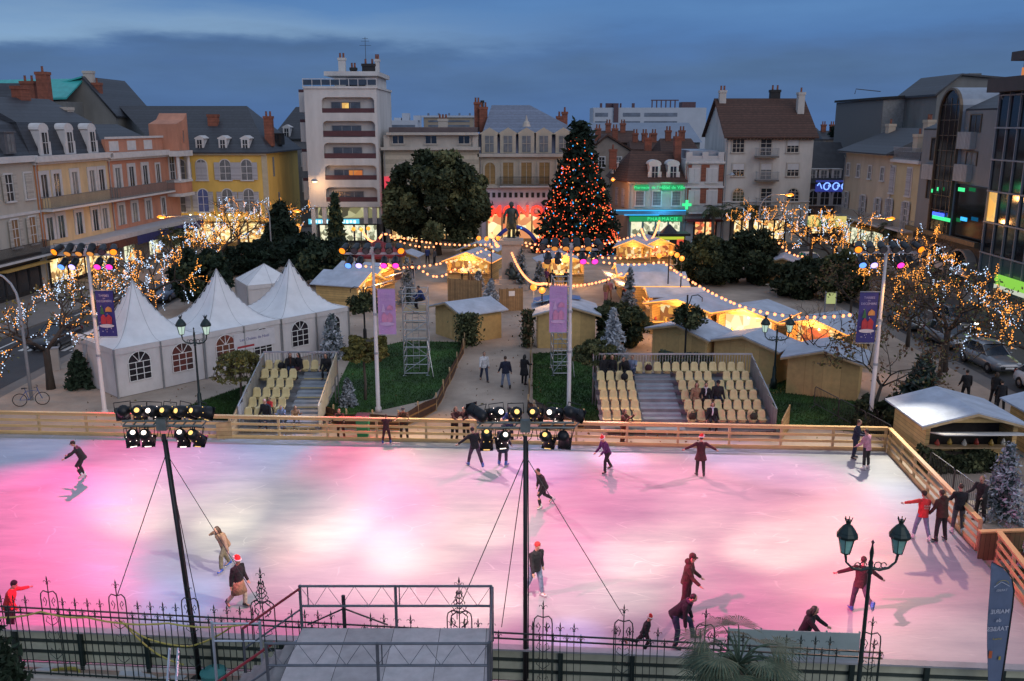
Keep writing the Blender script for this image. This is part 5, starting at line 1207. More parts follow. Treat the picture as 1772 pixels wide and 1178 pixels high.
def bare_tree(label, loc, th, bl, r0, depth, seed, lights=0, orange=.6, leafy=0, lsz=.05, name='bare_tree', k=3, spread=.8, grp='fairy lit bare trees', lmat=None, lean=(0,0)):
    t = thing(name, label, 'tree', loc, 0, grp); rd = random.Random(seed); m = MB(); tips = []
    top = Vector((lean[0], lean[1], th)); m.tube([(0,0,-.05), (lean[0]*.3, lean[1]*.3, th*.4), top], [r0*1.35, r0, r0*.9], 9)
    for i in range(4):
        a = 2*PI*i/4 + rd.uniform(-.3,.3); branch(m, tips, top - Vector((0,0,.15)), Vector((math.cos(a)*.8, math.sin(a)*.8, rd.uniform(.35, .9))).normalized(), bl, r0*.55, depth, rd, .28, spread, k)
    m.build('trunk', BARK, t, True)
    if lights:
        seg = [(a, b, c) for a, b, c, d in tips if d <= depth - 1]; P = []; MI = []
        while len(P) < lights:
            a, b, c = rd.choice(seg); n_ = rd.randint(5, 9); cm = 0 if rd.random() < orange else 1
            for j in range(n_):
                s = j/n_; v = (a.lerp(b, 2*s) if s < .5 else b.lerp(c, 2*s - 1)) + Vector((rd.gauss(0,.05), rd.gauss(0,.05), rd.gauss(0,.05)))
                P.append(tuple(v)); MI.append(cm)
            if rd.random() < .30:       # a strand left hanging from the tip
                for j in range(rd.randint(3, 9)): P.append((c.x + rd.gauss(0,.04), c.y + rd.gauss(0,.04), c.z - .13*j)); MI.append(cm)
        tag(link('fairy_lights', bulbs(P, lsz*(.75 + .5*rng.random(len(P))), [B_OR, B_WH], np.array(MI), 'fairy_lights'), t), kind='stuff')
    if leafy:
        P = []
        for a, b, c, d in tips:
            if d <= 1:
                for _ in range(leafy): P.append(tuple(b.lerp(c, rd.random()*1.2) + Vector((rd.gauss(0,.15), rd.gauss(0,.15), rd.gauss(0,.12)))))
        P = np.array(P); link('crown', leaves(P, .13, lmat or [OLIVE, BROWN, LF_L], rng.integers(0, 3, len(P)), 'crown'), t)
    return t
for (x, y, th, bl, lg, lab, sd, orr) in ((-26.5, 40.0, 2.4, 1.5, 320, 'fairy lit bare tree cut by the left edge of the photo', 1, .9), (-25.2, 47.0, 2.3, 1.7, 480, 'fairy lit bare tree with forked trunk beside the bicycle', 2, .55), (-25.8, 55.5, 2.4, 1.8, 620, 'fairy lit bare tree behind the left banner pole', 3, .6),
        (-25.6, 63, 2.6, 1.8, 560, 'fairy lit bare tree behind the first tent peak', 4, .5), (-26, 72, 2.5, 1.8, 520, 'fairy lit bare tree below the blue awning', 5, .55), (-27.4, 84, 2.5, 1.9, 520, 'fairy lit bare tree near the palms on the left road', 6, .5), (-29, 95, 2.6, 2.0, 560, 'fairy lit bare tree in front of the yellow house', 7, .5), (-25, 97, 2.5, 1.9, 460, 'fairy lit bare tree beside the dark spruce', 8, .5),
        (25.5, 92, 2.6, 2.1, 760, 'fairy lit bare tree before the balcony house, farthest of the right row', 9, .6), (29.5, 88, 2.6, 2.0, 640, 'fairy lit bare tree below the neon swirl', 10, .6), (28.5, 79, 2.6, 2.0, 700, 'fairy lit bare tree below the cream house', 11, .65), (31.5, 72, 2.5, 1.9, 560, 'fairy lit bare tree below the ground arches', 12, .6),
        (28.2, 63, 2.5, 1.9, 460, 'fairy lit bare tree behind the right banner pole', 13, .7), (25.2, 50.5, 2.6, 1.9, 420, 'fairy lit bare tree beside the parked silver car', 14, .8), (27.4, 45.2, 2.6, 1.8, 470, 'fairy lit bare tree with thick dark trunk near the right edge', 15, .65)):
    bare_tree(lab, (x, y, 0), th, bl, .19, 3, sd, int(lg*(1.5 if y < 70 else 1.05)), orr + (.12 if y > 70 else 0), leafy=(2 if y < 60 else 0), lsz=.033 if y < 60 else .041)
p = G(1385, 668); bare_tree('slim bare tree with a bent trunk between the plywood sheds', p, 2.3, 1.2, .085, 3, 31, k=3, grp=None, lean=(.5, 0))
p = G(1512, 712); bare_tree('brown leaved multi stemmed tree behind the right banner pole', p, 1.4, 1.7, .09, 3, 32, leafy=5, grp=None, lean=(.35, .2), name='leafy_tree', lmat=[M('leaf_russet', (.11,.05,.025), .8, .3, 5), BROWN, OLIVE])
p = G(1570, 600); bare_tree('rusty leaved tree standing over the parked cars', p, 2.0, 1.7, .12, 3, 33, leafy=4, grp=None, name='leafy_tree', lmat=[_mats['leaf_russet'], BROWN, OLIVE])
p = G(1625, 655); bare_tree('rusty leaved tree between the two lit trees beside the silver hatchback', p, 2.2, 1.6, .11, 3, 35, leafy=4, grp=None, name='leafy_tree', lmat=[_mats['leaf_russet'], BROWN, OLIVE])
p = G(1470, 560); bare_tree('thin brown tree behind the right end of the lit chalet row', p, 1.8, 1.5, .09, 3, 36, leafy=3, grp=None, name='leafy_tree', lmat=[_mats['leaf_russet'], BROWN, OLIVE])
# --- cedar far beyond the roofs
Yc = 170; x_ = AT(1482, 240, Yc).x; t = thing('cedar', 'flat topped black cedar far beyond the roofs at the right', 'tree', (x_, Yc, 0))
zt = AT(1482, 211, Yc).z; MB().tube([(0,0,0),(0,0,zt-1)], [.6,.3], 8).build('trunk', BARK, t)
P, MI = crown_pts(9000, 4.6, 4, 2.2, zt - 2.4, 40, .28); link('crown', leaves(P, .5, [FIR_D, FIR_D, FIR_M], MI, 'crown'), t)
# --- foreground palm and conifer at the bottom edge
PALMG = leafmat('palm_green', (.065, .10, .065)); PALMO = leafmat('palm_olive', (.12, .135, .08))
c = AT(1278, 1152, 16.6); palm('fan palm with spiky leaves at the bottom edge in front of the iron fence', (c.x, c.y, 0), c.z, 1.6, 40, .13, [PALMG, PALMO], 7, leaf=30, lw=.009)
c = AT(-14, 1092, 17.5); conifer('dark_conifer', 'dark conifer at the lower left corner in front of the iron fence', 'tree', (c.x, c.y, 0), c.z + .3, .95, [FIR_D, FIR_M, FIR_M], 260, 18, .10, power=.6)
# ================================================================ TENTS, CHALETS, STANDS
CANV = M('tent_canvas', (0.72, 0.73, 0.75), 0.6, 0.10, 1.0, 0.5, bscale=2.2)
CANW = M('tent_wall_canvas', (0.62, 0.59, 0.585), 0.65, 0.10, 1.5, 0.6, stretch=(1, 1, .5), bscale=4)
PLY = striped('plywood', (0.62, 0.42, 0.17), (0.48, 0.31, 0.12), 1.1, 'X', .75, .14, duty=.03)
BOARD = striped('chalet_board', (0.60, 0.40, 0.16), (0.30, 0.18, 0.075), 5.5, 'Z', .75, .16, duty=.1)
SNOW = M('roof_white', (0.41, 0.455, 0.54), 0.8, 0.18, 1.2, 0.35, bscale=6)
ROPE = EM('rope_light', (1.0, .34, .05), 2.2, False)
GOODS = EMN('stall_goods_warm', [(1, .62, .18), (.8, .38, .08), (.35, .12, .04), (1, .80, .42), (.5, .22, .05)], .85, 2.6)
GOODSR = EMN('stall_goods_red', [(1, .50, .14), (.85, .12, .05), (.4, .08, .03), (1, .7, .3), (.9, .25, .06)], .9, 3.2)
GOODSW = EMN('stall_goods_pale', [(1, .85, .5), (1, .9, .62), (.8, .6, .25), (1, .78, .4)], 1.1, 1.6)
A = G(205, 690); Bp = G(606, 600); du = (Bp - A).normalized(); dv = Vector((-du.y, du.x, 0)); TL = (Bp - A).length/3
tang = math.atan2(du.y, du.x); EAVE = 2.65
TW = M('tent_window_dark', (.03, .025, .03), .25, .6, 1.5); TWR = EMN('tent_window_red', [(.16, .02, .012), (.28, .04, .02), (.06, .01, .008), (.20, .05, .02)], .25, 1.2, False)
def tent(label, org, rz, w, peak, eave=EAVE, front=True, wins=2, pw=2.1, sign=False, left=False, wm=(TW, TW)):
    t = thing('pagoda_tent', label, 'tent', org, rz, 'white pagoda tents')
    n = 24; V = []; F = []
    for i in range(n + 1):
        for j in range(n + 1):
            x = w*i/n; y = w*j/n; s = max(abs(i/n - .5), abs(j/n - .5))*2
            sag = .10*(1 - (abs(i/n - .5)*2 - abs(j/n - .5)*2)**2)*s*(1 - s)*4
            V.append((x, y, eave + (peak - eave)*(1 - s)**pw - sag*.0 + .02))
    for i in range(n):
        for j in range(n): a = i*(n + 1) + j; F.append((a, a + n + 1, a + n + 2, a + 1))
    rf = MB().add(V, F); rf.build('roof', CANV, t, True)
    sm_ = MB()
    for a_, b_ in ((1,1), (1,-1), (-1,1), (-1,-1), (0,-1), (1,0), (-1,0)):
        sm_.tube([(w/2 + a_*w/2*q/12, w/2 + b_*w/2*q/12, eave + (peak - eave)*(1 - q/12)**pw + .02) for q in range(13)], .014, 4)
    sm_.build('seam', M('tent_seam', (.40,.41,.43), .7, .1, 3), t)
    m = MB()
    for (a, b) in (((0,0),(w,0)), ((w,0),(w,w)), ((w,w),(0,w)), ((0,w),(0,0))):
        k = 12
        for i in range(k):
            p = (a[0] + (b[0]-a[0])*i/k, a[1] + (b[1]-a[1])*i/k); q = (a[0] + (b[0]-a[0])*(i+1)/k, a[1] + (b[1]-a[1])*(i+1)/k)
            m.add([(p[0], p[1], eave - .28 - .03*math.sin(i)), (q[0], q[1], eave - .28 - .03*math.sin(i+1)), (q[0], q[1], eave + .01), (p[0], p[1], eave + .01)], [(0,1,2,3)])
    m.build('valance', CANW, t)
    m = MB().box(.06, .06, .03, w - .06, .10, eave).box(.06, .103, .03, .10, w - .10, eave).box(w - .10, .103, .03, w - .06, w - .10, eave).box(.06, w - .097, .03, w - .06, w - .06, eave)
    m.build('wall', CANW, t)
    pm = MB().box(-.03, -.03, 0, .05, .05, eave).mesh('pole', GALV)
    for x, y in ((.0, .0), (w - .02, 0), (w - .02, w - .02), (0, w - .02), (w*.5, .0)): link('pole', pm, t, (x, y, 0))
    for k in range(wins):
        xc = w*(.26 + .48*k); ww = .62; z0, z1 = .75, 1.75
        pts = [(xc - ww, z0), (xc - ww, z1)] + [(xc - ww*math.cos(PI*i/10), z1 + ww*.95*math.sin(PI*i/10)) for i in range(1, 10)] + [(xc + ww, z1), (xc + ww, z0)]
        o = MB().yprism(pts, .03, .057).build('window', wm[k], t)
        m = MB()
        for x in (-.62, -.22, .185, .585): m.box(xc + x, .0, z0, xc + x + .035, .027, z1)
        for z in (z0, z0 + .33, z0 + .66, z1): m.box(xc - ww, -.003, z, xc + ww, .024, z + .035)
        for a in (55, 90, 125):
            e = (xc + ww*math.cos(R(a)), z1 + ww*.95*math.sin(R(a))); m.tube([(xc, .012, z1), (e[0], .012, e[1])], .02, 4)
        m.tube([(x, .012, z) for x, z in pts[1:-1]], .025, 4); m.build('glazing_bar', WHITEP, o)
    if left:
        for k in range(1, 3): MB().box(.045, w*k/3, .05, .058, w*k/3 + .03, eave - .3).build('seam', GREYP, t)
    if sign:
        o = MB().box(w*.36, -.03, 1.25, w*.90, -.01, 2.25).build('banner', M('banner_cloth', (.62,.60,.62), .7, .1, 2), t)
        text('banner_lettering', 'Les Chalets de Noël', .24, M('ink_blue', (.05,.06,.25), .7, .1, 2), o, (w*.63, -.034, 1.85), extrude=.002)
        MB().box(w*.40, -.036, 1.38, w*.62, -.031, 1.5).build('banner_stripe', M('ink_red', (.4,.04,.05), .7, .1, 2), o)
    return t
tent('white pagoda tent nearest the left edge with a tall pointed peak', A, tang, TL, 5.75, left=True, wm=(TW, TWR))
tent('middle white pagoda tent carrying the cloth banner, behind the weeping tree', A + du*TL*1.003, tang, TL*.997, 5.75, sign=True, wm=(TWR, TW))
tent('white pagoda tent farthest right in the row, behind the left stand', A + du*TL*2.003, tang, TL*.997, 5.75)
c = AT(442, 500, 64); tent('low white hip roofed tent behind the right end of the pagoda row', (c.x - .6, 64, 0), R(30), 3.6, 3.95, 2.7, wins=0, pw=1.0)

def chalet(label, o, rz, w=3.6, d=3.0, h=2.05, rise=.55, lit=None, rope=False, hatch=False, mat=None, ov=.35, counter=True, grp='wooden market chalets', light=0, lcol=(1, .46, .13), name='market_chalet'):
    mat = mat or BOARD
    t = thing(name, label, 'chalet', (o[0], o[1], 0), rz, grp); hw = w/2
    openz0, openz1 = 1.0, h - .05
    m = MB()
    if counter:
        m.box(-hw, 0, 0, hw, .06, openz0); m.box(-hw, 0.0, openz0 + .002, -hw + .18, .06, h); m.box(hw - .18, 0, openz0 + .002, hw, .06, h)
    else: m.box(-hw, 0, 0, hw, .06, h)
    m.box(-hw, .062, 0, -hw + .06, d - .062, h); m.box(hw - .06, .062, 0, hw, d - .062, h); m.box(-hw, d - .06, 0, hw, d, h)
    m.yprism([(-hw, h + .002), (hw, h + .002), (0, h + rise)], 0, .06); m.yprism([(-hw, h + .002), (hw, h + .002), (0, h + rise)], d - .06, d)
    m.build('wall', mat, t)
    e = hw + ov; ez = h - rise*ov/hw; th = .07
    MB().add([(-e, -ov, ez), (0, -ov, h + rise), (e, -ov, ez), (-e, d + ov, ez), (0, d + ov, h + rise), (e, d + ov, ez),
              (-e, -ov, ez + th), (0, -ov, h + rise + th), (e, -ov, ez + th), (-e, d + ov, ez + th), (0, d + ov, h + rise + th), (e, d + ov, ez + th)],
             [(0,3,4,1),(1,4,5,2),(6,7,10,9),(7,8,11,10),(0,1,7,6),(1,2,8,7),(5,4,10,11),(4,3,9,10),(3,0,6,9),(2,5,11,8)]).build('roof', SNOW, t)
    m = MB()
    for s in (-1, 1): m.add([(0, -ov - .03, h + rise - .10), (s*e, -ov - .03, ez - .10), (s*e, -ov - .03, ez + .0), (0, -ov - .03, h + rise + .0), (0, -ov - .004, h + rise - .10), (s*e, -ov - .004, ez - .10), (s*e, -ov - .004, ez), (0, -ov - .004, h + rise)],
                            [(0,1,2,3),(7,6,5,4),(0,4,5,1),(3,2,6,7),(1,5,6,2),(0,3,7,4)])
    m.build('bargeboard', WOODP, t)
    if not counter: MB().box(-.45, -.03, .08, .45, -.003, 1.85).box(-.3, -.05, 1.95, .1, -.003, 2.0).build('door', PLY, t)
    else:
        MB().box(-hw + .1, -.35, openz0 + .003, hw - .1, .055, openz0 + .06).build('counter', WOODP, t)
        MB().box(-hw + .1, 1.2, .1, hw - .1, 1.24, h - .02).build('interior', lit or M('interior_dark', (.05,.04,.035), .9, .4, 2), t)
        for k in range(6):
            x = -hw + .5 + (w - 1.0)*k/5
            MB().lathe([(.09, 0), (.11, .08), (.05, .20), (.02, .26)], 7, (x, -.05 + .1*(k % 2), openz0 + .062)).build('goods', [M('goods_red', (.4,.05,.03), .5, .3, 4), M('goods_gold', (.5,.32,.06), .4, .3, 4), M('goods_white', (.6,.58,.5), .6, .2, 4)][k % 3], t)
    if hatch: MB().cbox((0, -.75, h - .22), (w - .2, 1.25, .045), Matrix.Rotation(R(-14), 3, 'X')).build('hatch', M('hatch_white', (.55,.52,.48), .6, .12, 2), t)
    if rope:
        pts = [(-e, -ov - .06, ez + .03), (0, -ov - .06, h + rise + .05), (e, -ov - .06, ez + .03)]
        MB().tube(pts, .035, 5).tube([(e, -ov - .06, ez + .03), (e + .03, d + ov, ez + .03)], .03, 5).build('rope_light', ROPE, t)
    if light:
        bl = MB().ball((0, .5, h - .2), .08, 8, 5).build('bulb', EM('stall_bulb', (1, .7, .35), 4, False), t)
        p = Matrix.Rotation(rz, 4, 'Z') @ Vector((0, .35, h - .35)); lamp('stall_light', (o[0] + p.x, o[1] + p.y, p.z), light*1.0, lcol, .12)
        p = Matrix.Rotation(rz, 4, 'Z') @ Vector((0, -.8, h - .1)); lamp('stall_light', (o[0] + p.x, o[1] + p.y, p.z), light*2.8, lcol, .15)
    return t
def mid(a, b): return ((a[0]+b[0])/2, (a[1]+b[1])/2)
chalet('foreground plywood chalet with open dark counter and white flap, right of the rink', (19.1, 35.3), 0, 3.8, 3.1, 2.02, .5, None, hatch=True)
chalet('chalet cut by the right edge of the photo beside the foreground chalet', (24.4, 35.6), 0, 3.8, 3.0, 2.02, .5, hatch=True)
a, b = G(1130, 566, 2.1), G(1224, 582, 2.1); chalet('closed plywood shed behind the ivy hung lamp post', mid(a, b), R(-47), 4.0, 2.2, 2.05, .5, mat=PLY, counter=False)
a, b = G(1241, 585, 2.1), G(1339, 604, 2.05); chalet('closed plywood shed between two others behind the right stand', mid(a, b), R(-42), 3.8, 2.2, 2.05, .5, mat=PLY, counter=False)
chalet('closed plywood shed with crowd barriers leaning along its foot', mid(G(1358, 680), G(1484, 695)), R(-25), 3.6, 2.6, 2.1, .5, mat=PLY, counter=False)
a, b = G(1118, 525, 2.1), G(1237, 542, 2.1); chalet('rope lit chalet with a yellow lamp inside, left in the row beyond the sheds', mid(a, b), R(-41), 4.6, 3.2, 2.2, .5, GOODS, True, light=75)
a, b = G(1241, 542, 2.1), G(1340, 557, 2.1); chalet('brightly lit chalet with white counter in the middle of the row beyond the sheds', mid(a, b), R(-38), 3.9, 3.2, 2.2, .5, GOODSW, True, light=170)
a, b = G(1366, 560, 2.1), G(1458, 579, 2.1); chalet('rope lit chalet full of red lanterns beside the right banner', mid(a, b), R(-46), 3.7, 3.2, 2.2, .5, GOODSR, True, light=130, lcol=(1, .42, .14))
chalet('chalet facing the alley with open flap, farthest of the three white roofs', (9.0, 74.2), R(-90), 3.6, 3.6, 2.1, .6, GOODS, True, True, light=80)
chalet('chalet facing the alley hung with yellow scarves, middle of the three white roofs', (9.5, 69.8), R(-90), 3.6, 3.8, 2.1, .65, GOODSR, True, True, light=80)
chalet('chalet facing the alley with red shelves, nearest of the three white roofs', (10.2, 65.4), R(-90), 3.4, 3.6, 2.0, .3, GOODSR, False, False, light=40)
chalet('rope lit chalet under the right branches of the giant fir', (AT(1096, 430, 90).x, 90), R(-12), 3.4, 3.2, 2.1, .7, GOODS, True, light=60)
chalet('rope lit chalet right of the giant fir near the pharmacy', (AT(1140, 425, 91).x, 91), R(12), 3.4, 3.2, 2.1, .7, GOODSR, True, light=60)
chalet('rope lit chalet with customers, straight behind the right centre light pole', (4.6, 79.6), R(8), 3.8, 3.2, 2.1, .65, GOODS, True, light=110)
chalet('rope lit chalet left of the statue pedestal', (-4.0, 80.5), R(-14), 4.0, 3.4, 2.1, .75, GOODS, True, light=110)
chalet('white roofed chalet behind the one left of the pedestal', (-3.4, 88), R(-14), 3.6, 3.4, 2.1, .7, None)
chalet('rope lit chalet with open flap facing right, behind the left centre banner', (-10.7, 74.0), R(70), 3.8, 3.6, 2.1, .7, GOODS, True, True, light=90)
chalet('rope lit chalet facing right, nearer the left tents', (-11.3, 69.4), R(70), 3.6, 3.6, 2.1, .7, GOODS, True, True, light=60)
chalet('closed chalet with ivy on its corner, left of the walkway', mid(G(753, 530, 1.95), G(803, 544, 1.95)), R(-54), 3.6, 3.0, 2.0, .5, mat=PLY, counter=False)
chalet('closed chalet right of the walkway beside the blue tarpaulin', (3.5, 56.2), R(0), 3.7, 3.2, 2.3, .55, mat=PLY, counter=False)
c = G(703, 472); chalet('little grey kiosk with white roof behind the left light pole', (c.x, c.y), R(-10), 2.0, 1.8, 1.7, .35, mat=GREYP, counter=False)
chalet('snowy roofed chalet far right behind the dark bushes', (AT(1372, 460, 76).x, 79), R(-20), 3.4, 3, 2.0, .6)
chalet('small rope lit chalet at the far right of the market near the kiosk', (AT(1192, 430, 86).x, 86), R(-30), 3.0, 3, 2.0, .6, GOODS, True)
# rope-light swags between chalets, ivy on the left walkway chalet, tarpaulin
t = thing('rope_swag', 'orange rope light swag between the alley chalets and the lit row', 'rope light', G(1112, 520, 0))
a, b = G(1112, 514, 2.0), G(1150, 527, 2.1)
m = MB().tube([a.lerp(b, i/8) - Vector((0,0,.35*math.sin(PI*i/8))) - t.location for i in range(9)], .035, 5)
a, b = G(1103, 540, 1.6), G(1148, 556, 1.9)
m.tube([a.lerp(b, i/8) - Vector((0,0,.3*math.sin(PI*i/8))) - t.location for i in range(9)], .035, 5).build('rope_light', ROPE, t)
n = 2600; c = G(806, 596); P = np.stack([rng.normal(size=n)*.32 + c.x + .15, rng.normal(size=n)*.3 + c.y - .15, rng.random(n)**.8*2.1], 1)
t = thing('ivy', 'ivy climbing the corner of the chalet left of the walkway', 'ivy', c); link('foliage', leaves(P - np.array(tuple(c)), .14, [LF_D, LF_M, LF_L], rng.integers(0, 3, n), 'foliage'), t)
c = G(913, 600); P = np.stack([rng.normal(size=n)*.16, rng.normal(size=n)*.25, rng.random(n)**.8*2.4], 1)
t = thing('ivy', 'ivy column at the left corner of the chalet right of the walkway', 'ivy', c); link('foliage', leaves(P, .14, [LF_D, LF_M, BROWN], rng.integers(0, 3, n), 'foliage'), t)
BLUE = M('tarp_blue', (.03, .14, .38), .5, .2, 2)
t = thing('tarpaulin', 'bright blue tarpaulin lying over the roof of the chalet right of the walkway', 'tarpaulin', (3.2, 58, 0))
MB().add([(-1.8, -.2, 2.62), (-.1, -.2, 2.96), (-.1, 1.8, 2.97), (-1.8, 1.8, 2.62), (1.4, .6, 2.74), (1.4, 1.9, 2.74)], [(0,1,2,3), (1,4,5,2)]).build('sheet', BLUE, t)

# plank fences round the pedestal
PLANK = striped('plank_fence', (.30, .19, .09), (.10, .06, .03), 7, 'X', .8, .25, duty=.12)
def plank(label, a, b, h, sign=False):
    a = Vector(a); b = Vector(b); d = b - a; t = thing('plank_fence', label, 'fence', (a.x, a.y, 0), math.atan2(d.y, d.x), 'plank fences round the pedestal')
    MB().box(0, 0, 0, d.length, .05, h).build('boarding', PLANK, t)
    m = MB()
    for i in range(4): m.box((d.length - .1)*i/3, .053, 0, (d.length - .1)*i/3 + .1, .13, h + .05)
    m.build('posts', BROWN, t)
    if sign: MB().box(d.length*.4, -.03, h*.68, d.length*.65, -.003, h*.9).build('notice', WHITEP, t)
plank('plank fence with a small white notice in front of the statue pedestal', G(864, 539), G(905, 537), 1.75, True)
plank('plank fence running left from the pedestal towards the lit chalet', G(832, 524), G(812, 498), 1.5)
plank('low plank fence across the left end of the market alley', G(775, 522), G(833, 526), 1.9)
# statue on its pedestal
pc = G(885, 497); pt = H(885, 411, pc)
t = thing('statue', 'bronze statue of a man in a long coat on a tall stone pedestal', 'statue', pc)
MB().box(-1.5, -1.5, 0, 1.5, 1.5, .5).box(-1.1, -1.1, .503, 1.1, 1.1, .9).box(-.85, -.85, .903, .85, .85, pt - .5).box(-1.05, -1.05, pt - .497, 1.05, 1.05, pt - .15).box(-.7, -.7, pt - .147, .7, .7, pt).build('pedestal', M('pedestal_stone', (.40,.33,.28), .85, .15, 1.5), t)
BRZ = M('bronze_green', (.045, .06, .055), .5, .4, 3, metal=.5)
m = MB(); z = pt
for s in (-1, 1): m.tube([(s*.22, -.05, z), (s*.2, 0, z + .75), (s*.16, .05, z + 1.45)], [.16, .14, .22], 8); m.ball((s*.22, -.18, z + .07), (.12, .24, .09), 8, 5)
m.tube([(0, .1, z + .75), (0, .08, z + 1.4), (0, .0, z + 2.1), (0, 0, z + 2.5), (0, -.02, z + 2.62)], [(.48,.34), (.40,.30), (.36,.26), (.40,.24), (.15,.14)], 12)
m.tube([(.38, 0, z + 2.42), (.58, -.1, z + 1.95), (.42, -.42, z + 1.7)], [.14, .12, .09], 7); m.tube([(-.38, 0, z + 2.42), (-.62, .05, z + 1.9), (-.66, -.1, z + 1.4)], [.14, .12, .09], 7)
m.ball((-.66, -.14, z + 1.32), .1, 6, 5); m.ball((.4, -.48, z + 1.68), .1, 6, 5)
m.ball((0, -.03, z + 2.86), (.19, .22, .26), 10, 8); m.ball((0, .1, z + 2.9), (.22, .2, .24), 10, 6); m.ball((0, -.25, z + 2.84), (.04,.06,.05), 6, 4)
m.build('figure', BRZ, t, True)
m = MB().tube([(.2, -1.1, .95), (.1, -1.0, 1.5), (0, -.95, 2.0)], [(.42,.3), (.34,.28), (.14,.12)], 10).ball((0, -1.0, 2.2), (.17,.2,.22), 8, 6).tube([(.2, -1.2, 1.05), (.75, -1.5, 1.2), (.9, -1.6, .55)], [.2, .17, .1], 7).tube([(-.3, -1.0, 1.8), (-.5, -1.2, 1.4), (.0, -1.35, 1.25)], [.12, .1, .08], 7)
m.build('seated_figure', BRZ, t, True)
# blue arch over the store entrance
t = thing('inflatable_arch', 'blue arch with small lamps before the department store entrance', 'arch', (AT(892, 400, 102).x, 102, 0))
pts = [(-2.6 + 5.2*i/16, 0, 2.8*math.sin(PI*(i*.94 + .5)/16)**.6) for i in range(17)]
MB().tube(pts, .22, 10).build('tube', M('arch_blue', (.05, .07, .42), .5, .15, 2), t, True)
m = MB()
for i in (6, 8, 10): m.ball((pts[i][0], -.24, pts[i][2]), .09, 6, 4)
m.build('lamps', EM('arch_cyan', (.1, .5, 1), 1.6, False), t)

# ---------------------------------------------------------------- grandstands with rows of cream seats
SEAT = M('seat_cream', (.58, .47, .235), .42, .08, 3); SEATG = M('seat_greyed', (.44, .40, .30), .5, .1, 3)
def seat_mesh():
    m = MB(); prof = [(-.22, .05), (-.20, .0), (-.05, -.03), (.10, -.02), (.17, .03), (.20, .12), (.24, .30), (.26, .40)]   # y, z from the front lip to the top of the back
    wd = [.17, .19, .20, .20, .195, .19, .18, .12]; n = 7; V = []
    for (y, z), w in zip(prof, wd):
        for j in range(n): s = j/(n-1)*2 - 1; V.append((w*s, y - .03*s*s*(1 if z > .05 else 0), z + (.035*s*s if z < .05 else 0)))
    k = len(prof); F = [(i*n+j, i*n+j+1, (i+1)*n+j+1, (i+1)*n+j) for i in range(k-1) for j in range(n-1)]
    V2 = [(x, y + (.012 if z > .04 else 0), z - (.02 if z <= .04 else 0)) for x, y, z in V]; o = len(V)
    m.add(V + V2, F + [tuple(q + o for q in f[::-1]) for f in F] + [(j+1, j, o+j, o+j+1) for j in range(n-1)] + [((k-1)*n+j, (k-1)*n+j+1, o+(k-1)*n+j+1, o+(k-1)*n+j) for j in range(n-1)] + [(i*n, (i+1)*n, o+(i+1)*n, o+i*n) for i in range(k-1)] + [((i+1)*n+n-1, i*n+n-1, o+i*n+n-1, o+(i+1)*n+n-1) for i in range(k-1)])
    m.box(-.15, -.1, -.12, .15, .12, -.06); return m.mesh('seat', SEAT, True)
SEATM = seat_mesh(); RUN, RISE, NR = .80, .25, 6
STEEL = M('stand_steel_deck', (.25, .26, .28), .5, .2, 2, metal=.5); STEP = M('step_blue_grey', (.27, .30, .34), .6, .18, 2)
TREAD = M('tread_yellow', (.50, .42, .22), .6, .15, 3)
CORR = striped('corrugated_grey', (.34, .32, .29), (.20, .19, .17), 9, 'Y', .6, .12, duty=.4)
def row_z(r): return .28 + RISE*r
def stand(label, x0, x1, y0, seats, stair, side_wood=None):
    t = thing('grandstand', label, 'grandstand', (x0, y0, 0)); w = x1 - x0
    for r in range(NR):
        MB().box(0, r*RUN, row_z(r) - .06, w, (r+1)*RUN - .003, row_z(r)).box(.02, (r+1)*RUN - .04, row_z(r) + .002, w - .02, (r+1)*RUN - .006, row_z(r) + RISE - .063).build('tier', STEEL, t)
    m = MB(); sa, sb = stair
    for r in range(NR):
        z = row_z(r); m.box(sa, r*RUN + .02, z + .003, sb, r*RUN + .4, z + .02); m.box(sa, r*RUN + .42, z + .003, sb, (r+1)*RUN - .05, z + RISE*.5)
    m.build('stairs', STEP, t)
    m = MB()
    for r in range(NR): m.box(sa + .1, r*RUN - .015, row_z(r) - .05, sb - .1, r*RUN - .004, row_z(r) + .012)
    if side_wood is not None: m.build('stair_nosing', TREAD, t)
    for r, x, grey in seats:
        o = link('seat', SEATM, t, (x, r*RUN + .38, row_z(r) + .40))
    m = MB()
    for k in range(9): m.box(.1 + (w - .25)*k/8, .1, 0, .16 + (w - .25)*k/8, .16, row_z(0) - .063); m.box(.1 + (w - .25)*k/8, NR*RUN - .2, 0, .16 + (w - .25)*k/8, NR*RUN - .14, row_z(5) - .063)
    m.build('support_leg', GALV, t)
    zt = row_z(5); m = MB(); n = int(w/.14)
    for k in range(n + 1): x = w*k/n; m.box(x - .012, NR*RUN + .0, zt, x + .012, NR*RUN + .024, zt + 1.1)
    for x in [w*k/3 for k in range(4)]: m.box(x - .03, NR*RUN - .005, 0, x + .03, NR*RUN + .05, zt + 1.2)
    m.box(-.02, NR*RUN - .006, zt + 1.12, w + .02, NR*RUN + .05, zt + 1.2); m.build('rear_railing', GALV, t)
    return t
def side_panels(t, x, h=1.0, mat=None, name='side_panel', r0=0, r1=NR):
    for r in range(r0, r1): MB().box(x - .02, r*RUN, max(0, row_z(r) - .25), x + .02, (r+1)*RUN - .012, row_z(r) + h).build(name, mat or CORR, t)
    m = MB().tube([(x, 0, row_z(0) + h + .03), (x, NR*RUN, row_z(NR-1) + h + .12)], .03, 6); m.build('hand_rail', GALV, t)
Y0 = 39.35; X0 = 4.15
seats = []
skipR = {(4, 2), (4, 3), (3, 3), (2, 2), (4, 10)}
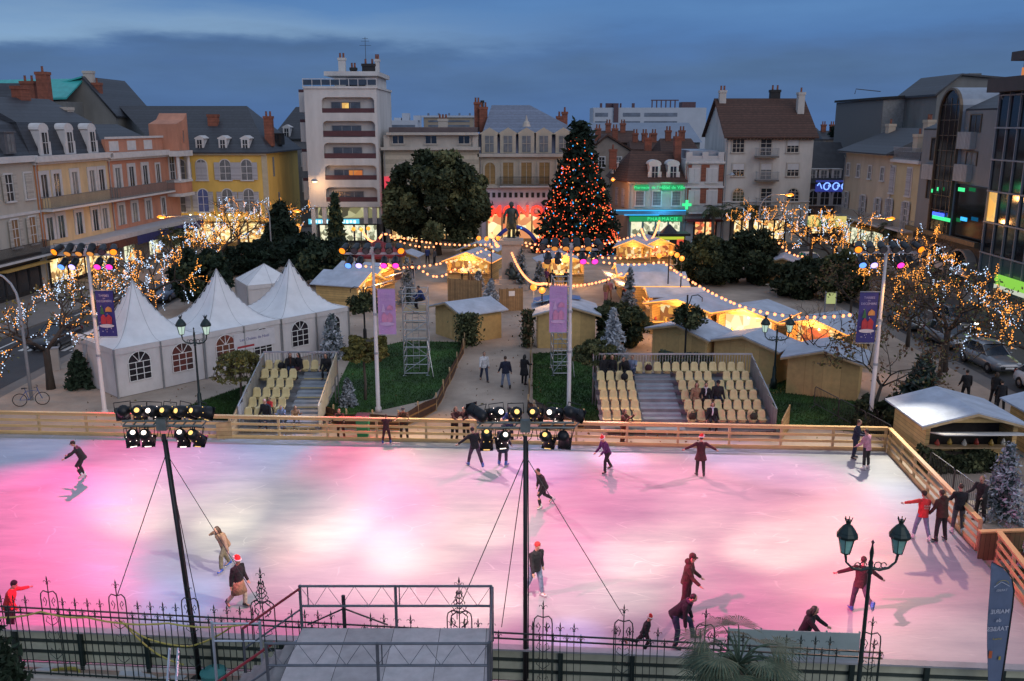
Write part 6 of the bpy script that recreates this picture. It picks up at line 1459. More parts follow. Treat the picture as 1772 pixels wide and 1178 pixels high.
for r in range(5):
    for k in range(4): seats.append((r, .28 + k*.47, False))
    for k in range(8):
        if (r, k) != (4, 4): seats.append((r, 4.22 + k*.47 + (0 if r else .0), False))
for k in range(16): seats.append((5, .40 + k*.47, False))
sR = stand('wide grandstand of cream seats with central stairs on the right behind the rink', X0, X0 + 8.05, Y0, seats, (2.05, 3.9))
side_panels(sR, 8.05, 1.0)
wp = MB().add([(8.1, -.6, 0), (8.9, .9, 0), (8.9, .9, 1.25), (8.1, -.6, .95), (8.14, -.63, 0), (8.94, .87, 0), (8.94, .87, 1.25), (8.14, -.63, .95)], [(3,2,1,0),(4,5,6,7),(0,1,5,4),(1,2,6,5),(2,3,7,6),(3,0,4,7)]).build('end_board', striped('end_board_pine', (.40,.26,.12), (.2,.12,.05), 5, 'Z', .7, .2, duty=.1), sR)
seats = []
for r in range(5):
    for k in range(4):
        if (r, k) != (3, 0): seats.append((r, .30 + k*.47, False))
for k in range(7): seats.append((5, .30 + k*.47, False))
XL = -12.75; sL = stand('small grandstand of cream seats with stairs beside the tents on the left', XL, XL + 3.75, 39.75, seats, (2.1, 3.65), side_wood=True)
side_panels(sL, 0.0, 1.0)
m = MB()
for r in range(NR):
    for k in range(6): m.box(3.72, r*RUN + .13*k, row_z(r), 3.75, r*RUN + .13*k + .09, row_z(r) + 1.0)
m.tube([(3.735, 0, row_z(0) + 1.03), (3.735, NR*RUN, row_z(NR-1) + 1.12)], .03, 6); m.build('side_railing', M('railing_cream', (.5,.44,.32), .6, .15, 3), sL)
MB().add([(-.05, -.9, 0), (-.05, 0, 0), (-.05, 0, 1.25), (-.05, -.9, .9), (-.75, -.95, 0), (-.75, -.95, .8)], [(0,1,2,3),(4,0,3,5)]).build('end_board', _mats['end_board_pine'], sL)

# ---------------------------------------------------------------- dark mesh fences along the walkway, pegs
NETM = striped('brown_netting', (.075, .035, .02), (.32, .16, .05), 2.6, 'Z', .85, .3, duty=.22)
def netfence(label, pxs, h=.75):
    pts = [G(x, y) for x, y in pxs]; t = thing('netting_fence', label, 'fence', pts[0]); V = []; F = []
    pp = []
    for i in range(len(pts)-1):
        for k in range(6): pp.append(pts[i].lerp(pts[i+1], k/6))
    pp.append(pts[-1])
    for i, p in enumerate(pp):
        q = p - pts[0]; w = .04*math.sin(i*1.3); V += [(q.x + w, q.y, .02), (q.x - w, q.y, h*(1 + .05*math.sin(i*.9)))]
    F = [(2*i, 2*i+2, 2*i+3, 2*i+1) for i in range(len(pp)-1)]
    MB().add(V, F).build('netting', NETM, t)
    for i in range(0, len(pp), 3): q = pp[i] - pts[0]; MB().box(q.x - .035, q.y + .05, 0, q.x + .035, q.y + .11, h + .22).build('post', WOODP, t)
    return t
netfence('brown netting fence curving along the left side of the walkway', [(556, 726), (600, 742), (690, 745), (755, 712), (778, 665), (802, 612), (806, 590)])
netfence('brown netting fence along the right side of the walkway', [(1010, 742), (935, 742), (914, 715), (917, 660), (919, 610)])
# ---------------------------------------------------------------- two aluminium scaffold towers
def scaffold(label, c, rz, w, d, h, lifts, deck=None):
    t = thing('scaffold_tower', label, 'scaffold', c, rz)
    for x in (0, w):
        for y in (0, d): MB().tube([(x,y,0),(x,y,h)], .03, 6).box(x - .1, y - .1, 0, x + .1, y + .1, .02).build('standard', GALV, t)
    m = MB()
    for i in range(lifts + 1):
        z = .15 + (h - .25)*i/lifts
        for y in (0, d): m.tube([(0,y,z),(w,y,z)], .028, 5)
        for x in (0, w): m.tube([(x,0,z+.08),(x,d,z+.08)], .028, 5)
    m.build('ledger', GALV, t)
    m = MB()
    for i in range(0, lifts - 1, 2):
        z = .2 + (h - .25)*i/lifts; z2 = .1 + (h - .25)*(i+2)/lifts
        m.tube([(0,-.03,z),(w,-.03,z2)] if i % 4 == 0 else [(w,-.03,z),(0,-.03,z2)], .022, 5); m.tube([(w+.03,0,z),(w+.03,d,z2)], .022, 5)
    m.tube([(w*1.25, -.4, 0), (w, 0, h*.42)], .028, 5); m.build('brace', GALV, t)
    if deck: MB().box(.05, .05, deck, w - .05, d - .05, deck + .05).build('deck', WOODP, t)
    lad = MB()
    for k in range(int(h/.3)): lad.tube([(w*.35, d*.5, .3*k + .2), (w*.6, d*.5, .3*k + .2)], .015, 4)
    lad.tube([(w*.35, d*.5, .05), (w*.35, d*.5, h)], .02, 5).tube([(w*.6, d*.5, .05), (w*.6, d*.5, h)], .02, 5).build('ladder', GALV, t)
p = G(700, 650); SCAF = p; scaffold('tall aluminium scaffold tower with a man on top, on the left lawn', p, R(2), 1.35, 1.9, H(700, 505, p), 9, H(700, 540, p))
p = G(957, 650); scaffold('aluminium scaffold tower hidden behind the light washed lavender banner on the right lawn', p, R(2), .95, 1.7, 5.6, 8, 4.1)

# fallen leaves blown over the lawns and gravel
n = 1000; P = np.stack([rng.random(n)*46 - 22, 38.5 + rng.random(n)**1.5*30, np.full(n, .03)], 1)
tag(link('fallen_leaves', leaves(P, .085, [BROWN, OLIVE, M('leaf_rust', (.26,.12,.05), .8, .3, 5)], rng.integers(0, 3, n), 'fallen_leaves')), 'brown fallen leaves scattered over the gravel and lawns', 'leaves', kind='stuff')
# ================================================================ LIGHT POLES, MASTS, LAMPS, CARS AND STREET FURNITURE
LENS = {'orange': EM('lens_orange', (1, .20, .004), 2.3, False), 'blue': EM('lens_blue', (.10, .26, 1), 2.2, False), 'violet': EM('lens_violet', (.42, .34, 1), 2.6, False), 'pink': EM('lens_magenta', (1, .03, .36), 2.4, False), 'off': M('lens_unlit', (.05, .045, .04), .15, .3, 4), 'dim': EM('lens_dim_orange', (.9, .33, .06), .9, False),
        'warm': EM('lens_warm', (1, .80, .48), 9)}
CANB = M('spotlight_black', (.012, .013, .016), .38, .2, 6, metal=.3)
LEAK = EM('lamp_leak_warm', (1, .62, .18), 1.6, False); LEAKW = EM('lamp_leak_white', (1, .84, .72), 3.5, False)
_can = {}
def can(parent, loc, dirv, col, back=None, s=1.0):
    if 'body' not in _can:
        _can['body'] = MB().lathe([(.05,-.30), (.13,-.26), (.15,-.16), (.15,.18), (.17,.20), (.17,.26)], 12).mesh('spotlight', CANB, True)
        m = MB()
        for a in (0, PI): m.box(.165*math.cos(a) - .012, -.02, -.05, .165*math.cos(a) + .012, .02, .05)
        m.tube([(.18,0,0), (.19,.0,-.02), (.19,.24,-.06), (-.19,.24,-.06), (-.19,0,-.02), (-.18,0,0)], .012, 4); _can['yoke'] = m.mesh('yoke', CANB)
        _can['lens'] = {k: MB().lathe([(.14, .0), (.14, .012)], 14).mesh('lens', v) for k, v in LENS.items()}
        _can['gel'] = MB().box(-.17,-.17,.262,.17,.17,.272).mesh('gel_frame', CANB)
        m = MB().lathe([(.0,-.312), (.058,-.309), (.062,-.295), (.04,-.285)], 12)
        for k in range(6): a = 2*PI*k/6; m.ball((.150*math.cos(a), .150*math.sin(a), -.05), .013, 5, 4)
        m.box(-.08, -.178, .21, .08, -.171, .235)
        _can['leak'] = m.mesh('vent_glow', LEAK); m2 = m.mesh('vent_glow', LEAKW); _can['leakw'] = m2
    o = link('spotlight', _can['body'], parent, loc); o.rotation_euler = Vector(dirv).to_track_quat('Z', 'Y').to_euler(); o.scale = (s, s, s)
    link('yoke', _can['yoke'], o)
    if back is None: link('lens', _can['lens'][col], o, (0, 0, .262))
    else:
        link('gel_frame', _can['gel'], o)
        if back: link('vent_glow', _can[back], o)
    return o
POLEM = M('pole_white', (.60, .56, .56), .5, .06, 2)
def banner_mat(name, c1, c2, c3):
    m = M(name, c1, .6, .1, 2); return m
BAN = M('banner_blue', (.035, .03, .16), .6, .12, 2); BAN_LIT = M('banner_lit_lavender', (.42, .26, .50), .6, .08, 2)  # lavender version: the light washing the cloth is put into its colour
BR_ = M('banner_print_red', (.38, .03, .04), .7, .2, 5); BG_ = M('banner_print_green', (.03, .12, .05), .7, .2, 5); BO_ = M('banner_print_orange', (.50, .22, .06), .7, .2, 5); BW_ = M('banner_print_white', (.55, .5, .52), .7, .1, 5); BT_ = M('banner_text', (.36, .34, .52), .7, .1, 3)
BRL = M('banner_lit_rose', (.50, .22, .36), .7, .2, 5); BWL = M('banner_lit_pale', (.50, .36, .56), .7, .1, 5)  # prints on the light washed banners, light painted into their colours too
def light_pole(label, px, top_y, upper, lower, side, washed):
    b = G(*px); h = H(px[0], top_y, b)
    t = thing('light_pole', label, 'light pole', b, 0, 'white projector poles behind the rink')
    MB().lathe([(.16,0), (.16,.25), (.105,.3), (.095,h*.55), (.08,h*.56), (.07,h)], 12).build('pole', POLEM, t, True)
    MB().lathe([(.115,.0),(.115,.12)], 12, (0,0,h*.62)).lathe([(.115,.0),(.115,.12)], 12, (0,0,h*.30+.6)).build('collar', GREYP, t)
    MB().box(-1.42, -.05, h - .06, 1.42, .05, h + .04).box(-.14, -.1, h + .045, .14, .1, h + .3).build('crossbar', POLEM, t)
    for i, c in enumerate(upper):
        x = -1.32 + 2.64*i/(len(upper)-1); d = Vector((x*.25, -1, -.42)) if c in ('orange', 'off') else Vector((x*.1, -.8, -.75)); can(t, (x, -.08, h + .26), d, c, s=1.1)
    for x, c in zip((-1.12, -.62, .55, 1.1), lower): can(t, (x, -.1, h - .40), Vector((x*.1, -1, -.62)), c, s=1.1)
    m = MB()
    for x in (-1.12, -.62, .55, 1.1): m.tube([(x, 0, h - .062), (x, -.05, h - .28)], .018, 4)
    m.build('hanger', CANB, t)
    zt, zb = h*.78, h*.50; s = side; x0 = .16*s; x1 = 1.02*s
    m = MB(); W_ = 7; Hh = 10; V = []
    for j in range(Hh + 1):
        for i in range(W_ + 1): u = i/W_; V.append((x0 + (x1 - x0)*u, .03*math.sin(u*3 + j*.5)*u, zt + (zb - zt)*j/Hh))
    F = [(j*(W_+1)+i, j*(W_+1)+i+1, (j+1)*(W_+1)+i+1, (j+1)*(W_+1)+i) for j in range(Hh) for i in range(W_)]
    V2 = [(x, y + .012, z) for x, y, z in V]; o_ = len(V)
    m.add(V + V2, F + [tuple(q + o_ for q in f[::-1]) for f in F]); bn = m.build('banner', BAN_LIT if washed else BAN, t)
    MB().tube([(0,0,zt+.03),(x1,0,zt+.03)], .02, 5).tube([(0,0,zb-.03),(x1,0,zb-.03)], .02, 5).build('banner_arm', GREYP, t)
    xc = (x0 + x1)/2; R1, G1, O1, W1, T1 = (BRL, BWL, BRL, BWL, BWL) if washed else (BR_, BG_, BO_, BW_, BT_); hh = zt - zb
    yq = -.055
    for k, (s_, zz) in enumerate((('TARBES', .90), ('EN', .84), ('DECEMBRE', .78))): text('banner_lettering', s_, .15 if k != 1 else .09, T1, bn, (xc, yq, zb + hh*zz), extrude=.002)
    m = MB(); rd = random.Random(4)
    for k in range(16): a = (xc + rd.uniform(-.36,.36), zb + hh*rd.uniform(.05,.72)); m.yprism([(a[0]-.018,a[1]),(a[0],a[1]+.03),(a[0]+.018,a[1]),(a[0],a[1]-.03)], yq - .002, yq)
    m.yprism([(xc + .36*math.cos(2*PI*i/16), zb + hh*.24 + .09*math.sin(2*PI*i/16)) for i in range(16)], yq - .004, yq - .0021); m.build('print_pale', W1, bn)
    MB().yprism([(xc - .26, zb + hh*.5), (xc - .06, zb + hh*.5), (xc - .16, zb + hh*.70)], yq - .006, yq).build('print_green', G1, bn)
    MB().yprism([(xc + .0, zb + hh*.55), (xc + .32, zb + hh*.55), (xc + .30, zb + hh*.63), (xc + .15, zb + hh*.67), (xc + .02, zb + hh*.62)], yq - .006, yq).build('print_orange', O1, bn)
    m = MB()
    for cx_ in (-.13, .14): m.yprism([(xc + cx_ - .12, zb + hh*.28), (xc + cx_ + .12, zb + hh*.28), (xc + cx_ + .15, zb + hh*.42), (xc + cx_, zb + hh*.50), (xc + cx_ - .12, zb + hh*.43)], yq - .008, yq - .0041)
    m.build('print_red', R1, bn); return b, h
P1 = light_pole('white projector pole with purple banner on its right, in front of the left tent', (182, 718), 440, ['orange','dim','dim','dim','off','orange'], ['blue','violet','pink','pink'], 1, False)
P2 = light_pole('white projector pole with light washed lavender banner on its right, by the mushroom tree', (655, 713), 438, ['orange','off','off','off','off','orange'], ['blue','violet','pink','pink'], 1, True)
P3 = light_pole('white projector pole with light washed lavender banner on its left, by the walkway', (984, 712), 431, ['off','dim','dim','dim','dim','off'], ['off','off','pink','pink'], -1, True)
P4 = light_pole('white projector pole with purple banner on its left, at the right corner of the ice', (1504, 742), 436, ['orange','off','off','off','off','orange'], ['blue','violet','pink','off'], -1, False)

# --- two dark foreground masts with ten lamps each
def mast(label, top, base, guys, upper, lower, hw):
    t = thing('lighting_mast', label, 'lighting mast', base, 0, 'dark lighting masts in front of the rink')
    tp = Vector(top) - Vector(base)
    m = MB().tube([(0,0,0), tuple(tp*.5), tuple(tp*.97)], [.058, .054, .05], 10).lathe([(.25,0),(.25,.04)], 12); m.build('pole', BLACKM, t, True)
    MB().tube([tuple(tp*.04 + Vector((.07,.0,0))), tuple(tp*.5 + Vector((.08,-.03,0))), tuple(tp*.95 + Vector((.06,0,0)))], .016, 5).build('cable', BLACKM, t)
    z = tp.z; x0 = tp.x; y0 = tp.y
    m = MB()
    for dz in (0, .13): m.tube([(x0-hw, y0, z+dz), (x0+hw, y0, z+dz)], .028, 6)
    for k in range(9): x = x0 - hw + 2*hw*k/8; m.tube([(x, y0, z), (x + .12, y0, z+.13)], .018, 4)
    m.box(x0-.12, y0-.09, z-.09, x0+.12, y0+.09, z+.2); m.build('crossbar', M('truss_grey_green', (.18,.21,.20), .45, .2, 4, metal=.4), t)
    for i, (c, dx, dz) in enumerate(upper):
        x = x0 - hw*.98 + hw*1.96*i/5; can(t, (x, y0 + .06, z + .34), Vector((dx, 1, dz)), 'off', c, .98)
        MB().tube([(x, y0, z+.1), (x-.02, y0+.02, z+.30)], .015, 4).build('bracket', CANB, t)
    for x, (c, dx, dz) in zip((-.80*hw, -.45*hw, .45*hw, .80*hw), lower):
        can(t, (x0 + x, y0 + .05, z - .30), Vector((dx, 1, dz)), 'off', c, .95); MB().tube([(x0+x, y0, z), (x0+x, y0+.02, z-.2)], .015, 4).build('bracket', CANB, t)
    m = MB()
    for k in range(7): a = x0 - .9*hw + k*.28*hw; m.tube([(a, y0-.06, z-.02), (a+.05, y0-.08, z-.28 - .1*(k % 2)), (a+.2, y0-.07, z-.25), (a+.26, y0-.04, z)], .010, 4)
    m.build('loose_cable', BLACKM, t)
    for g in guys: MB().tube([tuple(tp*.9), tuple(Vector(g) - Vector(base))], .011, 4).build('guy_wire', IRON, t)
    return Vector(top)
def low(px, py, Y): v = AT(px, py, Y); return v
tl = AT(281, 737, 20.6); bl = Vector((AT(332, 1115, 20.55).x + .12, 20.55, 0))
ML = mast('dark lighting mast leaning slightly, on the left', tl, bl, [low(203, 1030, 20.3), low(460, 1062, 20.0), low(345, 1062, 21.3)],
     [('', -.5, -.55), ('leak', -.25, -.5), ('leakw', .15, -.45), ('leak', .35, -.5), ('leak', .6, -.45), ('leak', .7, -.5)], [('leakw', -.5, -1.0), ('leakw', -.15, -.9), ('leakw', -.1, -1.0), ('leak', .2, -.9)], .96)
tc = AT(909, 740, 20.3); bc = Vector((.34, 20.2, 0))
MC = mast('dark upright lighting mast in the centre', tc, bc, [low(800, 1040, 19.9), low(868, 1085, 20.9), low(1078, 1065, 19.3)],
     [('', -.9, .25), ('leakw', -.45, -.5), ('leak', -.1, -.5), ('leak', .25, -.5), ('leakw', .5, -.45), ('', .95, -.7)], [('leak', -.05, -1.6), ('leakw', -.25, -.9), ('leak', .3, -.9), ('', .2, -1.0)], 1.16)

# --- the light those lamps throw on the ice
def top(p, dx=0): return (p[0].x + dx, p[0].y - .4, p[1] - .35)
mL = (ML.x, ML.y + .5, ML.z + .3); mC = (MC.x, MC.y + .5, MC.z + .3)
def th(loc, px, e, c, a, bl=.9): spot('rink_spot', loc, G(*px, ICE_Z), e*KICE, c, a, bl, .15)
KICE = 1.18
SRC = {'P1': top(P1), 'P2': top(P2), 'P3': top(P3), 'P4': top(P4), 'mL': mL, 'mC': mC}
GELS = {'pink': (1, 0.20, 0.38), 'hot': (1, 0.02, 0.24), 'warm': (1, 0.84, 0.56), 'cream': (1, 0.90, 0.58), 'blue': (0.3, 0.45, 1), 'lav': (0.75, 0.5, 1), 'peach': (1, 0.5, 0.35), 'white': (1, 0.90, 0.74), 'rose': (1, 0.45, 0.55)}
for s_, x_, y_, e_, c_, a_ in (('P1', -60, 930, 18052, 'hot', 50), ('P1', 15, 790, 1982, 'blue', 50), ('P1', 240, 790, 6055, 'hot', 50), ('P1', 315, 880, 5020, 'rose', 50), ('P2', 390, 790, 4433, 'blue', 50),
('P2', 615, 790, 6500, 'hot', 36), ('P2', 690, 880, 5949, 'hot', 18), ('P2', 765, 790, 2265, 'white', 50), ('P2', 765, 880, 8942, 'rose', 50), ('P2', 1065, 790, 8124, 'rose', 50),
('P3', 390, 790, 2975, 'white', 50), ('P3', 840, 880, 6025, 'hot', 50), ('P3', 915, 790, 3088, 'blue', 36), ('P3', 1065, 790, 4463, 'lav', 18), ('P3', 1140, 830, 5749, 'hot', 36),
('P3', 1290, 790, 6380, 'lav', 26), ('P4', 915, 930, 7000, 'rose', 50), ('P4', 1290, 880, 6814, 'hot', 50), ('P4', 1440, 790, 3588, 'white', 50), ('P4', 1515, 1040, 9000, 'peach', 50),
('P4', 1590, 830, 5082, 'white', 36), ('P4', 1590, 880, 2807, 'blue', 26), ('mC', 465, 930, 6029, 'white', 50), ('mC', 540, 880, 7255, 'white', 26), ('mC', 765, 1040, 2546, 'cream', 36),
('mC', 840, 880, 4720, 'warm', 26), ('mC', 840, 1040, 1120, 'warm', 26), ('mC', 990, 930, 1390, 'white', 18), ('mC', 990, 985, 2770, 'white', 50), ('mC', 990, 1100, 1855, 'blue', 18),
('mC', 1140, 880, 4574, 'hot', 50), ('mC', 1140, 985, 1939, 'cream', 36), ('mC', 1365, 930, 3384, 'warm', 18), ('mC', 1440, 985, 3707, 'warm', 18), ('mC', 1440, 1040, 6500, 'hot', 50),
('mC', 1515, 1040, 4926, 'hot', 18), ('mC', 1590, 1100, 6381, 'white', 18), ('mC', 1360, 935, 11000, 'cream', 18), ('mC', 1240, 865, 5200, 'cream', 20), ('mC', 1110, 955, 4600, 'cream', 20), ('mC', 1215, 935, 3000, 'cream', 18), ('P3', 1140, 790, 2200, 'cream', 50), ('mL', 575, 915, 3600, 'cream', 16), ('P4', 1480, 850, 1800, 'white', 30), ('mL', 15, 930, 5035, 'hot', 18), ('mL', 15, 1040, 6386, 'hot', 50), ('mL', 90, 930, 2918, 'hot', 36),
('mL', 240, 880, 8865, 'warm', 18), ('mL', 240, 985, 2031, 'blue', 26), ('mL', 240, 1040, 926, 'hot', 18), ('mL', 315, 880, 1978, 'cream', 26), ('mL', 315, 1040, 2463, 'blue', 26),
('mL', 390, 880, 8076, 'warm', 18), ('mL', 390, 930, 4135, 'cream', 18), ('mL', 390, 985, 1394, 'lav', 18), ('mL', 540, 930, 4870, 'peach', 26), ('mL', 540, 1040, 2677, 'hot', 50),
('mL', 765, 930, 9242, 'warm', 26), ('mL', 990, 1040, 6050, 'pink', 50)):
    th(SRC[s_], (x_, y_), e_, GELS[c_], a_, 1.0)
th(top(P2, -1.32), (600, 752), 1300, (1, .45, .08), 60); th(top(P2, 1.32), (760, 752), 1500, (1, .45, .08), 60)
for p_, q in ((P1, (120, 735)), (P4, (1420, 750)), (P3, (1050, 750))): th(top(p_, 1.0), q, 800, (1, .45, .1), 60)

# --- street lamps and lanterns
SOD = EM('sodium_lens', (1, .25, .01), 2.4, False)
def street_lamp(label, base, h, reach, ang, lit=True, e=420, rad=1.6, grp='arched street lamps'):
    t = thing('street_lamp', label, 'street lamp', base, ang, grp)
    pts = [(0,0,0), (0,0,h - rad)] + [(rad*(1 - math.cos(R(a)))*.9, 0, h - rad + rad*math.sin(R(a))) for a in (20, 40, 60, 80, 90)] + [(reach, 0, h - .02)]
    MB().tube(pts, [.09, .07, .06, .055, .05, .05, .045, .04], 8).build('pole', M('lamp_pole_grey', (.33,.34,.36), .5, .1, 2), t, True)
    hd = MB().tube([(reach - .1, 0, h - .02), (reach + .2, 0, h + .04), (reach + .75, 0, h)], [(.07,.06), (.17,.09), (.10,.06)], 8).build('lamp_head', GREYP, t, True)
    MB().ball((reach + .35, 0, h - .05), (.46, .22, .16), 10, 6).build('lens', SOD if lit else GREYP, hd)
    if lit: q = Matrix.Rotation(ang, 3, 'Z') @ Vector((reach + .4, 0, h - .35)); lamp('street_light', (base[0] + q.x, base[1] + q.y, q.z), e, (1, .42, .12), .25)
    return t
c = AT(1312, 400, 92); street_lamp('lit arched street lamp curving right before the balcony house', (c.x, 92, 0), AT(1355, 336, 92).z, 2.6, 0)
c = AT(1461, 430, 82); street_lamp('lit arched street lamp curving right before the cream house', (c.x, 82, 0), AT(1530, 377, 82).z, 3.6, 0)
c = AT(350, 430, 84); street_lamp('lit arched street lamp curving left before the coral house', (c.x, 84, 0), AT(290, 374, 84).z, 3.2, PI)
c = AT(469, 420, 90); street_lamp('unlit arched street lamp curving left before the yellow house', (c.x, 90, 0), AT(430, 346, 90).z, 2.6, PI, False)
c = AT(505, 420, 98); street_lamp('small lit street lamp beside the white tower', (c.x, 98, 0), AT(512, 364, 98).z, .4, 0, True, 300, .5)
b = G(55, 692); street_lamp('tall street lamp at the left edge with a bicycle at its foot', b, H(12, 472, b), 2.0, R(168), True, 260)
p = AT(1063, 311, 107); t = thing('wall_lamp', 'orange wall lamp on the corner of the pharmacy house', 'lamp', (p.x, 108.5, p.z)); MB().tube([(0,1.4,.1),(0,0,.15)], .04, 5).lathe([(.1,.1),(.3,0),(.3,-.05)], 8).build('bracket', GREYP, t); MB().ball((0,0,-.05), .22, 8, 6).build('bulb', SOD, t); lamp('street_light', (p.x, 107.6, p.z - .4), 420, (1, .36, .10), .2)
LGL = M('lantern_glass', (.22, .48, .42), .15, .3, 3)
LGLOW = EM('lantern_glow', (.75, 1.0, .80), .55, False, (.2, .3, .28))
def lantern_post(label, base, h, span, s=1.0, lit=False, green=True, mat=None):
    t = thing('lantern_post', label, 'lamp post', base, 0, 'double lantern lamp posts'); mt = mat or DGREEN
    MB().lathe([(.20*s,0), (.20*s,.5), (.13*s,.6), (.11*s,1.2), (.07*s,1.3), (.055*s,h*.6), (.05*s,h - .55*s), (.085*s,h - .5*s), (.05*s,h - .42*s), (.07*s,h - .2*s), (.04*s,h - .1*s), (.06*s,h + .1*s), (.02*s,h + .35*s), (.045*s,h + .42*s), (.0,h + .5*s)], 12).build('post', mt, t, True)
    for k in (-1, 1):
        pts = [(0,0,h - .35*s), (k*span*.35,0,h - .42*s), (k*span*.7,0,h - .36*s), (k*span*.95,0,h - .18*s), (k*span,0,h + .05*s)]
        m = MB().tube(pts, [.05*s,.04*s,.035*s,.03*s,.04*s], 6)
        for q, rr in ((.28, .10), (.5, .08)): m.tube([(k*span*q + rr*s*math.cos(a*.7), 0, h - .28*s + rr*s*math.sin(a*.7)) for a in range(9)], .016*s, 4)
        m.build('arm', mt, t)
        z = h + .05*s; x = k*span
        ln = MB().lathe([(.05*s,z), (.12*s,z + .04*s), (.13*s,z + .06*s)], 8, (x,0,0)).lathe([(.24*s,z + .50*s), (.29*s,z + .53*s), (.29*s,z + .60*s), (.25*s,z + .66*s), (.24*s,z + .69*s), (.12*s,z + .86*s), (.07*s,z + .90*s), (.06*s,z + .95*s), (.09*s,z + 1.02*s), (.08*s,z + 1.03*s)], 10, (x,0,0))
        for a in range(6): ca, sa = math.cos(a*PI/3), math.sin(a*PI/3); ln.tube([(x + .13*s*ca, .13*s*sa, z + .05*s), (x + .23*s*ca, .23*s*sa, z + .51*s)], .012*s, 4); ln.tube([(x + .06*s*ca, .06*s*sa, z + .96*s), (x + .11*s*ca, .11*s*sa, z + 1.10*s)], .014*s, 4)
        lo = ln.build('lantern', mt, t)
        MB().lathe([(.115*s, z + .065*s), (.215*s, z + .495*s)], 6, (x,0,0)).build('glass', LGLOW if lit else LGL, lo)
        MB().lathe([(.05*s, z + .1*s), (.06*s, z + .3*s), (.03*s, z + .34*s)], 8, (x, -.0, 0)).build('bulb', M('bulb_frosted', (.6,.7,.66), .3, .1, 2), lo)
    return t
b = G(348, 722); lantern_post('double lantern lamp post in front of the tents at the left', b, H(340, 578, b) - .1, .60, .9, True)
b = G(1338, 672); lantern_post('double lantern lamp post between the plywood sheds at the right', b, H(1338, 574, b) - .1, .66, .9, True)
c = AT(1512, 962, 18.2); lantern_post('tall double lantern lamp post with green glass in the right foreground', (c.x - .35 + .3, 18.2, 0), c.z - .0, .58, .80)
GLOBE = EM('globe_orange', (1, .26, .02), 2.1, False)
def globe_post(label, base, h, offs, e=130, r=.20):
    t = thing('globe_lamp_post', label, 'lamp post', base, 0, 'lamp posts with orange globes')
    MB().lathe([(.12,0), (.10,.6), (.05,.8), (.045,h)], 8).build('post', BLACKM, t)
    for x, dz in offs:
        a = MB().tube([(0,0,h - .7), (x*.5,0,h - .85), (x,0,h - .75), (x,0,h + dz - r)], .025, 5).build('arm', GREYP, t); MB().ball((x,0,h + dz), r, 10, 8).build('globe', GLOBE, t)
    lamp('globe_light', (base[0], base[1] - .4, h + .3), e, (1, .5, .18), .25)
for (px, py, Y, offs, lab) in ((850, 412, 79, ((-1.1,0), (-.4,-.05), (.6,0)), 'lamp post with three orange globes left of the statue'), (938, 500, 58, ((-.55,.12), (.0,-.08)), 'black lamp post with two big orange globes beside the right walkway chalet'),
        (1158, 440, 68, ((-.75,-.1), (.15,.1), (.6,-.05)), 'lamp post with three orange globes above the white roofed stalls'), (625, 396, 88, ((-.75,0), (0,-.05), (.7,.05)), 'lamp post with three orange globes before the white tower'), (1180, 447, 66, ((0,0),), 'lamp post with a single orange globe above the alley')):
    c = AT(px, py, Y); globe_post(lab, (c.x, Y, 0), c.z, offs, r=.2 if Y > 60 else .22)
def ivy_post(label, base, h, arms, n=1800, rr=.55):
    t = thing('ivy_lamp_post', label, 'lamp post', base, 0); MB().lathe([(.13,0), (.12,.8), (.06,.9), (.05,h)], 8).build('post', BLACKM, t)
    for k in arms: MB().tube([(0,0,h*.8), (k*.25,0,h - .05), (k*.6,0,h), (k*.85,0,h - .18), (k*.85,0,h - .4)], .03, 5).build('arm', BLACKM, t)
    P, MI = crown_pts(n, rr*1.25, rr, rr*1.1, h*.68, 24, .42); link('foliage', leaves(P, .15, [LF_D, LF_M, LF_L], MI, 'foliage'), t)
b = G(1184, 640); ivy_post('black lamp post hung with ivy baskets behind the right stand', b, H(1184, 510, b), (1,), rr=.8)
b = G(632, 590); ivy_post('black lamp post with two curved arms hung with greenery beside the left centre banner', b, H(632, 496, b), (-1, 1), rr=.75)

# --- festoons of round bulbs strung over the market
FB = EM('festoon_bulb', (1.0, .31, .12), 3.0, False)
bm = MB().ball((0,0,0), .10, 8, 6).mesh('bulb', FB); bm2 = MB().ball((0,0,0), .075, 8, 6).mesh('bulb', FB)
def festoon(label, a, b, sag, n, big=True, mids=()):
    a = Vector(a); b = Vector(b); pts = [a] + [Vector(q) for q in mids] + [b]
    t = thing('festoon', label, 'string lights', a, 0, 'festoons of round bulbs'); cs = []
    for i in range(len(pts)-1):
        for k in range(13): s = k/12; cs.append(pts[i].lerp(pts[i+1], s) - Vector((0,0,sag*4*s*(1-s))) - a)
    MB().tube(cs, .012, 4).build('wire', BLACKM, t)
    L_ = [0]
    for i in range(1, len(cs)): L_.append(L_[-1] + (cs[i] - cs[i-1]).length)
    n = min(n, max(8, int(L_[-1]/.60))) if sag < .95 or n > 44 else n
    for k in range(n):
        d = L_[-1]*(k + .5 + random.uniform(-.18,.18))/n; i = max(1, next((j for j in range(len(L_)) if L_[j] >= d), len(L_)-1)); s = (d - L_[i-1])/max(1e-6, L_[i] - L_[i-1])
        link('bulb', bm if big else bm2, t, cs[i-1].lerp(cs[i], s) - Vector((0,0,.09)))
hub = AT(862, 420, 78.5)
festoon('string of bulbs from the statue lamp post left to the tower side pole', hub, AT(664, 402, 88), .5, 36)
festoon('string of bulbs from the statue lamp post sagging to the round tree trunk', hub, AT(700, 461, 70), .45, 26)
festoon('lower string of bulbs from the statue past the left pedestal chalet', hub - Vector((0,0,.1)), AT(722, 459, 69), .7, 44, True, [AT(785, 464, 73)])
festoon('string of bulbs across the foot of the left centre pole behind its lamps', AT(722, 459, 69), AT(610, 455, 69.5), .2, 10)
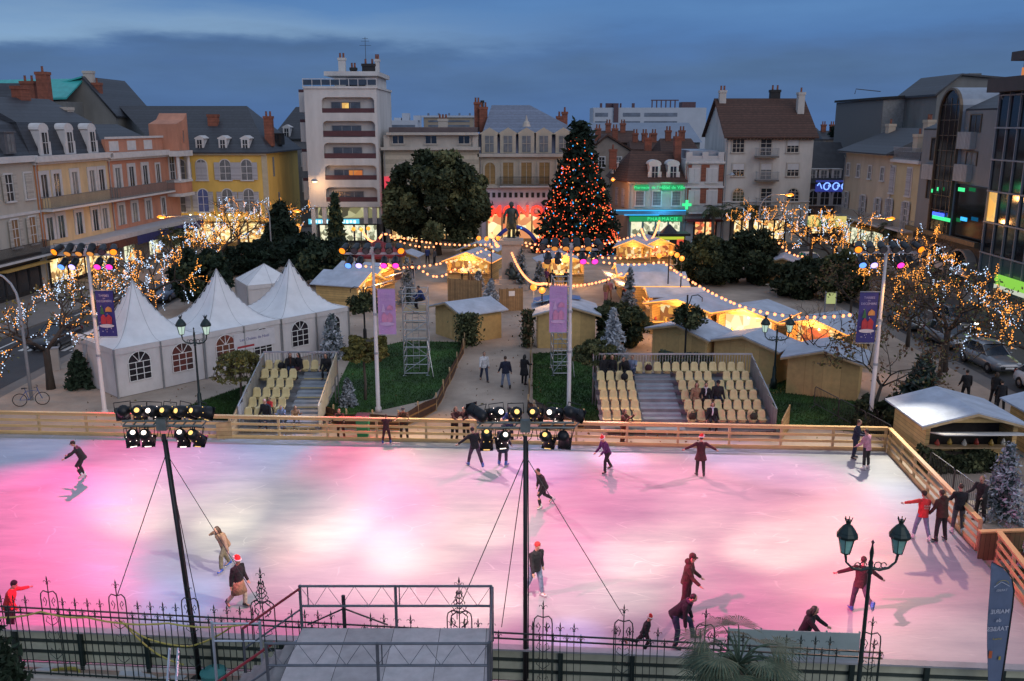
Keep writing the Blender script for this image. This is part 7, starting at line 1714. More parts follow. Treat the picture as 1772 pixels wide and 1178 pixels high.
festoon('string of bulbs from the pedestal over the lit chalet to the alley roofs', AT(898, 418, 78.5), AT(1136, 436, 69), .35, 46, True, [AT(1010, 438, 74)])
festoon('string of bulbs from the pedestal around the foot of the giant fir', AT(898, 416, 79), AT(1108, 402, 92), .9, 44)
festoon('string of bulbs over the white alley roofs to the globe lamp post', AT(1040, 451, 72), AT(1146, 451, 67.5), .2, 17)
festoon('long string of bulbs from the globe lamp post down to the lit row', AT(1146, 450, 67.5), AT(1284, 528, 55.5), .25, 36)
festoon('string of bulbs along the lit row to the right banner pole', AT(1284, 528, 55.5), AT(1481, 541, 48), .38, 26)
festoon('string of bulbs from the pedestal down to the black globe lamp post', AT(885, 434, 77.5), AT(942, 488, 58.2), .9, 46)
festoon('string of bulbs across the alley from the black globe post to the white roofs', AT(942, 488, 58.2), AT(1078, 470, 70), .5, 30)
festoon('string of bulbs from the round tree over the little grey kiosk', AT(756, 425, 92), AT(664, 402, 88), .5, 20)
festoon('dense swag of bulbs beside the white tower', AT(625, 393, 88), AT(661, 404, 88), 1.0, 34)
festoon('dense swag of bulbs in front of the pharmacy', AT(1110, 394, 92), AT(1141, 381, 92), 1.6, 40)
festoon('string of bulbs at the crossing of wires over the statue lamp post', AT(846, 402, 78.6), AT(864, 426, 78.4), .0, 22)
festoon('swag of bulbs below the lit trees near the parked cars at the far right', AT(1346, 416, 80), AT(1400, 441, 77), .5, 20)
for (px, py, Y, lab) in ((662, 402, 88, 'thin pole carrying bulb strings beside the white tower'), (1110, 400, 92, 'thin pole carrying bulb strings before the pharmacy'), (1141, 380, 92, 'tall thin pole carrying the bulb swag before the pharmacy'), (717, 459, 69.2, 'thin pole carrying bulb strings near the left scaffold tower'), (1482, 540, 48, 'thin pole carrying bulb strings beside the right banner')):
    c = AT(px, py, Y); t = thing('string_pole', lab, 'pole', (c.x, Y, 0), 0, 'thin poles carrying bulb strings'); MB().tube([(0,0,0),(0,0,c.z + .05)], .035, 6).build('pole', GREYP, t); MB().tube([(-.15,0,c.z - .06),(.15,0,c.z - .06)], .018, 4).build('hook', GREYP, t)

# --- cars
CGL = M('car_glass', (.02, .03, .045), .08, .3, 1, spec=.8); TYRE = M('tyre', (.015, .015, .016), .85, .2, 5); RIM = M('rim', (.35,.36,.38), .35, .1, 4, metal=.8)
HLON = EM('headlight_on', (1, .88, .70), 6, False); HLOFF = M('headlight_off', (.45,.48,.5), .12, .1, 3); TLON = EM('taillight_on', (1, .05, .03), 5, False); TLOFF = M('taillight_off', (.20, .015, .015), .2, .2, 3)
_wheel = None
def car(label, loc, rz, paint, hl=False, tl=False):
    global _wheel
    t = thing('car', label, 'car', loc, rz, 'cars on the streets beside the square')
    # front towards local -Y; stations: y, half width, sill z, belt z
    st = [(-2.02,.62,.34,.58), (-1.92,.76,.24,.70), (-1.4,.84,.20,.80), (-.75,.86,.18,.90), (.6,.86,.18,.94), (1.5,.84,.20,.93), (1.9,.78,.26,.86), (2.0,.66,.36,.70)]
    V = []; n = 8
    for y, w, z0, z1 in st:
        for x, z in ((-w*.86, z0), (-w, z0 + .12), (-w*1.02, (z0+z1)/2), (-w*.95, z1 - .04), (-w*.55, z1 + .02), (w*.55, z1 + .02), (w*.95, z1 - .04), (w*1.02, (z0+z1)/2), (w, z0 + .12), (w*.86, z0)): V.append((x, y, z))
    k = 10; F = [(i*k+j, i*k+(j+1)%k, (i+1)*k+(j+1)%k, (i+1)*k+j) for i in range(len(st)-1) for j in range(k)] + [tuple(range(k-1,-1,-1)), tuple(range((len(st)-1)*k, len(st)*k))]
    m = MB().add(V, F)
    gh = [(-.85,.70,.90), (-.15,.60,1.40), (.35,.60,1.46), (1.15,.60,1.42), (1.85,.66,.92)]     # roof shell
    V = []
    for y, w, z in gh: V += [(-w, y, z), (-w*.9, y, z + .03), (0, y, z + .05), (w*.9, y, z + .03), (w, y, z)]
    m.add(V[5:20], [(i*5+j, i*5+j+1, (i+1)*5+j+1, (i+1)*5+j) for i in range(2) for j in range(4)])
    for s in (-1, 1):
        for a, b in (((-.85,.72,.90), (-.15,.60,1.41)), ((.42,.73,.92), (.38,.605,1.45)), ((1.1,.72,.93), (1.15,.605,1.42)), ((1.85,.68,.92), (1.15,.60,1.42))):
            m.tube([(s*a[1], a[0], a[2]), (s*b[1], b[0], b[2])], .035, 5)
        m.ball((s*.95, -.55, .98), (.10,.07,.07), 6, 5)
    m.build('body', paint, t, True)
    g = MB().add([(-.66,-.80,.92),(.66,-.80,.92),(.56,-.17,1.39),(-.56,-.17,1.39)], [(0,1,2,3)]).add([(-.60,1.80,.94),(.60,1.80,.94),(.54,1.18,1.40),(-.54,1.18,1.40)], [(3,2,1,0)])
    for s in (-1, 1): g.add([(s*.71,-.75,.91), (s*.73,.4,.94), (s*.72,1.75,.93), (s*.60,1.12,1.41), (s*.60,.38,1.44), (s*.60,-.15,1.39)], [(0,1,2,3,4,5) if s > 0 else (5,4,3,2,1,0)])
    g.build('windows', CGL, t)
    if _wheel is None:
        pr = [(.20,-.09), (.30,-.10), (.315,-.06), (.315,.06), (.30,.10), (.20,.09)]; q = MB(); q.X = Matrix.Rotation(PI/2, 4, 'Y'); q.lathe(pr, 16); r_ = MB(); r_.X = Matrix.Rotation(PI/2, 4, 'Y'); r_.lathe([(.05,-.105), (.20,-.08), (.20,.08), (.05,.105)], 10); _wheel = (q.mesh('wheel', TYRE, True), r_.mesh('rim', RIM))
    for x in (-.78, .78):
        for y in (-1.25, 1.25): o = link('wheel', _wheel[0], t, (x, y, .315)); link('rim', _wheel[1], o)
    for s in (-1, 1):
        MB().ball((s*.60, -1.93, .66), (.16,.09,.09), 8, 6).build('headlight', HLON if hl else HLOFF, t); MB().ball((s*.68, 1.93, .78), (.10,.07,.13), 8, 6).build('taillight', TLON if tl else TLOFF, t)
    MB().box(-.5,-2.045,.36,.5,-1.98,.52).build('grille', BLACKM, t); MB().box(-.26,-2.06,.40,.26,-2.047,.50).build('number_plate', WHITEP, t)
    if hl:
        for s in (-1, 1): q = Matrix.Rotation(rz, 3, 'Z') @ Vector((s*.6, -2.2, .66)); q2 = Matrix.Rotation(rz, 3, 'Z') @ Vector((s*.6, -9, 0)); spot('headlight_beam', (loc[0]+q.x, loc[1]+q.y, q.z), (loc[0]+q2.x, loc[1]+q2.y, 0), 160, (1, .92, .8), 60, .7, .08)
CSIL = M('paint_silver', (.22,.23,.25), .28, .05, 2, metal=.5, coat=.6); CWH = M('paint_white', (.62,.63,.65), .3, .05, 2, coat=.6); CDK = M('paint_dark', (.025,.028,.035), .28, .1, 2, coat=.6); CBL = M('paint_blue', (.06,.09,.16), .3, .1, 2, coat=.6); CGY = M('paint_grey', (.16,.17,.18), .3, .1, 2, metal=.4, coat=.6)
car('silver hatchback parked beside the trees on the right street', (28.4, 51.6, 0), R(4), CSIL)
car('white car parked nearest the right edge behind the thick dark trunk', (28.7, 46.0, 0), R(3), CWH)
car('pale grey car parked behind the silver hatchback', (28.6, 57.2, 0), R(2), CSIL)
car('dark car parked farther along behind the pale grey car', (28.4, 62.6, 0), R(2), CGY)
car('car with glaring headlights driving towards us on the right street', (31.6, 62.5, 0), R(-2), CDK, True)
car('light blue grey car parked under the far lit trees at the right', (27.2, 88, 0), R(10), CSIL); car('white car parked beside the blue grey one under the far lit trees', (30.2, 90, 0), R(6), CWH)
car('small dark car waiting at the far right of the square', (24.0, 98, 0), R(60), CBL)
car('dark car facing us behind the forked lit tree on the left street', (-29.8, 57, 0), R(-4), CDK, False); car('dark car driving away on the left street with red tail lights', (-29.0, 90, 0), R(-4), CDK, False, True)
car('dark blue car parked along the left street beyond the tents', (-28.6, 73, 0), R(-4), CBL)
# --- crowd barriers
def barrier(label, a, b, mat=GALV, grp='crowd control barriers'):
    a = Vector(a); b = Vector(b); d = b - a; t = thing('crowd_barrier', label, 'barrier', (a.x, a.y, 0), math.atan2(d.y, d.x), grp); L_ = d.length - .06
    MB().tube([(0,0,.2), (0,0,1.02), (.08,0,1.1), (L_-.08,0,1.1), (L_,0,1.02), (L_,0,.2), (0,0,.2)], .022, 6).build('frame', mat, t)
    m = MB(); n = int(L_/.12)
    for i in range(1, n): m.tube([(L_*i/n,0,.2), (L_*i/n,0,1.1)], .009, 4)
    m.build('bars', mat, t)
    m = MB()
    for x in (.2, L_ - .2): m.tube([(x,0,.2), (x,-.28,.0)], .02, 5).tube([(x,0,.2), (x,.28,.0)], .02, 5)
    m.build('feet', mat, t)
DKB = M('barrier_dark', (.06,.05,.05), .5, .2, 3)
pts = [G(1408, 704), G(1450, 727), G(1496, 752), G(1540, 778)]
for i, lab in enumerate(('crowd barrier nearest the plywood shed, first of three in line', 'middle crowd barrier of the line beside the right lawn', 'crowd barrier at the rink end of the line beside the right lawn')): barrier(lab, pts[i], pts[i+1], DKB)
pts = [G(1606, 825), G(1648, 858), G(1692, 893)]
for i, lab in enumerate(('crowd barrier beside the right rink rail, nearer the foreground chalet', 'crowd barrier beside the frosted fir near the gap')): barrier(lab, pts[i], pts[i+1], DKB)
# --- bicycle at the left lamp
def bicycle(label, loc, rz):
    t = thing('bicycle', label, 'bicycle', loc, rz); fr = M('bike_blue', (.06,.10,.25), .4, .1, 3)
    for x in (-.52, .52):
        w = MB().tube([(x + .33*math.cos(2*PI*i/20), 0, .34 + .33*math.sin(2*PI*i/20)) for i in range(21)], .022, 5).build('wheel', TYRE, t)
        m = MB()
        for i in range(10): m.tube([(x,0,.34), (x + .32*math.cos(2*PI*i/10), 0, .34 + .32*math.sin(2*PI*i/10))], .004, 3)
        m.lathe([(.03,-.03),(.03,.03)], 6, (x,0,.34)).build('spokes', GALV, w)
    MB().tube([(-.52,0,.34),(-.1,0,.32),(.36,0,.80),(-.2,0,.78),(-.52,0,.34)], .022, 6).tube([(-.1,0,.32),(-.24,0,.92)], .02, 6).tube([(.52,0,.34),(.36,0,.80),(.32,0,.98)], .022, 6).build('frame', fr, t)
    MB().tube([(.25,-.26,1.02),(.36,-.1,1.0),(.33,0,.98),(.36,.1,1.0),(.25,.26,1.02)], .015, 5).build('handlebar', BLACKM, t)
    MB().tube([(-.38,0,.94),(-.24,0,.95),(-.10,0,.94)], [(.09,.04),(.06,.035),(.02,.02)], 8).build('saddle', BLACKM, t)
b = G(58, 698); bicycle('blue bicycle leaning at the foot of the left edge street lamp', (b.x + .1, b.y - .35, 0), R(18))
b = G(95, 640); t = thing('utility_box', 'pale utility box behind the forked lit tree at the left', 'cabinet', (b.x, b.y, 0), R(20)); MB().box(-.3,-.2,0,.3,.2,1.3).build('body', M('box_cream', (.45,.42,.38), .7, .1, 2), t); MB().box(-.33,-.23,1.303,.33,.23,1.36).build('lid', GREYP, t)
b = G(627, 760); t = thing('bin', 'green wheeled bin with a dark lid just behind the far barrier', 'bin', (b.x, back_y(b.x) + .75, 0)); MB().add([(-.24,-.26,.08),(.24,-.26,.08),(.24,.26,.08),(-.24,.26,.08),(-.29,-.32,1.0),(.29,-.32,1.0),(.29,.32,1.0),(-.29,.32,1.0)], [(3,2,1,0),(4,5,6,7),(0,1,5,4),(1,2,6,5),(2,3,7,6),(3,0,4,7)]).build('body', M('bin_green', (.02,.28,.11), .45, .1, 3), t); MB().box(-.31,-.35,1.003,.31,.34,1.07).build('lid', BLACKM, t)
# kiosk column and lit advertising boxes near the pharmacy
c = AT(1156, 437, 96); t = thing('news_kiosk', 'dark news kiosk with lit poster panels before the pharmacy', 'kiosk', (c.x, 96, 0)); MB().box(-1.6,-.8,0,1.6,.8,2.6).build('body', BLACKM, t); MB().box(-2.1,-1.2,2.603,2.1,1.2,2.85).lathe([(1.0,0),(.5,.5),(.1,.9)], 10, (0,0,2.853)).build('roof', BLACKM, t)
MB().box(-1.4,-.86,.5,-.05,-.803,2.1).build('poster', EMN('poster_lit', [(.7,.75,.62),(.5,.6,.55),(.8,.8,.7),(.3,.4,.35)], .9, 2.5, False), t); MB().box(.75,-.86,.5,1.5,-.803,2.3).build('poster', EMN('poster_red', [(.9,.12,.05),(1,.45,.12),(.8,.08,.04)], 1.0, 1.5, False), t); MB().box(-1.5,-.86,2.2,1.5,-.803,2.5).build('sign', EM('kiosk_sign', (.65,.75,.06), .8, False), t)
for px, py, Y, lab in ((1440, 487, 66, 'small lit shelter panel glowing yellow green behind the right trees'),):
    c = AT(px, py, Y); t = thing('lit_panel', lab, 'sign', (c.x, Y, 0)); MB().box(-.42,-.1,0,-.36,.1,1.9).box(.36,-.1,0,.42,.1,1.9).build('legs', GREYP, t); MB().box(-.35,-.06,1.0,.35,.06,1.85).build('panel', EM('panel_green', (.55,.62,.25), .7, False), t)
c = AT(1431, 383, 104); t = thing('shop_sign', 'yellow lit sign board before the dark roofed house', 'sign', (c.x, 104, c.z)); MB().box(-2.2,-.1,-.6,2.2,.1,.6).build('panel', EMN('sign_board_lit', [(.95,.75,.25),(.8,.65,.2),(.2,.35,.1),(.9,.8,.4)], .9, 1.4, False, (1,1,.5)), t); MB().box(-2.0,-.08,-c.z,-1.85,.08,-.602).box(1.85,-.08,-c.z,2.0,.08,-.602).build('legs', GREYP, t)
# folding chairs and tables of a café under the far bush
m0 = None
for i in range(10):
    x = 22.2 + (i % 5)*1.3; y = 74 + (i//5)*1.6 + .3*(i % 2); t = thing('cafe_table', 'pale café table in the cluster beyond the big dark bush at the right', 'table', (x, y, 0), 0, 'café tables beyond the big bush')
    MB().lathe([(.42,.70),(.42,.73)], 10).build('tabletop', M('table_pale', (.45,.36,.26), .6, .1, 2), t); MB().lathe([(.22,0),(.03,.04),(.03,.698)], 8).build('pedestal', GREYP, t)
# carousel with red canopy, left behind the pole
c = AT(655, 440, 84); t = thing('carousel', 'carousel with dark red canopy behind the left light pole lamps', 'carousel', (c.x, 84, 0)); MB().lathe([(2.6,2.1),(2.65,2.35),(1.4,2.9),(.2,3.5),(.05,3.8)], 16).build('canopy', M('canopy_red', (.22,.02,.025), .7, .2, 1.5), t); MB().lathe([(2.5,0),(2.5,.2)], 16).lathe([(.3,.2),(.3,2.1)], 10).build('platform', M('carousel_wood', (.2,.08,.05), .7, .2, 2), t)
for i in range(8): MB().tube([(2.2*math.cos(i*PI/4), 2.2*math.sin(i*PI/4), .203), (2.2*math.cos(i*PI/4), 2.2*math.sin(i*PI/4), 2.1)], .04, 5).build('post', GREYP, t)

# ---------------------------------------------------------------- foreground: iron fence, platform, cables, banner, flag
FA = Vector((-13.4, 20.6, 0)); FB_ = Vector((8.6, 18.5, 0)); fd = FB_ - FA; fang = math.atan2(fd.y, fd.x); FL = fd.length
t = thing('iron_fence', 'wrought iron fence with fleur de lis tips along the bottom of the photo', 'fence', FA, fang)
def fleur(m, x, z, s=1.0):
    m.tube([(x,0,z - .12*s), (x,0,z + .02*s), (x,0,z + .10*s), (x,0,z + .20*s)], [.010, .010, .022*s, .002], 5)
    for k in (-1, 1): m.tube([(x,0,z - .02*s), (x + k*.045*s,0,z + .06*s), (x + k*.085*s,0,z + .06*s), (x + k*.095*s,0,z + .01*s)], [.008,.010,.008,.004], 4)
    m.box(x - .03*s, -.012, z - .035*s, x + .03*s, .012, z - .015*s)
m = MB()
for z in (.25, 1.95, 2.10): m.box(0, -.018, z, FL, .018, z + .03)
m.build('rails', DGREEN, t)
panels = [i*2.0 + 1.5 for i in range(11)]
pi_ = 0.33; k = 0; bars = MB(); tips = MB(); x = .1
while x < FL:
    if not any(abs(x - p) < .30 for p in panels):
        bars.box(x - .009, -.009, .1, x + .009, .009, 2.25); fleur(tips, x, 2.28)
    if not any(abs(x + .165 - p) < .30 for p in panels):
        bars.box(x + .156, -.009, .1, x + .174, .009, 2.0); fleur(tips, x + .165, 2.02, .85)
    x += pi_
bars.build('bars', DGREEN, t); tips.build('fleur_tips', DGREEN, t)
def arch_panel(big):
    m = MB(); w = .22 if not big else .30; zt = 2.42 if not big else 2.45
    for s in (-1, 1):
        m.tube([(s*w,0,.1), (s*w,0,zt), (s*w*.92,0,zt + .12), (s*w*.6,0,zt + .2), (0,0,zt + .16)], .016, 5)
        m.tube([(s*w*.5,0,2.2), (s*w*.3,0,2.34), (s*w*.55,0,2.44), (s*w*.72,0,2.36), (s*w*.55,0,2.3)], .011, 4)
        m.tube([(s*.02,0,1.2), (s*w*.7,0,1.32), (s*w*.5,0,1.5), (s*w*.2,0,1.42)], .010, 4); m.tube([(s*.02,0,.7), (s*w*.7,0,.82), (s*w*.5,0,1.0), (s*w*.2,0,.92)], .010, 4)
        m.tube([(s*.02,0,1.66), (s*w*.7,0,1.76), (s*w*.5,0,1.9), (s*w*.2,0,1.84)], .010, 4)
        if big:
            for q in range(5): zz = zt + .12 + q*.13; r_ = .20 - q*.032; m.tube([(s*.02,0,zz), (s*r_*.7,0,zz + .10), (s*r_,0,zz + .03), (s*r_*.75,0,zz - .04), (s*r_*.5,0,zz + .01)], .015, 4)
            m.tube([(s*.05,.0,2.2), (s*.18,0,2.3), (s*.2,0,2.5), (s*.06,0,2.62)], .016, 4)
    m.tube([(0,0,.25), (0,0,zt + (.55 if not big else .9))], .014, 5); fleur(m, 0, zt + (.42 if not big else .86), 1.0 if not big else 1.2)
    if big: m.tube([(-.06,.02,2.4), (-.06,.02,3.15)], .012, 5)
    return m.mesh('scroll_panel', DGREEN)
ap, apb = arch_panel(False), arch_panel(True)
def fpos(px): p = hit(px, 1060, FA, FB_); return (p - FA).xy.length
for px in (88, 205, 330, 940, 1080, 1222): link('scroll_panel', ap, t, (fpos(px), -.002, 0))
for px in (455, 795): link('scroll_panel', apb, t, (fpos(px), -.002, 0))
e = fpos(1512); link('scroll_panel', ap, t, (min(e, FL - .25), -.002, 0))
m = MB().box(0, -.15, 0, FL, .15, .22); m.build('stone_base', STONE, t)
# platform of tubes and boards
PT = M('tube_dark', (.12,.135,.16), .45, .2, 4, metal=.5); PTL = M('tube_light', (.42,.48,.55), .4, .15, 4, metal=.6); PRED = M('handrail_red', (.24,.02,.03), .4, .15, 4)
DK = striped('platform_board', (.40,.39,.40), (.06,.06,.06), .94, 'X', .8, .16, duty=.012)
x0, x1, ya, yb, dz = -4.85, -.48, 15.9, 18.55, 2.72
t = thing('platform', 'grey boarded platform with tube railings in the bottom centre', 'platform', (x0, ya, 0)); w = x1 - x0; dd = yb - ya
MB().box(0, 0, dz - .09, w, dd, dz).build('deck', DK, t)
def rail_run(pts, h=1.05, mid=.55, mat=PT, braces=True):
    m = MB(); a, b = Vector(pts[0]), Vector(pts[1])
    for hh in (h, mid): m.tube([a + Vector((0,0,hh)), b + Vector((0,0,hh))], .028, 6)
    n = 3
    for i in range(n):
        p = a.lerp(b, i/(n-1)); m.tube([p + Vector((0,0,-.3)), p + Vector((0,0,h + .02))], .034, 6)
        if i < n - 1: q = p.lerp(b, .04); m.tube([q + Vector((0,0,mid)), q + Vector((0,0,h))], .014, 4)
    if braces:
        k = 14
        for i in range(k): m.tube([a.lerp(b, i/k) + Vector((0,0,mid if i % 2 else h)), a.lerp(b, (i+1)/k) + Vector((0,0,h if i % 2 else mid))], .007, 3)
    return m
rail_run([(0, dd + .03, dz), (w, dd + .03, dz)]).build('far_railing', PT, t); rail_run([(-.15, .35, dz), (w, .35, dz)]).build('near_railing', PT, t)
rail_run([(w + .03, .4, dz), (w + .03, dd - .05, dz)], braces=False).build('side_railing', PT, t)
m = MB()
for x in (.1, w*.5, w - .1):
    for y in (.1, dd - .1): m.tube([(x,y,0),(x,y,dz - .09)], .035, 6)
m.tube([(.1,.1,.3),(w - .1,.1,2.3)], .025, 5).tube([(w,.1,.3),(w,dd - .1,2.3)], .025, 5); m.build('support_leg', PTL, t)
m = MB().tube([(w*.22, dd + .14, dz - .2), (w*.22, dd + .14, dz + .75)], .045, 6).tube([(w*.22, dd + .14, dz + .42), (w*.0 + .1, dd + .14, dz)], .02, 5).tube([(w*.22, dd + .14, dz + .42), (w*.45, dd + .14, dz)], .02, 5); m.build('king_post', BLACKM, t)
# stairs going down to the left
m = MB()
for k in range(8): m.box(-.28 - .26*k, .5, dz - .18 - .20*k, -.03 - .26*k, dd - .35, dz - .13 - .20*k)
m.build('tread', M('tread_grey', (.22,.21,.21), .7, .2, 3), t)
m = MB()
for y in (.46, dd - .31): m.tube([(0, y, dz - .1), (-2.15, y, dz - 1.75)], .04, 6)
m.build('stringer', PTL, t)
for y in (.44, dd - .05): MB().tube([(0, y, dz + 1.02), (-1.35, y, dz + .02)], .030, 6).build('red_handrail', PRED, t)
m = MB()
for y in (.44, dd - .05): m.tube([(0, y, dz + .5), (-1.35, y, dz - .5)], .024, 5).tube([(-1.35, y, dz + .02), (-1.35, y, dz - 1.3)], .028, 5)
m.build('lower_rail', PT, t)
MB().box(-3.2, .2, .95, -2.1, dd - .1, 1.02).build('landing', DK, t)
m = MB()
for y in (dd - .05,):
    for hh in (1.05, .6): m.tube([(-2.05, y, dz - .9 + hh), (-.95, y, dz - .9 + hh)], .026, 5)
    for x in (-2.05, -.95): m.tube([(x, y, .4), (x, y, dz + .2)], .035, 6)
m.tube([(-2.3, .3, .9), (-2.9, dd, 2.2)], .03, 5).tube([(-2.5, .3, .9), (-3.1, dd, 2.2)], .03, 5).build('landing_railing', PTL, t)
# hoses, coil, snow patches
HOSE = M('hose_yellow', (.42,.38,.08), .5, .1, 4)
def hose(label, pts, r=.022):
    pts = [Vector(p) for p in pts]; t = thing('hose', label, 'hose', pts[0], 0, 'yellow hoses on the iron fence'); cs = []
    for i in range(len(pts)-1):
        for k in range(9): s = k/8; cs.append(pts[i].lerp(pts[i+1], s) - Vector((0,0,.5*s*(1-s)*min(1, (pts[i+1]-pts[i]).length*.4))) - pts[0])
    MB().tube(cs, r, 6).build('hose_pipe', HOSE, t)
def fp(px, py, off=.08): p = hit(px, py, FA + Vector((0, off, 0)), FB_ + Vector((0, off, 0))); return p
hose('yellow hose draped along the top rail of the iron fence at the left', [fp(-10, 1068, -.1), fp(70, 1058, -.1), fp(150, 1068, -.1), fp(290, 1078, -.1), fp(425, 1080, -.1)])
hose('yellow hose looping low behind the iron fence near the left mast', [fp(205, 1072, .1), fp(255, 1105, .1), fp(330, 1118, .1), fp(400, 1085, .1)])
hose('yellow hose slanting down to the ground near the left mast', [fp(215, 1080, .16), fp(270, 1130, .16), fp(318, 1150, .16)])
c = G(108, 1172); t = thing('hose_coil', 'coil of yellow hose lying on the ground in the lower left corner', 'hose', (c.x, c.y, 0)); MB().tube([(.42*math.cos(i*.5)*(1 + .08*math.sin(i)), .3*math.sin(i*.5), .03 + .02*(i % 3) + .0007*i) for i in range(70)], .022, 5).build('hose_pipe', HOSE, t)
SN = M('old_snow', (.55,.60,.66), .8, .1, 3, .4)
for px, py, r_, lab in ((62, 1168, .45, 'patch of old snow left of the coiled hose'), (228, 1172, .5, 'patch of old snow below the left mast guy wire'), (300, 1176, .35, 'small patch of old snow beside the left mast foot')):
    c = G(px, py); pts = [(r_*(1 + .3*math.sin(3*a + px))*math.cos(a), .55*r_*(1 + .25*math.sin(2*a + py))*math.sin(a)) for a in [i*2*PI/18 for i in range(18)]]
    tag(MB().prism(pts, .002, .03).build('snow_patch', SN, None, loc=(c.x, c.y, .0)), lab, 'snow', 'patches of old snow')
c = AT(360, 1150, 19.7); t = thing('teal_tub', 'round teal tub on the ground below the left mast', 'tub', (c.x, 20.0, 0)); MB().lathe([(.26,0),(.31,.6),(.33,.62),(.30,.62)], 14).build('body', M('tub_teal', (.04,.20,.19), .5, .15, 2), t); MB().lathe([(.30,0),(.05,.1)], 14, (0,0,.623)).build('lid', M('tub_teal', (.04,.20,.19)), t)
# grey cloth panel on the near barrier
a = AT(1262, 1088, 19.95); b = AT(1490, 1086, 19.3)
t = thing('cloth_panel', 'pale grey cloth panel fixed upright on the near barrier', 'banner', (a.x, front_y(a.x) - .03, 1.12), math.atan2(-.07, 1)); pw = b.x - a.x + .2
CLP = M('cloth_pale_teal', (.30,.38,.38), .6, .1, 1.5)
MB().box(0, -.02, 0, pw, 0, .72).build('cloth', CLP, t); m = MB()
for k in range(5): m.box(pw*k/4 - .02, .004, -.9, pw*k/4 + .02, .04, .75)
m.build('stake', GREYP, t)
# feather flag seen from behind
c = AT(1733, 970, 18.9); zt = c.z; t = thing('feather_flag', 'grey blue feather flag with mirrored lettering at the lower right', 'flag', (AT(1752, 1060, 18.9).x - .02, 18.9, 0), R(6))
pole = [(0,0,0), (.0,0,zt*.72), (-.02,0,zt*.82), (-.12,0,zt*.90), (-.32,0,zt*.955), (-.66,0,zt)]
MB().tube(pole, [.025,.02,.018,.015,.012,.008], 6).build('pole', BLACKM, t)
cs = []
m = MB(); V = []; n = 22
for i in range(n + 1):
    z = zt*(.18 + .82*i/n)
    xr = -.015 if z < zt*.72 else np.interp(z, [p[2] for p in pole[1:]], [p[0] for p in pole[1:]]) - .012
    xl = -.30 - .40*(i/n)**.8
    if i == n: xl, xr = -.70, -.66
    for j in range(7): s = j/6; V.append((xr + (xl - xr)*s, .03*math.sin(s*4 + i*.35)*s, z - .10*s*(i == n)))
F = [(i*7+j, i*7+j+1, (i+1)*7+j+1, (i+1)*7+j) for i in range(n) for j in range(6)]
V2 = [(x, y + .01, z) for x, y, z in V]; o_ = len(V); m.add(V + V2, [f[::-1] for f in F] + [tuple(q + o_ for q in f) for f in F])
fl = m.build('cloth', M('flag_slate', (.10,.14,.23), .6, .12, 2), t)
FT = M('flag_text', (.42,.45,.54), .7, .08, 2)
zz = lambda py: AT(1728, py, 18.9).z
for s_, py, sz in (('MAIRIE', 1055, .155), ('de', 1070, .13), ('TARBES', 1085, .155)): text('lettering', s_, sz, FT, fl, (-.33, -.05, zz(py)), mirror=True, extrude=.002, bold=.002)
text('lettering', 'TARBES', .08, FT, fl, (-.36, -.05, zz(1018)), mirror=True, extrude=.002); text('lettering', 'tarbes.fr', .07, M('flag_text_yellow', (.35,.28,.04), .7, .1, 2), fl, (-.31, -.05, zz(1102)), mirror=True, extrude=.002)
MB().tube([(-.56,-.045,zz(1012)), (-.47,-.045,zz(1008)), (-.40,-.045,zz(1004)), (-.33,-.045,zz(1006)), (-.18,-.045,zz(1012))], .008, 4).build('emblem_ridge', FT, fl)
MB().tube([(-.36 + .16*math.cos(R(a)), -.047, zz(1010) + .13*math.sin(R(a))) for a in range(15, 166, 15)], .006, 4).build('emblem_arc', M('flag_text_yellow', (.35,.28,.04)), fl)
MB().yprism([(-.46,zz(1135)), (-.38,zz(1135)), (-.38,zz(1123)), (-.46,zz(1122))], -.05, -.045).build('emblem_orange', M('flag_orange', (.45,.10,.03), .7, .1, 2), fl)
MB().yprism([(-.20,zz(1139)), (-.15,zz(1139)), (-.15,zz(1133)), (-.20,zz(1133))], -.05, -.045).build('emblem_yellow', M('flag_text_yellow', (.35,.28,.04)), fl)
# ================================================================ PEOPLE
SKIN = M('skin', (.42, .23, .16), .6, .12, 6); FACE_D = M('face_dark', (.05, .025, .02), .6, .2, 5); LIPS = M('lips', (.28, .09, .08), .6, .1, 5)
def cloth(n, c): return M('cloth_' + n, c, .88, .3, 6, .9, bscale=13)
C = {k: cloth(k, v) for k, v in dict(black=(0.0096,0.0096,0.0128), navy=(0.01,0.014,0.035), charcoal=(0.0175,0.0165,0.018), brown=(0.0425,0.0225,0.014), rust=(0.07,0.0275,0.015), maroon=(0.045,0.01,0.015), purple=(0.065,0.015,0.085), red=(0.52,0.03,0.03), pink=(0.42,0.2,0.26),
     tan=(0.28,0.17,0.1), white=(0.6,0.6,0.62), grey=(0.08,0.08,0.09), jeans=(0.0275,0.04,0.08), palejeans=(0.16,0.2,0.29), khaki=(0.15,0.13,0.075), olive=(0.03,0.03,0.02), blue=(0.02,0.04,0.14), cream=(0.46,0.4,0.3), plum=(0.055,0.03,0.06), orange=(0.36,0.13,0.04)).items()}
HAIR = {k: M('hair_' + k, v, .6, .3, 9) for k, v in dict(black=(.012,.010,.009), brown=(.05,.028,.016), fair=(.20,.13,.06), grey=(.22,.21,.20)).items()}
SKATE_B = M('skate_blue', (.04, .09, .34), .4, .15, 4); SKATE_K = M('skate_black', (.02,.02,.022), .4, .2, 4); SKATE_W = M('skate_white', (.55,.55,.55), .4, .1, 4); SHOE = M('shoe_dark', (.025,.02,.018), .6, .2, 4)
BLADE = M('blade_steel', (.6,.62,.65), .25, .1, 4, metal=.9)
_tmp = {}
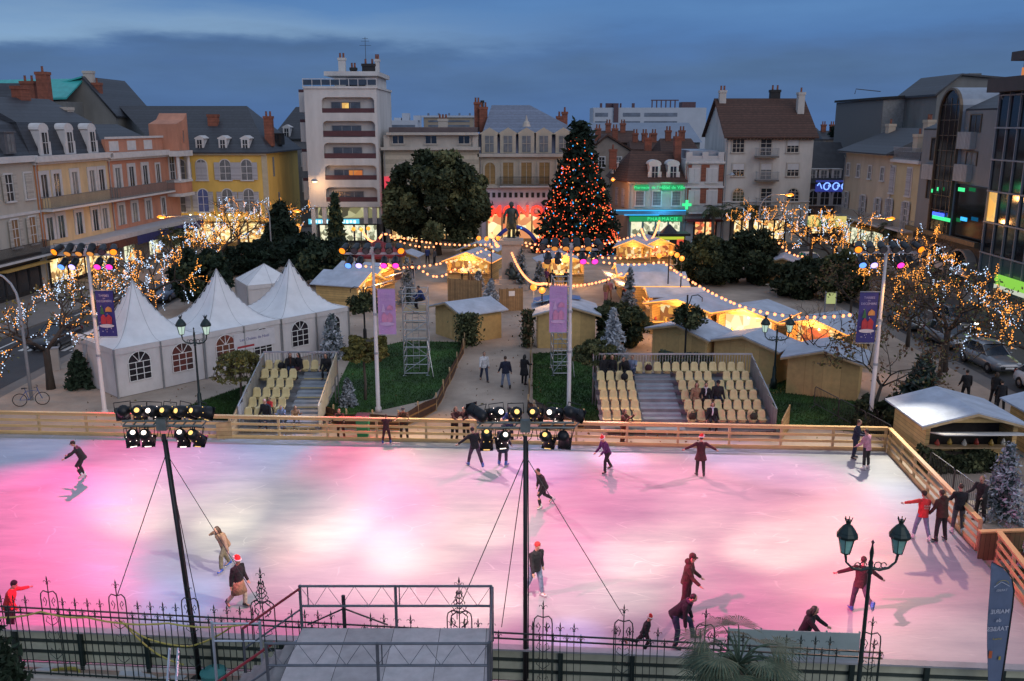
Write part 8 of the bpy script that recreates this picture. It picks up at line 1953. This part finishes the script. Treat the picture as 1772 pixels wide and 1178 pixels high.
def remesh(mb, vox, smooth=2):
    me = mb.mesh('tmp', SKIN); o = bpy.data.objects.new('tmp', me); COL.objects.link(o)
    md = o.modifiers.new('r', 'REMESH'); md.mode = 'VOXEL'; md.voxel_size = vox; md.use_smooth_shade = True
    sm = o.modifiers.new('s', 'SMOOTH'); sm.iterations = smooth; sm.factor = .5
    dg = bpy.context.evaluated_depsgraph_get(); out = bpy.data.meshes.new_from_object(o.evaluated_get(dg))
    bpy.data.objects.remove(o); bpy.data.meshes.remove(me); return out
def VF(loc): return max(1, min(1.5, loc[1]/38))
def person(label, loc, face, h=1.72, lean=5, side=0, turn=0, legL=(0,5), legR=(0,5), spread=5, armL=(10,12,20), armR=(10,12,20), sit=False, coat='black', legs='jeans', hair='black', hat=None, skates=None, long=0, hood=False, hairlen=0, hairstyle=None, scarf=None, group=None, bag=None, nod=10, skirt=None, prop=None, z=0.0, bulk=1.0, print_=None):
    """face: heading in degrees, 0 = towards the camera, 90 = towards the photo's right, 180 = away.
    legs (thigh forward, knee bend); arms (forward, outward, elbow); degrees"""
    k = h/1.72; D = R
    if sit: legL = (legL[0] + 82, legL[1] + 82); legR = (legR[0] + 82, legR[1] + 82)
    def leg(s, a):
        f, kn = D(a[0]), D(a[1]); ab = D(spread)
        hip = Vector((s*.095, 0, 0)); th_ = Vector((s*math.sin(ab), math.sin(f)*math.cos(ab), -math.cos(f)*math.cos(ab)))
        knee = hip + th_*.43; f2 = f - kn; sh = Vector((s*math.sin(ab)*.8, math.sin(f2)*math.cos(ab), -math.cos(f2)*math.cos(ab)))
        ank = knee + sh*.42; ft = Vector((s*.25, math.cos(f2*.6), math.sin(f2*.6) - (.0 if abs(f2) < .6 else .1))).normalized()
        return hip, knee, ank, ft
    Lg, Rg = leg(-1, legL), leg(1, legR)
    up = Vector((math.sin(D(side)), math.sin(D(lean)), math.cos(D(lean))*math.cos(D(side)))).normalized(); rt = Vector((math.cos(D(turn)), math.sin(D(turn)), -math.sin(D(side)))).normalized()
    fw = up.cross(rt)*-1; fw = Vector((-rt.y, rt.x, 0)); fw = (fw - up*fw.dot(up)).normalized()
    pel = Vector((0,0,0)); waist = up*.20; chest = up*.38; nb = up*.50; neck = up*.56
    hup = (up + Vector((0,0,.55)) + fw*.15).normalized(); hf = (fw + Vector((0,0,-math.tan(D(nod))))).normalized(); hf = (hf - hup*hf.dot(hup)).normalized(); hr = hf.cross(hup)
    hc = neck + hup*.135 + fw*.02
    def arm(s, a):
        sh = nb - up*.035 + rt*(s*.185*bulk**.5); f, o_, e = D(a[0]), D(a[1]), D(a[2])
        d = Vector((0,0,-1)); d = (fw*math.sin(f) - Vector((0,0,1))*math.cos(f))*math.cos(o_) + rt*(s*math.sin(o_)); d.normalize()
        el = sh + d*.29; g = f + e; d2 = (fw*math.sin(g) - Vector((0,0,1))*math.cos(g))*math.cos(o_*(1 - .5*min(1, e/90))) + rt*(s*math.sin(o_*(1 - .5*min(1, e/90)))); d2.normalize()
        wr = el + d2*.25; return sh, el, wr, d2
    La, Ra = arm(-1, armL), arm(1, armR)
    low_ = min(Lg[2].z, Rg[2].z) - .085 - (.055 if skates else 0); off = Vector((0,0,-low_))
    if sit: off = Vector((0,0,.53))
    t = thing('person', label, 'person', (loc[0], loc[1], loc[2] + z if len(loc) > 2 else z), R(180 + face), group); t.scale = (k, k, k)
    S = lambda v: v + off
    # --- body: one skin-tight continuous surface
    m = MB(); T = lambda pts, r, n=10: m.tube([S(p) for p in pts], r, n)
    T([pel - up*.08, waist, chest, nb - up*.03, nb + up*.01], [(.15,.11), (.13,.10), (.16,.11), (.15,.09), (.06,.06)], 12)
    T([nb - up*.02, neck + hup*.05], [.055, .05], 8)
    for L_ in (Lg, Rg):
        T([L_[0] + up*.02, L_[0].lerp(L_[1], .3), L_[1], L_[1].lerp(L_[2], .35), L_[2]], [.095, .085, .055, .058, .036], 8); T([L_[2] + Vector((0,0,.02)), L_[2] - L_[3]*.05 - Vector((0,0,.04)), L_[2] + L_[3]*.14 - Vector((0,0,.055))], [.04, .045, .032], 8)
    for s, A_ in ((-1, La), (1, Ra)):
        T([A_[0] - rt*(s*.04), A_[0], A_[0].lerp(A_[1], .5), A_[1], A_[1].lerp(A_[2], .4), A_[2]], [.05, .055, .045, .037, .038, .026], 8)
        d = A_[3]; w = A_[2]; sd = d.cross(fw); sd = sd.normalized() if sd.length > .1 else rt; nn = sd.cross(d).normalized()
        T([w - d*.01, w + d*.04, w + d*.085], [(.026,.02), (.042,.018), (.038,.016)], 8)
        for q, (o2, ln) in enumerate(((-.029,.062), (-.010,.074), (.010,.070), (.028,.055))):
            b0 = w + d*.075 + sd*o2; T([b0, b0 + d*ln*.5 + nn*.008, b0 + d*ln + nn*.026], [.0095, .009, .007], 5)
        T([w + d*.03 + sd*(-s*.035), w + d*.06 + sd*(-s*.062) + nn*.012, w + d*.092 + sd*(-s*.066) + nn*.02], [.012, .011, .008], 5)
    h0 = S(hc); q = MB(); q.X = Matrix.Translation(h0) @ Matrix((hr, hf, hup)).transposed().to_4x4()
    q.ball((0,0,.02), (.076,.094,.105), 14, 10).ball((0,.018,-.055), (.060,.066,.062), 12, 8).ball((0,.088,-.012), (.014,.024,.026), 8, 6).ball((0,.062,.022), (.055,.025,.012), 10, 6).ball((0,.064,-.055), (.028,.02,.014), 8, 6)
    for s in (-1, 1): q.ball((s*.079,-.004,-.004), (.014,.022,.032), 8, 6)
    o_ = len(m.v); m.v += q.v; m.f += [tuple(i + o_ for i in f) for f in q.f]; m.mi += q.mi
    me = remesh(m, .0125*VF(loc), 1); me.name = 'body'
    for mt in (SKIN, FACE_D, LIPS, C[legs]): me.materials.append(mt) if mt is not SKIN else (me.materials.clear(), me.materials.append(SKIN))
    inv = (Matrix.Translation(h0) @ Matrix((hr, hf, hup)).transposed().to_4x4()).inverted()
    n = len(me.polygons); cen = np.empty(n*3); me.polygons.foreach_get('center', cen); cen = cen.reshape(-1, 3); iv = np.array(inv); lc = cen @ iv[:3,:3].T + iv[:3,3]
    mi = np.zeros(n, np.int32); eye = (np.abs(np.abs(lc[:,0]) - .033) < .016) & (np.abs(lc[:,2] - .006) < .011) & (lc[:,1] > .06); mi[eye] = 1
    mi[(np.abs(lc[:,0]) < .024) & (np.abs(lc[:,2] + .062) < .008) & (lc[:,1] > .06)] = 2
    me.polygons.foreach_set('material_index', mi); body = link('body', me, t)
    # --- trousers
    m = MB(); T = lambda pts, r, n=10: m.tube([S(p) for p in pts], r, n)
    T([pel + up*.12, pel - up*.02, pel - up*.09], [(.155,.12), (.165,.13), (.12,.11)], 12)
    for L_ in (Lg, Rg): T([L_[0] + up*.03, L_[0].lerp(L_[1], .3), L_[1], L_[1].lerp(L_[2], .4), L_[2].lerp(L_[1], .04)], [.105, .10, .075, .072, .062], 10)
    me = remesh(m, .018*VF(loc)); me.name = 'trousers'; me.materials.clear(); me.materials.append(C[legs]); link('trousers', me, t)
    if skirt:
        m = MB(); m.tube([S(pel + up*.1), S(pel - up*.1), S((Lg[1] + Rg[1])*.5 + Vector((0,0,.02)))], [(.17,.14), (.21,.18), (.26,.24)], 16); link('skirt', m.mesh('skirt', C[skirt], True), t)
    # --- coat
    m = MB(); T = lambda pts, r, n=12: m.tube([S(p) for p in pts], r, n)
    hem = pel - up*(.10 if not long else .0) if not sit else pel - up*.06
    rings = [hem, pel + up*.05, waist, chest, nb - up*.03, nb + up*.035]; rr = [(.195,.165), (.185,.155), (.172,.145), (.198,.150), (.175,.115), (.085,.085)]
    if long and not sit:
        kn = (Lg[1] + Rg[1])*.5*min(1, long); rings = [kn, pel - up*.02] + rings[1:]; rr = [(.27,.23), (.21,.185)] + rr[1:]
    T(rings, [(a*bulk, b*bulk) for a, b in rr], 14)
    for s, A_ in ((-1, La), (1, Ra)): T([A_[0] - rt*(s*.06), A_[0], A_[0].lerp(A_[1], .5), A_[1], A_[1].lerp(A_[2], .5), A_[2] + A_[3]*.01], [.075, .083, .070, .060, .056, .048], 10)
    T([nb + up*.0, nb + up*.05], [.082, .078], 10)
    if hood: m.ball(S(neck - fw*.07 - up*.0), (.12,.10,.09), 10, 8)
    me = remesh(m, .0185*VF(loc)); me.name = 'coat'; me.materials.clear(); me.materials.append(C[coat]); co = link('coat', me, t)
    if print_: print_(co, S, nb, waist, fw, rt, up)
    MH = Matrix.Translation(h0) @ Matrix((hr, hf, hup)).transposed().to_4x4()
    if hair:
        m = MB(); m.X = MH; m.ball((0,-.022,.036), (.086,.092,.098), 12, 9)
        if hairlen: m.tube([(0,-.055,.06), (0,-.075,-.03), (0,-.075,-.10 - .10*hairlen), (0,-.06,-.16 - .16*hairlen)], [(.075,.05), (.09,.05), (.085,.042), (.05,.02)], 10)
        if hairlen:
            for s in (-1, 1): m.tube([(s*.07,-.01,.05), (s*.085,-.01,-.04), (s*.085,.0,-.12 - .06*hairlen)], [.03, .03, .015], 6)
        me = remesh(m, .014*VF(loc), 2); me.name = 'hair'; me.materials.clear(); me.materials.append(HAIR[hair]); link('hair', me, t)
    if hat:
        m = MB(); m.X = MH
        if hat == 'santa':
            m.lathe([(.088,.055), (.094,.075), (.09,.11), (.06,.16), (.03,.185)], 12, (0,-.012,0)).tube([(0,-.012,.17), (.04,-.05,.19), (.085,-.085,.15)], [.036,.026,.012], 8); o = link('hat', m.mesh('hat', M('felt_red', (.62,.025,.025), .85, .15, 6), True), t)
            m = MB(); m.X = MH; m.tube([(.094*math.cos(i*PI/6), -.012 + .106*math.sin(i*PI/6), .055 - .012*math.sin(i*PI/6)) for i in range(13)], .024, 6).ball((.09,-.09,.14), .034, 8, 6); link('hat_trim', m.mesh('hat_trim', M('fleece_white', (.65,.62,.60), .9, .1, 6), True), o)
        else:
            m.lathe([(.092,.03), (.096,.055), (.094,.09), (.07,.125), (.02,.142)], 12, (0,-.012,0))
            if hat[0] == 'cap': m.ball((0,.09,.045), (.06,.06,.012), 8, 5)
            link('hat', m.mesh('hat', C[hat[1]], True), t)
    if scarf:
        m = MB(); m.tube([S(nb + up*.065 + (fw*math.cos(i*PI/5) + rt*math.sin(i*PI/5))*.085) for i in range(11)], .032, 6).tube([S(nb + up*.05 + fw*.09), S(chest + fw*.17), S(waist + fw*.18 + rt*.03)], [.03, .034, .03], 6); link('scarf', m.mesh('scarf', C[scarf], True), t)
    for L_ in (Lg, Rg):
        a = S(L_[2]); f = L_[3]; dn = Vector((0,0,-1)); dn = (dn - f*dn.dot(f)).normalized()
        m = MB().tube([a - dn*.10, a - dn*.0 - f*.02, a + dn*.05 - f*.02], [.058,.058,.054], 8).tube([a + dn*.05 - f*.075, a + dn*.048, a + dn*.058 + f*.10, a + dn*.062 + f*.165], [(.046,.042), (.05,.046), (.048,.032), (.032,.022)], 10)
        if skates:
            o = m.build('ice_skate', {'blue': SKATE_B, 'black': SKATE_K, 'white': SKATE_W}[skates], t, True); sd = f.cross(dn)
            b = MB(); p = [a + dn*.09 - f*.09, a + dn*.09 + f*.17, a + dn*.135 + f*.18, a + dn*.14 - f*.10]; b.add([tuple(v + sd*.006) for v in p] + [tuple(v - sd*.006) for v in p], [(0,1,2,3),(7,6,5,4),(0,4,5,1),(1,5,6,2),(2,6,7,3),(3,7,4,0)]); b.build('blade', BLADE, o)
        else: m.build('shoe', SHOE, t, True)
    return t
SKG, SPG, STG = 'skaters on the ice', 'spectators on the stands', 'visitors around the market'
def ice(px, py): v = G(px, py, ICE_Z); v.z = ICE_Z; return v
FENCE = 'people at the far barrier'
def red_print(co, S, nb, waist, fw, rt, up):
    m = MB(); c = S(waist + up*.06) - fw*.17; rd = random.Random(8)
    for k in range(9): p = c + rt*(-.11 + .028*k) + up*(.035 + .015*math.sin(k*2)); m.tube([p, p + up*.05 + rt*.015, p + rt*.03], .007, 4)
    for k in range(6): p = c + rt*(-.09 + .033*k) + up*(-.05 + .012*math.sin(k*3)); m.tube([p, p + up*.055 - rt*.01, p + rt*.025 + up*.02], .007, 4)
    m.build('back_print', C['cream'], co)
def people():
    P = person
    # skaters
    P('man skating bent forward alone at the far left of the ice', ice(147, 827), -70, 1.66, 24, legL=(38,62), legR=(22,40), armL=(70,20,20), armR=(40,8,55), coat='charcoal', legs='charcoal', hat=('cap','brown'), skates='white', group=SKG)
    P('long haired girl in tan jacket skating with arms out and blue skates', ice(392, 985), -35, 1.68, 26, side=-8, legL=(38,30), legR=(-8,18), armL=(35,55,5), armR=(-25,50,10), coat='tan', legs='khaki', hair='brown', hairlen=.8, skates='blue', group=SKG)
    P('skater in red bobble hat, black coat and tan skirt near the left mast', ice(415, 1053), 60, 1.64, 4, legL=(18,25), legR=(-10,30), armL=(5,8,20), armR=(-10,10,15), coat='black', legs='cream', skirt='tan', hat='santa', hair='brown', skates='black', group=SKG)
    P('person in bright red jacket leaning at the lower left edge', ice(22, 1098), 100, 1.6, 18, armL=(50,55,30), armR=(40,40,20), coat='red', legs='charcoal', hat=('beanie','black'), skates='black', group=SKG)
    P('child in dusty maroon holding the far barrier with both hands', ice(669, 768), 180, 1.32, 8, legL=(5,5), legR=(12,12), spread=10, armL=(70,15,20), armR=(70,15,20), coat='maroon', legs='maroon', hair='brown', skates='blue', group=SKG)
    P('skater in plum jeans partly behind the centre mast lamps, arm swung out', ice(822, 808), 200, 1.72, 8, side=-6, legL=(22,10), legR=(-22,12), spread=9, armL=(10,60,5), armR=(15,20,30), coat='black', legs='plum', hair='black', skates='blue', group=SKG)
    P('skater in long navy coat right behind the centre mast lamps', ice(869, 806), 150, 1.72, 6, legL=(8,12), legR=(14,20), coat='navy', legs='plum', hat=('beanie','navy'), skates='blue', long=.75, group=SKG)
    P('skater in purple jacket and red bobble hat gliding left in the middle far ice', ice(1050, 816), -60, 1.62, 22, legL=(30,24), legR=(-18,12), spread=8, armL=(45,12,35), armR=(20,10,40), coat='purple', legs='charcoal', hat='santa', hair=None, skates='black', group=SKG)
    P('woman in dark coat and red bobble hat gliding with arms spread wide', ice(1211, 824), 180, 1.66, 4, legL=(5,6), legR=(-4,10), spread=3, armL=(5,62,5), armR=(5,58,8), coat='maroon', legs='charcoal', hat='santa', hair='brown', skates='black', long=.55, group=SKG)
    P('man in dark jacket skating bent to the left just right of the centre mast', ice(941, 876), -65, 1.66, 22, legL=(45,55), legR=(-12,45), armL=(15,10,20), armR=(-10,12,15), coat='charcoal', legs='black', hair='black', skates='white', group=SKG)
    P('slim skater in black coat and red cap beside the centre mast', ice(926, 1032), 35, 1.76, 6, legL=(12,8), legR=(-12,14), armL=(-12,10,12), armR=(25,12,8), coat='black', legs='palejeans', hat=('beanie','red'), hair=None, skates='white', group=SKG)
    P('tall man in brown leather jacket and peaked cap standing on the near ice', ice(1186, 1060), 70, 1.84, 8, legL=(6,16), legR=(-4,8), armL=(15,10,40), armR=(25,10,35), coat='brown', legs='maroon', hat=('cap','brown'), hair='brown', skates='black', hood=True, group=SKG)
    P('man in black jacket and jeans bending forward on the near ice', ice(1166, 1118), 68, 1.78, 40, legL=(62,50), legR=(15,20), armL=(5,8,25), armR=(0,10,10), coat='black', legs='jeans', hair='black', scarf='plum', skates='black', group=SKG)
    P('skater in red bobble hat with white trim low behind the iron fence', ice(1114, 1132), 70, 1.2, 14, legL=(20,40), legR=(-40,50), armL=(-20,18,40), armR=(0,10,20), coat='black', legs='black', hat='santa', hair='fair', skates='black', group=SKG)
    P('dark haired skater in black hooded coat reaching right above the cloth panel', ice(1388, 1148), 62, 1.72, 16, side=4, armL=(50,20,12), armR=(66,24,8), coat='black', legs='black', hair='black', hairlen=.3, hood=True, skates='black', group=SKG)
    P('skater in maroon jumper with arms out behind the foreground lantern post', ice(1484, 1062), 175, 1.72, 10, side=6, legL=(14,8), legR=(-50,40), spread=4, armL=(10,62,8), armR=(12,55,8), coat='maroon', legs='plum', hair='brown', skates='blue', group=SKG)
    P('person in navy jacket facing a friend at the far right corner of the ice', ice(1478, 794), 60, 1.70, 4, armL=(20,10,60), armR=(30,10,70), coat='navy', legs='navy', hair='brown', skates='black', group=SKG)
    P('person in dusty pink jacket with back to us at the far right corner', ice(1497, 812), 215, 1.68, 6, armL=(15,14,40), armR=(35,14,40), coat='pink', legs='charcoal', hair='brown', skates='white', group=SKG)
    P('person in bright red jacket with yellow print pointing left by the right rail', ice(1592, 934), 190, 1.70, 10, side=6, legL=(12,8), legR=(-8,12), spread=8, armL=(10,80,2), armR=(10,12,20), coat='red', legs='palejeans', hat=('beanie','brown'), skates='white', group=SKG, print_=red_print)
    P('man in brown hooded jacket seen from behind beside the red jacket', ice(1625, 936), 200, 1.78, 8, spread=8, armL=(10,14,20), armR=(30,10,50), coat='brown', legs='charcoal', hair='brown', hood=True, skates='black', group=SKG, bulk=1.1)
    P('person in black jacket and pale trousers at the gap in the right rail', ice(1655, 922), 170, 1.74, 6, armL=(25,14,40), armR=(20,10,30), coat='black', legs='grey', hair='brown', skates='white', group=SKG)
    g = G(1652, 905); P('red haired person just outside the rail facing the skaters', (17.0, g.y + .2, 0), -60, 1.74, 8, armL=(40,12,40), armR=(40,12,40), coat='charcoal', legs='charcoal', hair='fair', group=FENCE)
    # leaning on the far barrier from outside
    def fence(px, lab, **k):
        x = AT(px, 720, back_y(0) + .5).x; P(lab, (x, back_y(x) + .52, 0), k.pop('face', 0), k.pop('h', 1.62), k.pop('lean', 22), armL=k.pop('armL', (70,14,35)), armR=k.pop('armR', (70,14,35)), group=FENCE, **k)
    fence(585, 'person in brown jacket resting folded arms on the far barrier', coat='brown', legs='rust', hair='fair', h=1.50)
    fence(697, 'man in rust coat and flat cap bending over the far barrier', coat='rust', legs='charcoal', hat=('cap','grey'), h=1.62, lean=18)
    fence(786, 'woman in dark coat with brown hair talking at the far barrier', coat='maroon', legs='black', hair='brown', lean=8, face=40, hairlen=.3)
    fence(806, 'person in maroon jacket facing her at the far barrier', coat='maroon', legs='black', hair='brown', lean=10, face=-40)
    fence(881, 'person in blue jacket and dark cap behind the centre mast lamps', coat='blue', legs='navy', hat=('beanie','black'), lean=6)
    fence(1078, 'woman in brown coat taking a picture in front of the right stand', coat='rust', legs='rust', hair='brown', face=60, lean=2, armL=(60,10,80), armR=(65,10,75), hairlen=.4)
    # on the walkway
    P('man in white jumper and jeans walking towards the rink', G(838, 659), 8, 1.74, 4, legL=(22,6), legR=(-18,16), armL=(-14,8,14), armR=(18,8,16), coat='white', legs='jeans', hair='black', group=STG)
    P('man in dark jacket and jeans walking away along the walkway', G(875, 671), 195, 1.78, 4, legL=(14,6), legR=(-12,16), armL=(14,14,14), armR=(-12,12,16), coat='navy', legs='palejeans', hair='brown', group=STG, bulk=1.1)
    P('person in long black coat carrying a bag on the walkway', G(907, 664), 150, 1.66, 3, legL=(8,5), legR=(-6,8), armL=(10,12,15), armR=(30,10,60), coat='black', legs='black', hair='black', hairlen=.6, long=.95, group=STG)
    # stands: seat position by row and seat x
    def seat(st, x, r, lab, **k):
        base = st.location; P(lab, (base.x + x, base.y + r*RUN + .36, row_z(r) - .03), k.pop('face', 0), k.pop('h', 1.66), k.pop('lean', 6), sit=True, group=SPG, **k)
    seat(sL, 1.45, 5, 'person with rust scarf, left of the couple atop the left stand', coat='black', legs='jeans', hair='black', scarf='rust', face=20)
    seat(sL, 1.95, 5, 'person with maroon bag, right of the couple atop the left stand', coat='black', legs='maroon', hair='black', hairlen=.5, face=-40)
    seat(sL, 3.3, 5, 'person in black with pale print sitting by the stairs of the left stand', coat='black', legs='black', hair='brown', hairlen=.3, lean=14)
    seat(sL, 1.22, 1, 'small child in red hooded jacket on the left stand', coat='red', legs='navy', hair='black', h=1.15, armL=(40,12,60), armR=(40,12,60), face=-30)
    seat(sL, 1.25, 0, 'bald man in black jacket on the bottom row of the left stand', coat='black', legs='jeans', hair=None, h=1.76, lean=10, face=-20, bulk=1.15)
    seat(sL, 1.95, 0, 'child in pale jacket and fur hood on the bottom row of the left stand', coat='palejeans', legs='palejeans', hair='fair', hood=True, h=1.35, armL=(50,10,80), armR=(50,10,80), lean=14)
    seat(sL, 2.55, 0, 'fair haired child crouching at the foot of the left stand stairs', coat='tan', legs='grey', hair='fair', h=1.35, lean=18, armL=(60,10,70), armR=(60,10,70), face=25, hairlen=.3)
    seat(sR, .45, 5, 'person in black jacket at the left end of the top row of the right stand', coat='black', legs='black', hair='brown', face=30)
    seat(sR, .92, 5, 'person with fair hair beside the black jacket on the top row of the right stand', coat='black', legs='charcoal', hair='fair', hairlen=.4, face=-20)
    seat(sR, 1.6, 5, 'person in black leaning over onto a friend on the right stand', coat='black', legs='black', hair='black', lean=18, side=20, face=10)
    seat(sR, 1.95, 5, 'person in pale blue jacket hugged by a friend on the right stand', coat='palejeans', legs='jeans', hair='brown', lean=10, face=-20, armL=(60,10,60))
    seat(sR, 4.70, 2, 'woman in tan coat sitting left in the trio on the right stand', coat='tan', legs='tan', hair='brown', hairlen=.5, lean=8)
    seat(sR, 5.14, 2, 'person in black with white bag, middle of the trio on the right stand', coat='black', legs='black', hair='black', lean=10, scarf='white')
    seat(sR, 5.72, 2, 'big man in charcoal jacket and cap, right of the trio on the stand', coat='charcoal', legs='navy', hat=('cap','black'), h=1.8, bulk=1.15, lean=8)
    seat(sR, 5.15, 0, 'woman in black coat with white scarf alone on the bottom row of the right stand', coat='black', legs='black', hair='brown', hairlen=.3, scarf='white', lean=4)
    P('man in blue jacket sitting on top of the tall scaffold tower', (SCAF.x + 1.05, SCAF.y + 1.0, H(700, 540, SCAF) + .05), -70, 1.72, 20, sit=True, coat='blue', legs='black', hair='black', armL=(40,10,40), armR=(40,10,40))
    # market visitors, small
    V = lambda lab, px, face, coat, legs='black', **k: P(lab, G(*px), face, k.pop('h', 1.7), group=STG, coat=coat, legs=legs, **k)
    V('person in tan coat walking in the alley before the yellow scarves stall', (1048, 522), 150, 'tan', 'pink', hair='brown', legL=(14,5), legR=(-12,14))
    V('person in pale coat beside the tan coat in the alley', (1054, 519), 170, 'pink', 'tan', hair='fair')
    V('dark figure at the counter of the yellow scarves stall', (1066, 500), 90, 'black', hair='black')
    V('two toned visitor in black and red before the red shelves stall', (1078, 532), 60, 'black', 'maroon', hair='brown', scarf='red')
    V('customer in purple at the chalet counter behind the right centre pole', (945, 497), 170, 'purple', hair='black', hairlen=.3)
    V('tall customer in black at the chalet counter behind the right centre pole', (955, 502), 150, 'black', hair='black', h=1.8)
    V('customer in dark coat and cap right of two others at a chalet counter', (980, 500), 190, 'charcoal', hat=('cap','black'))
    V('couple member in black by the thin pole behind the left scaffold tower', (714, 484), 180, 'black', 'jeans', hair='black')
    V('visitor in pale green jacket left of the pedestal fence', (800, 490), 90, 'white', 'olive', hair='brown')
    V('visitor in red coat before the blue arch', (905, 418), 160, 'red', hair='black')
    V('visitor in black beside the red coat before the blue arch', (896, 420), 170, 'black', hair='brown')
    V('man in dark jacket walking behind the foreground chalet roof', (1669, 695), 170, 'black', hair='black', legL=(12,5), legR=(-10,12))
    V('woman in dark coat with pale hairband beside the thick dark trunk', (1718, 700), 120, 'black', hair='brown', hairlen=.4, scarf='olive')
    V('person in black bending beside the thick dark trunk', (1730, 712), 160, 'black', hair='black', lean=24, h=1.6)
    V('person in black standing by the dark car on the left street', (420, 478), 180, 'black', hair='black')
    V('pedestrian on the pavement before the balcony house', (1300, 432), 90, 'black', hair='black')
    V('pedestrian in charcoal near the far lit trees at the right', (1318, 436), 120, 'charcoal', hair='brown')
    V('visitor in blue jacket under the round dark tree', (740, 456), 180, 'blue', hair='black')
    V('visitor in grey coat under the round dark tree', (752, 458), 120, 'grey', hair='brown')
people()
# bags on the seats
for st, x, r, c_, lab in ((sR, 1.45, 4.05, 'black', 'black rucksack lying on the second highest row of the right stand'), (sR, 2.75, 5, 'maroon', 'dark maroon bag on the top row above the stairs of the right stand'), (sR, 4.25, 0, 'brown', 'brown bag at the left end of the bottom row of the right stand'), (sR, 7.1, 0, 'olive', 'green bag on the bottom row of the right stand'), (sL, 1.0, 5, 'black', 'black bag on the top row of the left stand')):
    o = thing('bag', lab, 'bag', (st.location.x + x, st.location.y + r*RUN + .34, row_z(int(r)) + .39), .3); m = MB().ball((0,0,.17), (.2,.15,.19), 10, 8); link('sack', m.mesh('sack', C[c_], True), o); MB().tube([(-.1,0,.3), (-.06,0,.42), (.06,0,.42), (.1,0,.3)], .014, 5).build('strap', C[c_], o)
